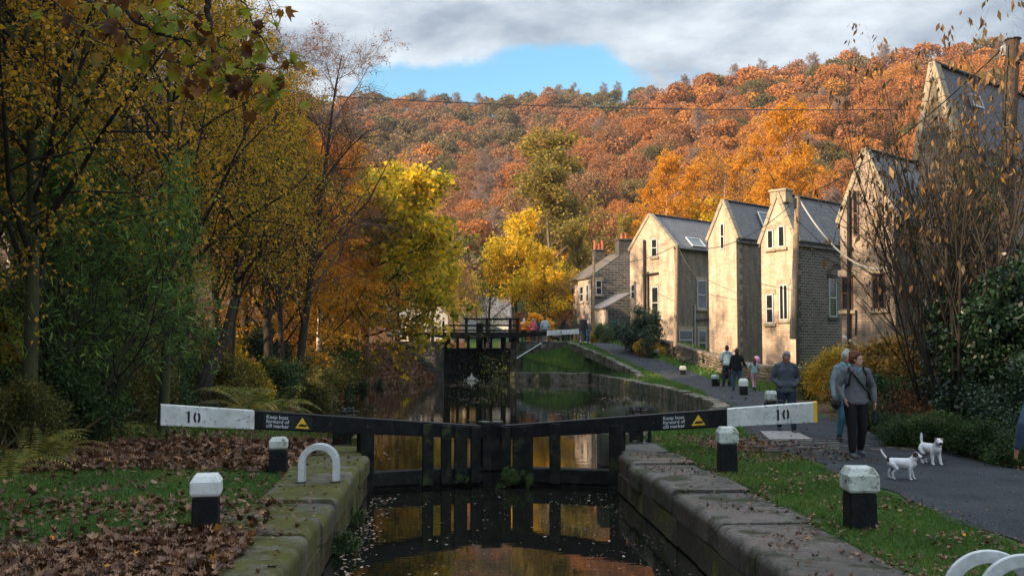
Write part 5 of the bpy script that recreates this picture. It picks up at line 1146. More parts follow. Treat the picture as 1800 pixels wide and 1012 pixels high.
T['ivy'] = bush_parts('dense', 58, LF_IVY, 3.6, 4, ls=.085, lv=20, sp=.10, n1=22, L1=.26)
T['hedge'] = bush_parts('dense', 59, leaf_mat('leaf_hedge', [(0, (0.05, 0.07, 0.02)), (.35, (0.14, 0.13, 0.03)), (.6, (0.30, 0.15, 0.02)), (1, (0.34, 0.20, 0.03))], 0.35, nscale=1.2), 2.0, 8, ls=.075, lv=22)
LF_CH = leaf_mat('leaf_cherry', [(0, (0.03, 0.04, 0.015)), (.4, (0.08, 0.055, 0.02)), (.7, (0.13, 0.065, 0.02)), (1, (0.20, 0.12, 0.03))], 0.25)
T['cherry'] = make_tree('bare', 60, LF_CH, BARK_D, BARK_D, h=7.6, stems=5, r0=.075, n1=20, t0=.2, a1=36, up1=.45, L1=.46, n2=5, n3=3, lv=3, ls=.14, la=.36, ld=2.6, sp=.02, tw=.010, g=(0, .04, .02, .01), keep=0.36, lean=-.26)
def fern_mesh(seed, m, n=16, L_=1.0, up=0.9):
    rng = np.random.default_rng(seed); V = []; F = []
    for k in range(n):
        az = rng.random() * 6.28; el = rng.uniform(0.5, 1.2); ln = L_ * rng.uniform(.7, 1.1); K = 22; p = np.zeros(3); d = np.array([math.cos(az) * math.cos(el), math.sin(az) * math.cos(el), math.sin(el) * up])
        sd = np.array([-math.sin(az), math.cos(az), 0])
        for i in range(K):
            t = i / K; p = p + d * ln / K; d = d + np.array([0, 0, -0.085]); d /= np.linalg.norm(d)
            w = 0.22 * ln * math.sin(math.pi * min(1, t * 0.85 + 0.12)) ** 0.8 * (1 - t * 0.5)
            for s in (-1, 1):
                b = len(V); q = p + sd * s * w + d * w * 0.35 - np.array([0, 0, w * 0.25]); m_ = p + sd * s * w * 0.5
                V += [p, m_ + d * ln * 0.012, q, m_ - d * ln * 0.012]; F.append([b, b + 1, b + 2, b + 3])
    return fast_mesh("fern", np.array(V), F, [m])
LF_FERN = leaf_mat('leaf_fern', [(0, (0.08, 0.12, 0.03)), (.5, (0.20, 0.22, 0.05)), (1, (0.42, 0.28, 0.06))], 0.35); LF_BRK = leaf_mat('leaf_bracken', [(0, (0.12, 0.05, 0.02)), (.5, (0.26, 0.11, 0.035)), (1, (0.34, 0.16, 0.05))], 0.3)
FERN = [fern_mesh(1, LF_FERN), fern_mesh(2, LF_FERN, 20, 1.2), fern_mesh(3, LF_BRK, 26, 0.9, 0.6)]
def fern(px, Y, k, sc, label, x=None):
    x = colX(px, Y) if x is None else x
    o = link("fern", FERN[k], None, (x, Y, Z(x, Y)), (0, 0, px * 0.7)); o.scale = (sc,) * 3; tag(o, label, "fern", "ferns on the left bank")
for px, Y, k, sc, lb in [(440, 26.5, 1, 1.5, "large pale green fern arching above the left gate beam"), (478, 27.2, 1, 1.5, "large yellow green fern beside the brown bracken"), (508, 28.5, 0, 1.5, "fern hanging to the water's edge above the beam"), (468, 25.2, 2, 1.25, "clump of rust brown bracken right above the left beam"), (495, 27.2, 2, 1.1, "rust brown bracken nearest the pool"),
    (20, 15.2, 0, 1.0, "green fern at the left edge above the lawn"), (60, 16.5, 1, 1.0, "green fern at the foot of the mossy birch"), (205, 21.0, 0, 1.1, "fern under the second willow"), (110, 17.5, 0, .9, "fern between the lawn and the willow"), (405, 26.0, 0, 0.9, "small fern left of the large ferns")]:
    fern(px, Y, k, sc, lb)
rng = np.random.default_rng(31)
def bsh(k, px, Y, sc, label, group=None, nm="bush", z=None):
    x = colX(px, Y); return place_tree(nm, T[k], x, Y, rng.random() * 6.28, sc, label, group, cat="bush", z=z)
LGB = "bushes of the left bank undergrowth"
lb_words = {'bushG': "dark green bush", 'bushD': "dark glossy evergreen bush", 'bushO': "gold leaved bush", 'bushOl': "olive leaved bush", 'bushR': "bare red brown twiggy bush", 'bushY': "yellow leaved bush"}
seqs = ['bushG', 'bushOl', 'bushR', 'bushG', 'bushOl', 'bushD', 'bushOl', 'bushG', 'bushY']
n = 0
for Y in np.arange(12.5, 50, 2.1):
    for q in range(3):
        x = -7.6 - q * 2.0 + rng.uniform(-0.5, 0.5) + (Y > 26) * min(1.9, (Y - 26) * 0.2); k = seqs[(n * 4 + q) % 9]; n += 1
        place_tree("bush", T[k], x, Y + rng.uniform(-0.9, 0.9), rng.random() * 6.28, rng.uniform(0.65, 1.1), lb_words[k] + (" low on the left bank" if q == 0 else " up the left bank under the trees"), LGB, cat="bush")
for k, px, Y, sc, lb in [('bushG', 545, 33, .6, "green bush overhanging the water left of the orange birch"), ('bushY', 470, 33, .8, "yellow leaved bush above the ferns"), ('bushD', 560, 38, .6, "dark bush at the water's edge above the beam's paddle gear"),
    ('bushOl', 600, 44, .65, "olive bush on the leafy bank by the pool"), ('bushG', 625, 49, .5, "low green bush under the sycamore trunks"), ('bushD', 668, 52, .75, "dark holly bush right of the sycamore trunks"), ('bushOl', 690, 53, .5, "low scrub on the leaf covered slope"), ('bushG', 735, 56, .35, "small scrub by the wing wall foot"), ('bushR', 640, 46, .6, "red brown twiggy bush at the pool edge"), ('bushR', 580, 41, .8, "red brown twiggy bush behind the water's edge bushes"), ('bushY', 400, 31, .8, "yellow leaved bush beside the leaning trunk")]:
    bsh(k, px, Y, sc, lb, LGB)
for k, px, Y, sc, lb, nm in [
    ('bright', 953, 76, .95, "brilliant yellow orange bush behind the people at the far beam", "bush"), ('bushR', 918, 78, 1.3, "tall dark red twiggy bush left of the brilliant yellow one", "bush"), ('bushR', 990, 79, 1.4, "brown twiggy thicket between the yellow bush and the cottage", "bush"),
    ('bushG', 1021, 72, .95, "dark green shrub against the cottage's pale wall", "bush"), ('bushY', 1033, 71, .8, "yellow green shrub beside the short telegraph pole", "bush"), ('bushG', 1062, 66, .75, "green shrub before the outhouse door", "bush"), ('bushG', 1080, 65, .65, "green shrub at the far start of the boundary wall", "bush"),
    ('bushD', 1128, 57, 1.15, "dark bush with yellowing leaves in front of the farthest tall gable", "bush"), ('bushY', 1138, 56.4, .6, "yellow patch of shrub at the foot of the dark bush", "bush"),
    ('bushOl', 1445, 33, .8, "yellow green bush by the path left of the hedge", "bush"), ('bushO', 1470, 31, .85, "gold weeds in front of the dark coursed house side", "bush"), ('bushG', 1425, 35, .5, "low green weeds along the path's right edge", "bush"),
    ('hedge', 1550, 24.5, 1.0, "orange leaved hedge bush behind the women", "bush"), ('hedge', 1605, 23.5, .95, "orange and yellow hedge bush left of the ivy", "bush"), ('hedge', 1645, 23.0, .9, "hedge bush with yellow green leaves beside the ivy trunk", "bush"), ('hedge', 1510, 27.0, .8, "small orange hedge bush nearest the downpipe", "bush"),
    ('bushG', 1560, 22.5, .65, "low green plants under the orange hedge", "bush"), ('bushY', 1620, 23, .6, "yellow green plants under the hedge", "bush"), ('tangle', 1620, 20.5, .95, "brown bramble tangle beside the path", "bramble"), ('tangle', 1665, 19.7, .9, "brown bramble tangle next to the ivy", "bramble"), ('tangle', 1585, 21.5, .75, "smaller brown bramble tangle left of the others", "bramble"),
    ('ivy', 1728, 18.6, .90, "dark ivy thicket left of the thick telegraph pole", "ivy_bush"), ('ivy', 1775, 17.6, .95, "dark ivy thicket around the thick telegraph pole", "ivy_bush"), ('ivy', 1850, 17.0, 1.0, "dark ivy thicket cut by the right edge", "ivy_bush"), ('ivy', 1745, 20.5, 1.1, "tall ivy clad shrub behind the thick pole", "ivy_bush"), ('ivy', 1690, 20.6, .75, "small ivy clad shrub beside the bramble", "ivy_bush"), ('bushD', 1800, 15.9, .7, "glossy dark bush at the right edge above the jacket sleeve", "bush"),
    ('bushG', 1590, 17.9, .36, "low nettle green plants at the path edge by the white dogs", "bush"), ('bushG', 1560, 19.2, .33, "low green plants just right of the women", "bush"), ('bushG', 1640, 17.4, .42, "green leafy plants beyond the farther white dog", "bush"), ('bushG', 1690, 16.6, .42, "green leafy plants under the ivy", "bush"), ('bushG', 1740, 15.9, .42, "green leafy plants at the foot of the ivy", "bush"), ('bushG', 1785, 15.3, .40, "green leafy plants beside the jacket sleeve", "bush"), ('bushG', 1530, 21.5, .4, "low green plants by the path under the hedge", "bush")]:
    bsh(k, px, Y, sc, lb, nm=nm)
place_tree("twiggy_tree", T['cherry'], colX(1690, 18.6), 18.6, 0.0, 1.0, "bare stemmed tree with drooping brown leaves in front of the shaded houses")
place_tree("twiggy_tree", T['cherry'], colX(1640, 20.5), 20.5, 0.5, 0.72, "smaller bare stemmed tree with drooping leaves nearest the black downpipe")
place_tree("twiggy_tree", T['cherry'], colX(1735, 18.9), 18.9, 0.35, 1.06, "tallest bare stemmed tree, its tips against the cloud left of the thick pole")
place_tree("twiggy_tree", T['cherry'], colX(1690, 22.5), 22.5, -0.3, 0.9, "bare stemmed tree standing behind the others before the nearest house")
place_tree("climber_tree", T['green'], colX(1735, 21.0), 21.0, 1.0, (0.42, 0.42, 0.60), "green leaved climber clad tree above the ivy thicket, left of the thick pole")
tr('cherry', 1760, 19.5, 0.9, "twiggy_tree", "bare stemmed tree with few leaves behind the thick telegraph pole")
# leaning dark trunk on left bank
mb = MB(); a = atY(362, 668, 27.5); b = atY(412, 528, 28.5); q = (a + b) / 2 + np.array([0.12, 0, 0]); mb.tube([a + np.array([-.1, 0, -.3]), a, q, b], [0.26, 0.20, 0.15, 0.11], 9)
st = mb.build("trunk", BARK_D); tag(st, "leaning dark bare trunk snag on the left bank above the beam's white end", "dead tree")
# ------------------------------------------------------------------ foreground sycamore branch
def maple_leaf_pts():
    ang = [(-90, .12), (-62, .42), (-40, .62), (-18, .50), (0, .92), (18, .55), (42, .80), (58, .62), (90, 1.0)]
    L_ = [(r * math.cos(R(a)), r * math.sin(R(a))) for a, r in ang]; Rr = [(-x, y) for x, y in L_[-2:0:-1]]
    return np.array(L_ + Rr)
MP = maple_leaf_pts()
def maple_leaves(rng, P, D, Nn, size, curl):
    """P base, D direction of leaf axis, Nn leaf normal"""
    n = len(P); D = nrm(D); S_ = nrm(np.cross(D, Nn)); U = np.cross(S_, D); k = len(MP)
    sz = size[:, None, None]; x = MP[None, :, 0, None] * 0.62; y = MP[None, :, 1, None] * 0.62 + 0.15
    c = curl[:, None, None]; z = c * (np.abs(x) ** 1.5) * 0.9 + c * 0.5 * y * y
    V = P[:, None] + sz * (S_[:, None] * x + D[:, None] * y + U[:, None] * z)
    C = P[:, None] + sz * (D[:, None] * 0.22)
    V = np.concatenate([C, V], 1).reshape(-1, 3); b = (np.arange(n) * (k + 1))[:, None, None]; i = np.arange(k)[None, :, None]
    F = np.concatenate([b + 0 * i, b + 1 + i, b + 1 + (i + 1) % k], -1).reshape(-1, 3)
    return V, F
LF_SYC = leaf_mat('leaf_sycamore', [(0, (0.03, 0.015, 0.008)), (.25, (0.13, 0.045, 0.015)), (.45, (0.28, 0.12, 0.015)), (.6, (0.30, 0.28, 0.02)), (.85, (0.16, 0.22, 0.03)), (1, (0.07, 0.12, 0.07))], 0.5, nscale=2.2)
root = empty("sycamore_tree", (-6.5, 6.8, Z(-6.5, 6.8)), 0, "sycamore whose big leaved branch hangs in from the top left", "tree")
o_ = np.array([-6.5, 6.8, Z(-6.5, 6.8)])
mb = MB(); mb.tube([(0, 0, -0.2), (0.05, 0, 2), (0.0, 0.1, 4.5), (0.3, 0.2, 7)], [0.24, 0.2, 0.17, 0.12], 10); mb.build("trunk", BARK_D, root)
pls = [([(60, -160), (130, -60), (200, 6), (243, 39), (287, 63), (324, 70), (370, 73)], .022, .008), ([(90, -70), (150, -5), (200, 33), (225, 62), (250, 80)], .017, .006), ([(324, 70), (345, 100), (380, 112), (430, 122), (482, 122)], .009, .004), ([(378, 78), (392, 86), (405, 88), (418, 80)], .006, .003),
       ([(376, 68), (395, 64), (420, 64)], .006, .003), ([(250, 80), (290, 105), (330, 112), (345, 128)], .006, .003), ([(364, -60), (364, 0), (369, 40), (373, 78), (379, 120)], .034, .014), ([(100, -120), (230, -40), (300, 5), (350, 30)], .014, .005), ([(380, -60), (430, 10), (455, 60), (480, 100)], .008, .004), ([(440, 122), (470, 140), (500, 180)], .004, .003), ([(250, 0), (255, 30), (290, 60)], .005, .003),
       ([(60, -40), (120, 30), (170, 70), (225, 95)], .008, .003), ([(430, -50), (470, 0), (490, 60)], .006, .003)]
Yb = 8.0; mb = MB()
rng = np.random.default_rng(8); LP = []; anc = []
for pts, r0_, r1_ in pls:
    W = np.array([atY(px, py, Yb + 0.25 * math.sin(px * 0.02)) for px, py in pts]) - o_; t = np.linspace(0, 1, 4 * len(W)); idx_ = np.linspace(0, 1, len(W)); Q = np.stack([np.interp(t, idx_, W[:, k]) for k in range(3)], 1) + rng.normal(size=(len(t), 3)) * 0.008
    mb.tube(Q, r0_ + (r1_ - r0_) * t, 7); anc.append(Q[len(Q) // 3:])
mb.tube([(0.2, 0.15, 5.5), (1.5, 0.6, 6.0), tuple(atY(60, -160, Yb) - o_)], [0.09, 0.06, 0.03], 7); mb.tube([(0.25, 0.2, 6.0), (2.5, 0.8, 6.6), (4.0, 1.1, 6.0), tuple(atY(364, -60, Yb) - o_)], [0.08, 0.06, 0.05, 0.034], 7)
mb.build("branch", BARK_D, root)
anc = np.concatenate(anc); m_ = 105; P = anc[rng.integers(0, len(anc), m_)] + rng.normal(size=(m_, 3)) * np.array([.10, .14, .08]) - np.array([0, 0, .04])
ext = np.array([atY(px, py, Yb + rng.normal() * 0.15) for px, py in [(455, 70), (470, 85), (440, 110), (455, 135), (465, 150), (478, 160), (490, 150), (420, 130), (410, 150), (395, 135), (380, 145), (390, 100), (345, 155), (370, 165), (325, 150), (505, 105), (520, 112), (495, 130), (430, 95), (300, 20), (285, 75), (262, 85), (225, 100), (440, 60), (460, 35), (415, 25), (395, 20), (300, 40), (330, 30), (350, 50)]]) - o_
P = np.concatenate([P, ext, ext + rng.normal(size=ext.shape) * 0.06]); n_ = len(P)
V, F = maple_leaves(rng, P, np.stack([rng.normal(size=n_) * .4 + .5, rng.normal(size=n_) * .4, -1.1 + 0.3 * rng.normal(size=n_)], 1), rng.normal(size=(n_, 3)) + np.array([0.3, -.3, 0.2]), rng.uniform(.07, .165, n_), rng.uniform(1.0, 3.4, n_) * rng.choice([-1, 1], n_))
LVF = (V, F)
nn_ = np.argmin(np.linalg.norm(P[:, None] - anc[None], axis=2), 1); st_ = anc[nn_]; md = (st_ + P) / 2 + np.array([0, 0, 0.03])
V, F = tubes(np.stack([st_, md, P], 1), np.full((len(P), 3), 0.0022), 4); F = np.concatenate([F[:, [0, 1, 2]], F[:, [0, 2, 3]]]); nt_ = len(F); nl_ = len(LVF[1]); V, F = join([LVF, (V, F)])
link("crown", fast_mesh("sycamore_leaves", V, F, [LF_SYC, BARK_D], mi=np.concatenate([np.zeros(nl_), np.ones(nt_)])), root)

# ------------------------------------------------------------------ grass
def scatter(rng, n, x0, x1, y0, y1, keep):
    x = rng.uniform(x0, x1, n); u = rng.random(n); y = y0 + (y1 - y0) * u; k = keep(x, y) > rng.random(n); return x[k], y[k]
def blades(rng, x, y, h, w, lean=0.5):
    n = len(x); z = zg(x, y); P = np.stack([x, y, z - 0.01], 1); az = rng.random(n) * 6.28; s = np.stack([np.cos(az), np.sin(az), 0 * az], 1) * (w * (0.6 + 0.8 * rng.random(n)))[:, None]
    H_ = h * (0.5 + 0.9 * rng.random(n)); tip = np.stack([rng.normal(size=n) * lean, rng.normal(size=n) * lean, np.ones(n)], 1) * H_[:, None]; mid = tip * 0.55; mid[:, 2] = H_ * 0.65
    V = np.stack([P - s, P + s, P + mid + s * 0.6, P + tip], 1); return V.reshape(-1, 3), np.arange(4 * n).reshape(n, 4)
LF_GRASS = leaf_mat('grass_blade', [(0, (0.04, 0.07, 0.012)), (.4, (0.07, 0.15, 0.02)), (.75, (0.09, 0.18, 0.03)), (1, (0.18, 0.18, 0.04))], 0.25, nscale=0.9, namt=1.0)
rng = np.random.default_rng(55); GV = []
def off_path(x, y): return (np.abs(x - pathx(y)) > pathw(y) / 2 + 0.02) * (x < pathx(y)) 
def keepL(x, y): return grass_amt(x, y) * (xl(y) - 0.85 - 0.2 * np.sin(y * 2.3) - 0.12 * np.sin(y * 6.1) - x > 0) * (0.35 + 0.65 * (hump(x, y, 0.9, 2) > -0.35))
def keepR(x, y): return grass_amt(x, y) * (x > XWR + 0.98 + 0.16 * np.sin(y * 3.1) + 0.12 * np.sin(y * 7.7)) * off_path(x, y)
for (n, x0, x1, y0, y1, kp, h, w) in [(130000, -8.2, -2.4, 7, 16.8, keepL, .05, .0035), (60000, 3.8, 6, 5.5, 11, keepR, .045, .003), (90000, 3.8, 6.4, 11, 20, keepR, .05, .0035), (60000, 3.2, 9.6, 20, 34, lambda x, y: off_path(x, y) * (x > xr(y) + 0.35), .08, .006),
       (60000, 8.4, 11.5, 34, 60, lambda x, y: off_path(x, y) * (x > xr(y) + 0.4), .10, .009), (50000, 3.9, 8.6, 58.3, 65, lambda x, y: (x > xr(np.minimum(y, 61)) + 0.1) * off_path(x, y), .13, .011), (30000, -7.5, -2.2, 19.6, 34, lambda x, y: grass_amt(x, y) * (xl(y) - 0.4 - x > 0), .16, .008),
       (24000, 7.5, 16, 33, 66, lambda x, y: (x > pathx(y) + pathw(y) / 2) * 1.0, .22, .012), (12000, 8.0, 10.5, 11, 24, lambda x, y: (x > pathx(y) + pathw(y) / 2 + .1) * 1.0, .14, .007)]:
    x, y = scatter(rng, n, x0, x1, y0, y1, kp); GV.append(blades(rng, x, y, h, w))
V, F = join(GV); tag(link("grass", fast_mesh("grass", V, F, [LF_GRASS])), "short grass on the lawns and verges", kind="stuff")
# rough undergrowth stems on the left bank
x, y = scatter(rng, 26000, -13, -5.2, 12, 46, lambda x, y: (x < np.minimum(-7.0 + np.maximum(0, (y - 26)) * .15, xl(y) - 0.5)) * 1.0)
V, F = blades(rng, x, y, .5, .010, .45); tag(link("rough_grass", fast_mesh("rough_grass", V, F, [leaf_mat('rough_grass', [(0, (0.03, 0.05, 0.015)), (.5, (0.08, 0.08, 0.03)), (1, (0.15, 0.085, 0.035))], 0.2)])), "rough dead grass under the left trees", kind="stuff")
# ------------------------------------------------------------------ fallen leaves
LF_FALL = leaf_mat('fallen_leaf', [(0, (0.035, 0.016, 0.010)), (.3, (0.085, 0.038, 0.02)), (.55, (0.15, 0.075, 0.038)), (.8, (0.22, 0.13, 0.08)), (.9, (0.32, 0.12, 0.02)), (1, (0.55, 0.30, 0.03))], 0.1, nscale=6, namt=0.7, rough=0.5, spec=0.3)
LV = []
def litter(n, x0, x1, y0, y1, keep, size, lift=0.012, pile=0.0, zfix=None):
    x, y = scatter(rng, n, x0, x1, y0, y1, keep); n = len(x)
    z = (zg(x, y) if zfix is None else zfix(x, y)) + lift + pile * rng.random(n)
    D = np.stack([rng.normal(size=n), rng.normal(size=n), rng.normal(size=n) * .25], 1); Nn = np.stack([rng.normal(size=n) * .35, rng.normal(size=n) * .35, np.ones(n)], 1)
    LV.append(maple_leaves(rng, np.stack([x, y, z], 1), D, Nn, size * rng.uniform(.4, 1.35, n), rng.uniform(-.4, 2.2, n)))
def fg_keep(x, y): return np.clip(S((10.6 + 0.5 * np.sin(x * 1.7) - y) / 1.6) + 0.10, 0, 1) * (x < -1.95) 
litter(34000, -8, -1.5, 5.5, 12.5, fg_keep, .086, .012, .05, lambda x, y: np.maximum(zg(x, y), np.where(x > -2.55, 0.0, -9)))
litter(1500, -8, -2.2, 11, 15.5, lambda x, y: 0.5 + 0 * x, .09, .02)
litter(7000, -7.6, -2.2, 15.2, 19.6, lambda x, y: 0.8 + 0 * x, .11, .012, .03)
litter(500, -2.5, -1.55, 8, 17, lambda x, y: 0.5 + 0 * x, .06, .006, 0, lambda x, y: 0 * x)
litter(2200, 2.95, 3.95, 6, 17.2, lambda x, y: 0.12 + 0.8 * (hump(x, y, .5) > .15) + (x > 3.75) * .8, .045, .006, 0, lambda x, y: 0 * x)
litter(6000, 3.7, 6.6, 5.5, 20, lambda x, y: off_path(x, y) * np.clip(0.4 + hump(x, y, .6, 3), 0, 1), .045, .04)
litter(3200, 4.6, 9.4, 6, 24, lambda x, y: (np.abs(x - pathx(y)) < pathw(y) / 2) * (0.12 + 0.8 * (np.abs(x - pathx(y)) > pathw(y) / 2 - .25)), .04, .028)
litter(1600, 7.6, 9.6, 11, 24, lambda x, y: (x > pathx(y) + pathw(y) / 2 - .15) * 1.0, .08, .03)
litter(1200, 4.5, 6.8, 15.8, 20.5, lambda x, y: 0.7 + 0 * x, .06, .03)
litter(9000, -13, -4, 19, 46, lambda x, y: (xl(y) - 0.3 - x > 0) * 0.8, .12, .03)
litter(9000, -9, -0.8, 44, 61, lambda x, y: (xl(y) - 0.1 - x > 0) * 0.9, .16, .03)
litter(1500, 9, 14, 24, 62, lambda x, y: (x < pathx(y) + 1.5) * 0.4, .08, .03)
litter(9000, 4.6, 9.4, 6, 26, lambda x, y: (np.abs(x - pathx(y)) < pathw(y) / 2) * np.clip(.25 + hump(x, y, .8, 6), 0, 1), .016, .03)
V, F = join(LV); tag(link("fallen_leaves", fast_mesh("fallen_leaves", V, F, [LF_FALL])), "fallen autumn leaves on the ground", kind="stuff")
LV.clear()
zc_ = lambda x, y: ZC + 0 * x; zp_ = lambda x, y: ZP + 0 * x
def flit(n, x0, x1, y0, y1, keep, size, zf): 
    x, y = scatter(rng, n, x0, x1, y0, y1, keep); n = len(x); a = rng.random(n) * 6.28; s = (size * rng.uniform(.4, 1.3, n))[:, None]
    d = np.stack([np.cos(a), np.sin(a), 0 * a], 1) * s; e = np.stack([-np.sin(a), np.cos(a), 0 * a], 1) * s * .6; P = np.stack([x, y, zf(x, y) + .004], 1); up = np.array([0, 0, 1]) * s * .25
    LV.append((np.stack([P - d, P - e, P + d + up, P + e], 1).reshape(-1, 3), np.arange(4 * n).reshape(n, 4)))
flit(3000, -1.4, 2.75, 5, 17.4, lambda x, y: np.clip(0.05 + 0.9 * S((hump(x, y, .55, 4) + (x - 1.0) * .45 - .15) / .5), 0, 1), .013, zc_)
flit(700, -1.4, -1.0, 7, 17, lambda x, y: 0.6 + 0 * x, .03, zc_); flit(500, -1.4, 2.7, 6, 17.4, lambda x, y: .3 + 0 * x, .028, zc_)
flit(11000, -5, 8.2, 19.5, 60, lambda x, y: (x > xl(y) + .4) * (x < xr(y) - .3) * (0.06 + 0.9 * S((hump(x, y * .35, 1.3, 7) - .15) / .4)), .03, zp_)
V, F = join(LV); tag(link("floating_leaves", fast_mesh("floating_leaves", V, F, [leaf_mat('floating_leaf', [(0, (0.10, 0.06, 0.03)), (.5, (0.28, 0.19, 0.13)), (.85, (0.42, 0.33, 0.26)), (1, (0.45, 0.28, 0.06))], 0.0)])), "small leaves floating on the canal", kind="stuff")
# small plants on walls
T['weed'] = bush_parts('dense', 61, LF_GRN, 0.45, 5, ls=.03, lv=6, r0=.008, tw=.002, n1=8, sp=.03)
for x, y, z, s, lb in [(XWL - .02, 12.6, -.5, .8, "weeds growing at the waterline of the left lock wall"), (XWL - .02, 10.2, -.5, 1.0, "larger weeds at the waterline of the left lock wall, nearest"), (XWL - .02, 14.6, -.5, .7, "small weeds near the left gate at the waterline"), (1.02, 18.1, -.40, .7, "tuft of weeds growing on the right gate's middle rail"), (0.1, 18.0, -.42, .3, "tiny weed on the left gate rail")]:
    place_tree("weed_tuft", T['weed'], x, y, x * 7 + y, s, lb, z=z, cat="weeds")
x = rng.uniform(-0.6, 3.6, 900); y = 61.75 + rng.normal(size=900) * .12; z = rng.uniform(-0.3, 1.3, 900)
P = np.stack([x, y, z], 1)[(np.abs(x - 2.4) < 1.0) | (rng.random(900) < .3)]; V, F = leaf_quads(rng, P, .12, .6, .8); tag(link("hanging_weeds", fast_mesh("hanging_weeds", V, F, [LF_GRN])), "green weeds clinging to the far lock gates", kind="stuff")
# ------------------------------------------------------------------ people and dogs
def limb(pts, rx, ry=None, side=(1, 0, 0), n=14, flat=False):
    """closed tapered elliptical sweep with rounded ends -> (V, F)"""
    pts = np.array(pts, float); K = len(pts); rx = np.full(K, rx) if np.isscalar(rx) else np.array(rx, float); ry = rx if ry is None else (np.full(K, ry) if np.isscalar(ry) else np.array(ry, float))
    # smooth resample
    t = nrm(np.gradient(pts, axis=0)); side = np.array(side, float)
    P = [pts[0] - t[0] * min(rx[0], ry[0]) * q for q in ((0.85, 0.55) if not flat else (0.12, 0.08))] + list(pts) + [pts[-1] + t[-1] * min(rx[-1], ry[-1]) * q for q in (0.55, 0.85)]
    f0, f1 = (.5, .83) if not flat else (.9, .97)
    RX = [rx[0] * f0, rx[0] * f1] + list(rx) + [rx[-1] * .83, rx[-1] * .5]; RY = [ry[0] * f0, ry[0] * f1] + list(ry) + [ry[-1] * .83, ry[-1] * .5]; TT = [t[0]] * 2 + list(t) + [t[-1]] * 2
    V = []; m = len(P)
    for p, a, b, d in zip(P, RX, RY, TT):
        e1 = side - d * side.dot(d)
        if np.linalg.norm(e1) < 0.2: e1 = np.cross(d, (0, 1, 0))
        e1 /= np.linalg.norm(e1); e2 = np.cross(d, e1)
        for k in range(n):
            th = 2 * math.pi * k / n; V.append(p + e1 * a * math.cos(th) + e2 * b * math.sin(th))
    F = [(i * n + k, i * n + (k + 1) % n, (i + 1) * n + (k + 1) % n, (i + 1) * n + k) for i in range(m - 1) for k in range(n)] + [tuple(range(n))[::-1], tuple((m - 1) * n + k for k in range(n))]
    return V, F
def blob(c, r):
    c = np.array(c, float); r = np.array(r, float) if not np.isscalar(r) else np.full(3, r); V = []; n = 14; m = 9
    for i in range(1, m):
        a = math.pi * i / m
        for k in range(n): th = 2 * math.pi * k / n; V.append(c + r * np.array([math.sin(a) * math.cos(th), math.sin(a) * math.sin(th), math.cos(a)]))
    top = len(V); V += [c + r * np.array([0, 0, 1]), c - r * np.array([0, 0, 1])]
    F = [(i * n + k, (i + 1) * n + k, (i + 1) * n + (k + 1) % n, i * n + (k + 1) % n) for i in range(m - 2) for k in range(n)] + [(top, k, (k + 1) % n) for k in range(n)] + [(top + 1, (m - 2) * n + (k + 1) % n, (m - 2) * n + k) for k in range(n)]
    return V, F
def fuse(name, prims, mats, vox, parent, smooth=4, regions=None):
    """one continuous voxel-fused surface from overlapping primitives; prims: list of (V,F[,mat])"""
    mb = MB(); info = []
    for p in prims: mb.add(p[0], p[1]); 
    me = mb.mesh(name, []); o = bpy.data.objects.new(name + "_src", me); COL.objects.link(o)
    r = o.modifiers.new("r", 'REMESH'); r.mode = 'VOXEL'; r.voxel_size = vox; r.use_smooth_shade = True
    sm = o.modifiers.new("s", 'SMOOTH'); sm.iterations = smooth; sm.factor = 0.5
    dg = bpy.context.evaluated_depsgraph_get(); dg.update(); out = bpy.data.meshes.new_from_object(o.evaluated_get(dg)); bpy.data.objects.remove(o); out.name = name
    out.materials.clear()
    for m_ in (mats if isinstance(mats, (list, tuple)) else [mats]): out.materials.append(m_)
    if regions:
        n = len(out.polygons); C = np.zeros(n * 3); out.polygons.foreach_get("center", C); C = C.reshape(-1, 3); mi = np.zeros(n, np.int32)
        for fn, k in regions: mi[fn(C)] = k
        out.polygons.foreach_set("material_index", mi)
    out.polygons.foreach_set("use_smooth", np.ones(len(out.polygons), bool))
    return link(name, out, parent)
_cm = {}
def cloth(c, c2=None, rough=0.9):
    k = (tuple(c), rough)
    if k not in _cm: _cm[k] = mat('cloth', c, c2 or tuple(x * 0.7 for x in c), 7, rough, 0.4, 60, 0.2)
    return _cm[k]
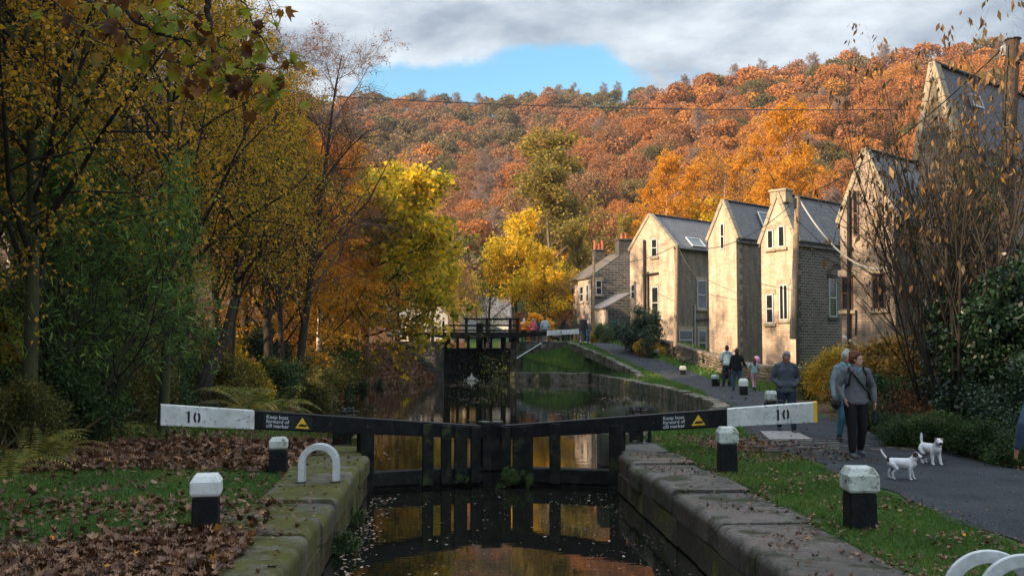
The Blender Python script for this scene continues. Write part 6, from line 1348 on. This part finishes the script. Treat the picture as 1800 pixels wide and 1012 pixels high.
def person(x, y, face, h, label, top, legs, shoes, hair, skin='skin', vox=0.011, pose='walk', arms='down', stride=0.16, headturn=0.0, headtilt=0.0, hairstyle='short', build=1.0, coat=0.0, extras=None, group=None, z=None, phase=1, skirt=False, sleeves=True, armspec=None):
    """faces local +Y; face = world heading of local +Y measured from +Y clockwise, degrees"""
    z = (Z(x, y) + 0.025) if z is None else z
    root = empty("person", (x, y, z), -R(face), label, "person", group); s = h / 1.72; fine = vox <= 0.013
    def A(*p): return np.array(p, float) * s
    st = stride * phase if pose == 'walk' else 0.0; bw = build
    hipL, hipR = A(-.095, 0, .90), A(.095, 0, .90)
    kneeL, kneeR = A(-.10, .5 * st + .03, .48), A(.10, -.35 * st + .035, .48); ankL, ankR = A(-.105, st, .085), A(.105, -1.15 * st, .09 + abs(st) * .22)
    if st < 0: ankL, ankR = A(-.105, 1.15 * st, .09 + abs(st) * .22), A(.105, -st, .085); kneeL, kneeR = A(-.10, .35 * st + .035, .48), A(.10, -.5 * st + .03, .48)
    shL, shR = A(-.175 * (.9 + .1 * bw), 0, 1.40), A(.175 * (.9 + .1 * bw), 0, 1.40)
    if armspec: (eL, wL), (eR, wR) = [(A(*a), A(*b)) for a, b in armspec]
    elif arms == 'pocket': eL, wL, eR, wR = A(-.265, -.06, 1.12), A(-.15, .12, .99), A(.265, -.06, 1.12), A(.15, .12, .99)
    elif arms == 'fold': eL, wL, eR, wR = A(-.26, .03, 1.12), A(.0, .2, 1.10), A(.26, .03, 1.12), A(.02, .2, 1.14)
    elif arms == 'front': eL, wL, eR, wR = A(-.24, .02, 1.12), A(-.16, .28, 1.02), A(.24, .02, 1.12), A(.16, .28, 1.02)
    else: eL, wL, eR, wR = A(-.265, -.02 - st * .25, 1.12), A(-.285, .06 - st * .5, .87), A(.265, -.02 + st * .25, 1.12), A(.285, .06 + st * .5, .87)
    k = s
    # head
    ht, hl = R(headturn), R(headtilt); Rh = Matrix.Rotation(-ht, 3, 'Z') @ Matrix.Rotation(-hl, 3, 'X'); nb = A(0, -.005, 1.475)
    def Hd(*p): v = Rh @ Vector(np.array(p) * s); return nb + np.array(v)
    head = [limb([Hd(0, .012, .015), Hd(0, .03, .05), Hd(0, .02, .09), Hd(0, .01, .14), Hd(0, 0, .185)], np.array([.045, .060, .068, .075, .062]) * k, np.array([.05, .075, .088, .094, .075]) * k, side=tuple(Rh @ Vector((1, 0, 0)))),
            limb([A(0, -.01, 1.36), nb + A(0, 0, .0), Hd(0, -.01, .07)], np.array([.07, .055, .056]) * k), blob(Hd(0, .108, .088), np.array([.013, .018, .020]) * k), blob(Hd(0, .098, .048), np.array([.022, .010, .008]) * k), blob(Hd(-.074, .0, .095), np.array([.010, .018, .026]) * k), blob(Hd(.074, .0, .095), np.array([.010, .018, .026]) * k), blob(Hd(0, .085, .012), np.array([.022, .018, .016]) * k)]
    body = head + [limb([A(0, 0, .90), A(0, 0, 1.10), A(0, 0, 1.30), A(0, 0, 1.40)], np.array([.13, .12, .145, .10]) * k * bw, np.array([.09, .085, .095, .07]) * k * bw)]
    for hp, kn, an in ((hipL, kneeL, ankL), (hipR, kneeR, ankR)): body.append(limb([hp, kn, an], np.array([.075, .05, .035]) * k))
    for sh, el, wr, sg in ((shL, eL, wL, -1), (shR, eR, wR, 1)):
        body.append(limb([sh, el, wr], np.array([.045, .035, .026]) * k))
        if arms == 'pocket': continue
        if fine:
            d = nrm(wr - el); inn = np.array([-sg * 1.0, 0, 0]); pal = nrm(np.cross(d, inn)); sd_ = np.array([0, 1.0, 0]) - d * d[1]; sd_ = nrm(sd_); nrmv = np.cross(d, sd_) * sg
            body.append(limb([wr + d * .01 * k, wr + d * .05 * k, wr + d * .085 * k], np.array([.026, .036, .036]) * k, np.array([.018, .016, .013]) * k, side=tuple(sd_)))
            for q, (o_, ln) in enumerate(((-.030, .062), (-.010, .075), (.011, .07), (.030, .055))):
                b0 = wr + d * .085 * k + sd_ * o_ * k; cur = np.array([-sg * .5, 0, 0]); body.append(limb([b0, b0 + (d * .5 + cur * .12) * ln * k, b0 + (d * .85 + cur * .5) * ln * k], np.array([.0095, .0088, .0075]) * k, n=8))
            b0 = wr + d * .03 * k + sd_ * .032 * k; body.append(limb([b0, b0 + (d * .6 + sd_ * .6) * .035 * k, b0 + (d * 1.3 + sd_ * .7 + np.array([-sg * .3, 0, 0])) * .045 * k], np.array([.012, .0105, .009]) * k, n=8))
        else: body.append(limb([wr, wr + nrm(wr - el) * .09 * k], np.array([.026, .03]) * k, np.array([.022, .02]) * k))
    fuse("body", body, M[skin], vox * (0.72 if fine else 1), root, 2)
    # trousers
    hem = lambda kn, an: an + (kn - an) * .10
    tr_ = [limb([A(0, 0, .86), A(0, 0, .95), A(0, 0, 1.03)], np.array([.155, .16, .145]) * k * bw, np.array([.115, .12, .105]) * k * bw)]
    lw = legs[1] if len(legs) > 1 else 1.0
    for hp, kn, an in ((hipL, kneeL, ankL), (hipR, kneeR, ankR)): tr_.append(limb([hp, hp * .5 + kn * .5, kn, kn * .45 + an * .55, hem(kn, an)], np.array([.095, .085, .066, .060, .052]) * k * lw * (.5 + .5 * bw), np.array([.105, .09, .070, .064, .056]) * k * lw * (.5 + .5 * bw)))
    fuse("trousers", tr_, legs[0], vox, root, 3)
    # top
    th = 0.90 - coat
    tp_ = [limb([A(0, 0, th), A(0, 0, th + .03), A(0, 0, 1.03), A(0, 0, 1.15), A(0, 0.005, 1.30), A(0, -.005, 1.40), A(0, -.01, 1.45)], np.array([.192, .196 + coat * .1, .178, .165, .178, .13, .085]) * k * bw, np.array([.138, .142 + coat * .1, .132, .12, .125, .095, .075]) * k * bw, flat=True)]
    if sleeves:
        for sh, el, wr in ((shL, eL, wL), (shR, eR, wR)): tp_.append(limb([sh * np.array([.8, 1, 1]), sh, (sh + el) / 2, el, (el + wr) / 2, wr], np.array([.060, .066, .060, .054, .048, .040]) * k * (.6 + .4 * bw)))
    if arms == 'pocket': tp_.append(blob(A(0, .11, 1.0), A(.17, .05, .09)))
    if 'hood' in (hairstyle if isinstance(hairstyle, tuple) else (hairstyle,)): tp_.append(limb([A(-.09, -.02, 1.44), A(-.06, -.10, 1.44), A(.06, -.10, 1.44), A(.09, -.02, 1.44)], .045 * k)); tp_.append(limb([A(-.09, .0, 1.45), A(-.05, .085, 1.40), A(.05, .085, 1.40), A(.09, .0, 1.45)], .028 * k))
    jk = fuse("jacket", tp_, top, vox, root, 3)
    # shoes
    for an, sg in ((ankL, -1), (ankR, 1)):
        lift = an[2] - .085 * s
        fuse("shoe", [limb([an + A(0, -.045, -.045), an + A(sg * .005, .06, -.052), an + A(sg * .012, .15, -.058)], np.array([.042, .046, .038]) * k, np.array([.040, .034, .026]) * k), limb([an + A(0, -.01, .03), an + A(0, -.01, -.03)], .046 * k)], shoes, max(vox, .011), root, 2)
    # hair / hats
    hs = hairstyle[0] if isinstance(hairstyle, tuple) else hairstyle
    if hair is not None:
        hp_ = [limb([Hd(0, -.026, .095), Hd(0, -.012, .155), Hd(0, .0, .20)], np.array([.083, .086, .068]) * k, np.array([.088, .100, .078]) * k, side=tuple(Rh @ Vector((1, 0, 0))))]
        if hs == 'long': hp_.append(limb([Hd(0, -.05, .13), Hd(0, -.085, .02), Hd(0, -.11, -.16)], np.array([.085, .095, .075]) * k, np.array([.05, .045, .03]) * k))
        if hs == 'bun': hp_.append(blob(Hd(0, -.07, .205), A(.045, .045, .04)))
        if hs == 'pony': hp_.append(limb([Hd(0, -.09, .16), Hd(0, -.14, .12), Hd(0, -.15, .02)], np.array([.025, .03, .015]) * k))
        if hs == 'beanie': hp_ = [limb([Hd(0, -.012, .115), Hd(0, -.01, .15), Hd(0, -.015, .20), Hd(0, -.02, .235)], np.array([.088, .092, .085, .05]) * k, np.array([.102, .105, .09, .05]) * k, side=tuple(Rh @ Vector((1, 0, 0))))]
        fuse("beanie" if hs == 'beanie' else "hair", hp_, hair, vox, root, 2)
    if fine:
        for sg in (-1, 1):
            v, f = blob(Hd(sg * .030, .086, .108), np.array([.014, .011, .009]) * k); mb = MB(); mb.add(v, f); mb.build("eye", M['glass'], root, smooth=True)
            v, f = limb([Hd(sg * .014, .092, .128), Hd(sg * .048, .082, .128)], .006 * k, n=6); mb = MB(); mb.add(v, f); mb.build("eyebrow", hair if hair and hs != 'beanie' else M['frame_brown'], root)
        v, f = limb([Hd(-.022, .094, .048), Hd(0, .104, .047), Hd(.022, .094, .048)], .0055 * k, n=6); mb = MB(); mb.add(v, f); mb.build("mouth", mat('lips', (0.30, 0.10, 0.08), rough=0.5), root)
    if extras: extras(root, A, Hd, (wL, wR, eL, eR, shL, shR), vox)
    return root
JEAN = cloth((0.05, 0.10, 0.17)); JEAN_D = cloth((0.03, 0.045, 0.07)); JEAN_L = cloth((0.07, 0.20, 0.28)); BLK = cloth((0.012, 0.012, 0.014)); GREYH = cloth((0.085, 0.105, 0.13)); GREYW = cloth((0.12, 0.13, 0.145))
SHOE_D = cloth((0.03, 0.03, 0.035), rough=.6); SHOE_W = cloth((0.65, 0.67, 0.70), rough=.6); HAIR_B = cloth((0.05, 0.028, 0.018), rough=.6); HAIR_G = cloth((0.28, 0.27, 0.26), rough=.7); HAIR_BL = cloth((0.42, 0.28, 0.17), rough=.6); HAIR_R = cloth((0.13, 0.045, 0.02), rough=.6)
def px_pos(px, py):
    p = atZ(px, py, 0.03); return p[0], p[1]
x, y = px_pos(1383, 760)
person(x, y, 184, 1.74, "grey haired man in a slate hoodie walking with his head down, hands in pockets", GREYH, (JEAN_D, 1.05), cloth((0.06, 0.065, 0.07), rough=.7), HAIR_G, 'skin_red', pose='walk', arms='pocket', stride=.17, headtilt=36, hairstyle=('short', 'hood'), build=1.08, coat=.05)
def w1(root, A, Hd, j, vox):
    mb = MB(); mb.tube([A(.17, -.02, 1.45), A(.10, .13, 1.38), A(-.02, .155, 1.22), A(-.16, .13, 1.05), A(-.235, .03, .93)], .016, 6); mb.tube([A(.17, -.02, 1.45), A(.0, -.14, 1.3), A(-.2, -.1, 1.0)], .014, 6); mb.build("bag_strap", BLK, root)
    mb = MB(); mb.tube([A(-.12, .03, 1.45), A(-.125, .13, 1.36), A(-.15, .12, 1.2), A(-.17, .0, 1.12)], .018, 6); mb.build("shoulder_strap", BLK, root); mb = MB(); mb.tube([A(.12, .03, 1.45), A(.125, .13, 1.36), A(.15, .12, 1.2), A(.17, .0, 1.12)], .018, 6); mb.build("shoulder_strap", BLK, root)
    fuse("neck_scarf", [limb([A(-.05, .09, 1.44), A(0, .125, 1.37), A(.05, .09, 1.44)], .022)], cloth((0.10, 0.22, 0.30)), .011, root)
    mb = MB(); mb.tube([Hd(-.078, .0, .13), Hd(-.075, .03, .17), Hd(-.04, .07, .195), Hd(.04, .07, .195), Hd(.075, .03, .17), Hd(.078, 0, .13)], .012, 6); mb.build("sunglasses", BLK, root)
    for sg, an in ((-1, None), (1, None)): pass
x, y = px_pos(1506, 802)
wom = person(x, y, 182, 1.76, "woman in a grey hoodie and black leggings looking to one side, nearest walker", GREYW, (BLK, 1.12), cloth((0.07, 0.10, 0.11), rough=.7), HAIR_R, 'skin', pose='walk', stride=.10, phase=-1, headturn=-62, headtilt=4, hairstyle=('bun', 'hood'), build=1.07, coat=.03, extras=w1,
       armspec=[((-.30, -.02, 1.14), (-.29, .05, .90)), ((.275, -.02, 1.14), (.24, .13, .95))])
def thing_fuse(name, prims, m, vox, loc, rz, label, cat):
    o = fuse(name, prims, m, vox, None, 2); o.location = loc; o.rotation_euler = (0, 0, rz); return tag(o, label, cat)
wx, wy = x, y; wz = Z(wx, wy)
# crossbody bag at her right hip (viewer's left), black pouch in her hand
bagm = cloth((0.018, 0.02, 0.022), rough=.6)
b0 = np.array([-.30, .02, wz + .92]); thing_fuse("shoulder_bag", [limb([(-.02, -.10, .0), (0, .0, -.01), (.01, .10, .0)], [.07, .085, .07], [.09, .11, .09]), blob((0, 0, .07), (.05, .10, .04))], bagm, .012, (wx - .33, wy + .02, wz + .93), 0, "black crossbody bag hanging at the hip of the nearest woman", "bag")
thing_fuse("black_pouch", [limb([(0, 0, .08), (0.01, 0, 0), (0.0, .0, -.10), (-.02, 0, -.17)], [.02, .045, .05, .03], [.015, .03, .03, .02])], bagm, .01, (wx + .30, wy - .06, wz + .76), 0, "small black pouch dangling from the nearest woman's hand", "bag")
x, y = px_pos(1499, 777); x = colX(1487, y)
def w2(root, A, Hd, j, vox):
    fuse("scarf", [limb([A(-.08, .0, 1.47), A(-.03, .08, 1.44), A(.05, .07, 1.44), A(.08, -.01, 1.47)], .04), limb([A(-.03, .10, 1.43), A(-.04, .14, 1.25)], .035)], cloth((0.16, 0.42, 0.44)), .012, root)
    fuse("glove", [limb([j[1], j[1] + A(0, 0.01, -.10), j[1] + A(0, .02, -.17)], [.034, .04, .026], [.03, .024, .018])], BLK, .01, root)
    fuse("glove", [limb([j[0], j[0] + A(0, 0.01, -.10), j[0] + A(0, .02, -.17)], [.034, .04, .026], [.03, .024, .018])], BLK, .01, root)
person(x, y, 184, 1.76, "woman in a mint beanie and pale grey blue coat, half hidden behind the nearest woman", cloth((0.20, 0.27, 0.32)), (JEAN_L, 1.05), SHOE_D, cloth((0.42, 0.52, 0.48)), 'skin', stride=.14, headtilt=12, hairstyle=('beanie', 'hood'), extras=w2, build=1.02, coat=.05)
person(float(colX(1789, 9.55)) + .33, 9.55, 8, 1.70, "person cut off by the right edge, only a denim blue sleeve and hand showing", cloth((0.06, 0.10, 0.17)), (JEAN_D, 1.0), SHOE_D, HAIR_B, 'skin_red', pose='stand', hairstyle='short', armspec=[((-.30, -.05, 1.13), (-.33, .02, .90)), ((.27, -.02, 1.12), (.29, .06, .87))], build=1.05)
# family with the pushchair
FG = "family group walking away on the towpath"
x, y = px_pos(1296, 686); 
person(x, y, -6, 1.66, "woman in a black padded coat and jeans holding the child's hand", BLK, (JEAN, 1.0), SHOE_D, HAIR_R, vox=.018, stride=.12, hairstyle='bun', group=FG, build=1.08, coat=.06, armspec=[((-.27, -.02, 1.12), (-.28, .06, .87)), ((.30, 0, 1.12), (.42, .05, .92))])
cx_, cy_ = px_pos(1326, 685)
person(cx_, cy_, -6, 1.28, "small child in a pale top and pink trousers holding a balloon string", cloth((0.38, 0.52, 0.56)), (cloth((0.62, 0.36, 0.42)), 1.0), SHOE_D, HAIR_R, vox=.016, stride=.14, phase=-1, hairstyle='long', group=FG, armspec=[((-.32, .02, 1.25), (-.50, .06, 1.18)), ((.27, 0.05, 1.15), (.22, .22, 1.20))])
x, y = px_pos(1283, 680); fx, fy = x, y + .4
person(fx, fy, -4, 1.76, "man in a pale blue hooded top pushing the pushchair", cloth((0.36, 0.50, 0.56)), (JEAN_D, 1.0), SHOE_D, HAIR_B, vox=.018, stride=.12, hairstyle=('short', 'hood'), group=FG, arms='front')
def balloon(c, r, label):
    o = fuse("balloon", [blob(c, (r, r, r * 1.2)), limb([np.array(c) - [0, 0, r * 1.15], np.array(c) - [0, 0, r * 1.32]], [r * .1, r * .14])], mat('balloon_pink', (0.72, 0.28, 0.42), rough=.25, spec=.6), r / 7, None, 2); return tag(o, label, "balloon")
hz = np.array([cx_ + .2, cy_ + .22, Z(cx_, cy_) + .92]); bc = atY(1330, 633, cy_ + .25)
balloon(bc, .15, "larger pink balloon floating above the small child"); mb = MB(); mb.tube([bc - [0, 0, .2], (bc + hz) / 2 + [.02, 0, 0], hz], .004, 4); tag(mb.build("balloon_string", M['frame_white']), "thin string from the child's hand to the pink balloon", "string")
balloon(atY(1274, 642, fy + .3), .12, "small pink balloon left of the man with the pushchair"); balloon(atY(1275, 655, fy + .2), .07, "smallest pink balloon low beside the pushchair")
# pushchair
root = empty("pushchair", (colX(1276, fy + .55), fy + .55, Z(fx, fy) + .02), R(3), "dark pushchair with a pink blanket pushed by the man in pale blue", "pushchair")
fuse("seat", [limb([(0, -.15, .42), (0, .15, .40)], [.17, .19], [.08, .1]), limb([(0, -.12, .45), (0, -.22, .9)], [.18, .16], .06), limb([(0, -.2, .88), (0, .0, 1.0), (0, .18, .92)], [.17, .19, .18], .04)], BLK, .02, root)
fuse("blanket", [limb([(-.05, -.18, .88), (-.12, -.12, .7), (-.1, .0, .5)], [.11, .10, .08], .05)], cloth((0.55, 0.25, 0.34)), .02, root)
mb = MB()
for sx in (-.22, .22): mb.tube([(sx, -.45, 1.0), (sx, -.1, .6), (sx, .35, .14)], .014, 6); mb.tube([(sx, -.3, .14), (sx, 0, .45)], .014, 6)
mb.tube([(-.22, -.45, 1.0), (.22, -.45, 1.0)], .016, 6); mb.build("chassis", M['iron'], root)
for sx in (-.23, .23):
    for yy in (-.3, .35): mb = MB(); mb.tube([(sx - .02, yy, .11), (sx + .02, yy, .11)], .11, 14); mb.build("wheel", BLK, root)
# crowd at the far lock
CG = "people gathered by the far lock"
def far(px, Y, face, h, label, top, legs, hair, shoes=SHOE_D, **k):
    person(colX(px, Y), Y, face, h, label, cloth(top), (legs, 1.0), shoes, hair, vox=k.pop('vox', .026), group=k.pop('group', CG), pose=k.pop('pose', 'stand'), **k)
far(921, 69, 0, 1.72, "white haired person in a bright orange jacket by the far beam", (0.62, 0.20, 0.02), BLK, cloth((0.6, 0.55, 0.5)), hairstyle='long')
far(937, 69, -15, 1.68, "grey haired person in a coral pink coat by the far beam", (0.62, 0.12, 0.14), JEAN_D, HAIR_G)
far(944, 69.6, 0, 1.70, "person in a navy coat just behind the coral pink coat", (0.03, 0.05, 0.09), JEAN, HAIR_B)
far(958, 68.5, 0, 1.80, "man in a pale blue shirt and bright jeans behind the white beam end", (0.42, 0.52, 0.60), JEAN_L, HAIR_B, SHOE_W, stride=.1, pose='walk')
far(993, 67, -12, 1.70, "person all in black at the left of the group walking up the path", (0.012, 0.012, 0.014), BLK, HAIR_B, pose='walk')
far(1003, 65, -10, 1.80, "man in a brown jacket in the group walking up the path", (0.10, 0.06, 0.035), BLK, HAIR_B, SHOE_W, pose='walk', stride=.1, build=1.08)
far(1016, 63.6, -8, 1.62, "woman with long blonde hair, olive vest and blue jeans on the path", (0.07, 0.07, 0.05), JEAN, HAIR_BL, SHOE_W, pose='walk', hairstyle='long', build=1.1)
far(1026, 65, 150, 1.80, "bald man in a black jacket facing the group on the path", (0.015, 0.018, 0.025), JEAN_D, cloth((0.35, 0.2, 0.15)), SHOE_W, build=1.12)
far(1034, 65.4, 175, 1.50, "shorter person in a grey coat and blue trousers at the right of the path group", (0.10, 0.12, 0.14), JEAN_L, HAIR_G, SHOE_W, coat=.12)
for px, Y, h, top, hr, lb in [(732, 71, 1.6, (0.02, 0.12, 0.24), HAIR_B, "person in a blue coat sitting low behind the far left beam"), (849, 70, 1.65, (0.62, 0.02, 0.04), HAIR_B, "person in a scarlet coat seen through the footbridge rails"), (843, 71, 1.7, (0.03, 0.03, 0.06), HAIR_G, "person in dark navy beside the scarlet coat behind the footbridge"),
      (856, 72, 1.55, (0.70, 0.30, 0.04), HAIR_B, "person in a yellow orange top right of the scarlet coat"), (864, 72, 1.6, (0.05, 0.07, 0.09), HAIR_BL, "fair haired person in slate behind the footbridge middle post"), (874, 70.5, 1.72, (0.40, 0.33, 0.25), HAIR_BL, "person in a beige top behind the footbridge rails"), (889, 70.5, 1.68, (0.03, 0.035, 0.05), cloth((0.55, 0.48, 0.42)), "white haired person in black near the footbridge's right end"), (901, 71, 1.66, (0.22, 0.24, 0.25), HAIR_G, "person in pale grey at the footbridge's right end post"),
      (775, 72, 1.6, (0.03, 0.03, 0.04), HAIR_B, "person in black at the footbridge's left end"), (757, 73, 1.5, (0.35, 0.35, 0.37), HAIR_B, "person in grey white between the sycamore and the footbridge")]:
    far(px, Y, 0, h, lb, top, JEAN_D, hr, hairstyle='short')
# ------------------------------------------------------------------ dogs
DW = mat('dog_white', (0.62, 0.64, 0.66), (0.50, 0.52, 0.54), 12, .9, .4, 60, .1); DB = mat('dog_brown', (0.10, 0.045, 0.025), rough=.9, spec=.1); DK = mat('dog_black', (0.012, 0.012, 0.012), rough=.6); DR = mat('dog_tan', (0.20, 0.09, 0.04), rough=.9, spec=.1)
def dog(x, y, face, h, label, head_turn=0, patch=(DB, DK), body=DW, vox=.009, tail='up', collar=True, both=True, lower=False, z=None):
    """local +Y is forward, shoulder height h (about .32)"""
    root = empty("dog", (x, y, (Z(x, y) + .03) if z is None else z), -R(face), label, "dog", "white terriers on the towpath" if body is DW else None); s = h / .32; root.scale = (1.2, 0.88, 1.0)
    def A(*p): return np.array(p, float) * s
    pr = [limb([A(0, -.19, .265), A(0, -.10, .27), A(0, .02, .255), A(0, .13, .25), A(0, .19, .275)], np.array([.072, .076, .084, .086, .066]) * s, np.array([.080, .076, .092, .102, .080]) * s)]
    hb = A(0, .235, .385) if not lower else A(0, .27, .30); Rz = Matrix.Rotation(-R(head_turn), 3, 'Z')
    def Hd(*p): return hb + np.array(Rz @ Vector(np.array(p) * s))
    pr.append(limb([A(0, .16, .29), A(0, .21, .345), hb], np.array([.07, .060, .054]) * s))
    pr += [blob(Hd(0, .01, .01), np.array([.062, .066, .058]) * s), limb([Hd(0, .04, .0), Hd(0, .09, -.014), Hd(0, .118, -.018)], np.array([.044, .032, .024]) * s, np.array([.042, .030, .023]) * s)]
    for sg in (-1, 1): pr.append(limb([Hd(sg * .035, -.01, .048), Hd(sg * .056, .0, .066), Hd(sg * .066, .028, .046)], np.array([.014, .015, .009]) * s, np.array([.008, .007, .005]) * s))
    # fore legs
    for sg, f in ((-1, .035), (1, -.01)):
        pr.append(limb([A(sg * .045, .14, .23), A(sg * .050, .135 + f * .5, .15), A(sg * .050, .145 + f, .08), A(sg * .050, .15 + f * 1.3, .02)], np.array([.044, .030, .023, .021]) * s)); pr.append(limb([A(sg * .050, .15 + f * 1.3, .014), A(sg * .050, .185 + f * 1.3, .012)], np.array([.020, .018]) * s, np.array([.014, .012]) * s))
    for sg, f in ((-1, -.03), (1, .045)):
        pr.append(limb([A(sg * .045, -.16, .24), A(sg * .052, -.135 + f, .17), A(sg * .052, -.205 + f, .095), A(sg * .052, -.195 + f, .02)], np.array([.058, .045, .024, .020]) * s)); pr.append(limb([A(sg * .052, -.195 + f, .014), A(sg * .052, -.16 + f, .012)], np.array([.019, .018]) * s, np.array([.014, .012]) * s))
    if tail == 'up': pr.append(limb([A(0, -.22, .31), A(0, -.29, .35), A(0, -.345, .43), A(0, -.365, .475)], np.array([.018, .024, .020, .010]) * s))
    elif tail == 'high': pr.append(limb([A(0, -.22, .31), A(0, -.25, .38), A(0, -.24, .46), A(0, -.235, .50)], np.array([.018, .022, .020, .010]) * s))
    else: pr.append(limb([A(0, -.22, .30), A(0, -.30, .28), A(0, -.36, .22)], np.array([.02, .018, .01]) * s))
    Rl = np.array(Rz.transposed())
    def hc(C): return ((C - hb) @ Rl.T) / s
    regs = []
    if body is DW:
        regs = [(lambda C: (np.abs(hc(C)[:, 0]) > .012) & (hc(C)[:, 1] > -.045) & (hc(C)[:, 1] < .055) & (hc(C)[:, 2] > -.012) & (hc(C)[:, 2] < .09) & (np.linalg.norm(hc(C), axis=1) < .10) & ((hc(C)[:, 0] < 0) | both), 1),
                (lambda C: (np.abs(hc(C)[:, 0]) > .036) & (hc(C)[:, 2] > .03) & (np.linalg.norm(hc(C), axis=1) < .12), 2 if both else 1), (lambda C: (hc(C)[:, 1] > .112) & (hc(C)[:, 1] < .16) & (np.abs(hc(C)[:, 2] + .01) < .03) & (np.abs(hc(C)[:, 0]) < .03), 2)]
        if both: regs.append((lambda C: (C[:, 1] < -.215 * s) & (C[:, 1] > -.262 * s) & (C[:, 2] > .28 * s), 2))
    fuse("body", pr, [body, patch[0], patch[1]], vox, root, 2, regs)
    if vox < .012:
        for sg in (-1, 1): v, f = blob(Hd(sg * .024, .052, .020), np.array([.008, .008, .008]) * s); mb = MB(); mb.add(v, f); mb.build("eye", DK, root, smooth=True)
        v, f = blob(Hd(0, .132, -.012), np.array([.013, .010, .010]) * s); mb = MB(); mb.add(v, f); mb.build("nose", DK, root, smooth=True)
    if collar:
        d = nrm(hb - A(0, .19, .32)); c = A(0, .205, .338); e1 = np.array([1.0, 0, 0]); e2 = np.cross(d, e1); mb = MB(); mb.tube([c + (e1 * math.cos(a) + e2 * math.sin(a)) * .054 * s for a in np.linspace(0, 6.283, 20)], .008 * s, 6, cap=False); mb.build("collar", DK, root)
    return root
x, y = px_pos(1586, 842); dog(x, y, 116, .275, "white terrier with a brown face patch, dark collar and raised tail, nearer the camera", 8, both=True)
x, y = px_pos(1636, 815); dog(x, y, 166, .30, "white terrier with a pale brown eye patch facing the camera, nearer the bushes", 18, patch=(DR, DK), tail='high', both=False, collar=False)
x = colX(976, 67); dog(x, 67, -95, .5, "black and tan dog with its head down beside the group at the far beam", 0, body=DK, tail='down', vox=.02, lower=True, z=Z(x, 67) + .01)
mb = MB(); mb.tube([(x + .25, 67, Z(x, 67) + .5), (x + .4, 66.8, Z(x, 67) + .75), (colX(1000, 65.2), 65.2, Z(9, 65) + .95)], .01, 4); tag(mb.build("dog_lead", M['wire']), "slack lead between the black dog and the brown jacketed man", "dog lead")
# ------------------------------------------------------------------ haze
hm = bpy.data.materials.new("haze"); hm.use_nodes = True; hn = hm.node_tree; hn.nodes.clear()
hv2 = N(hn, "ShaderNodeVolumePrincipled"); hv2.inputs["Color"].default_value = (0.86, 0.90, 1.0, 1); hv2.inputs["Density"].default_value = HAZE = 0.00016; hv2.inputs["Anisotropy"].default_value = 0.3
ho = N(hn, "ShaderNodeOutputMaterial"); L(hn, hv2.outputs[0], ho.inputs["Volume"])
mb = MB(); mb.box((30, 300, 75), (1180, 760, 170)); hz_ = mb.build("haze", hm); hz_["kind"] = "stuff"; hz_["label"] = "thin autumn haze in the valley air"
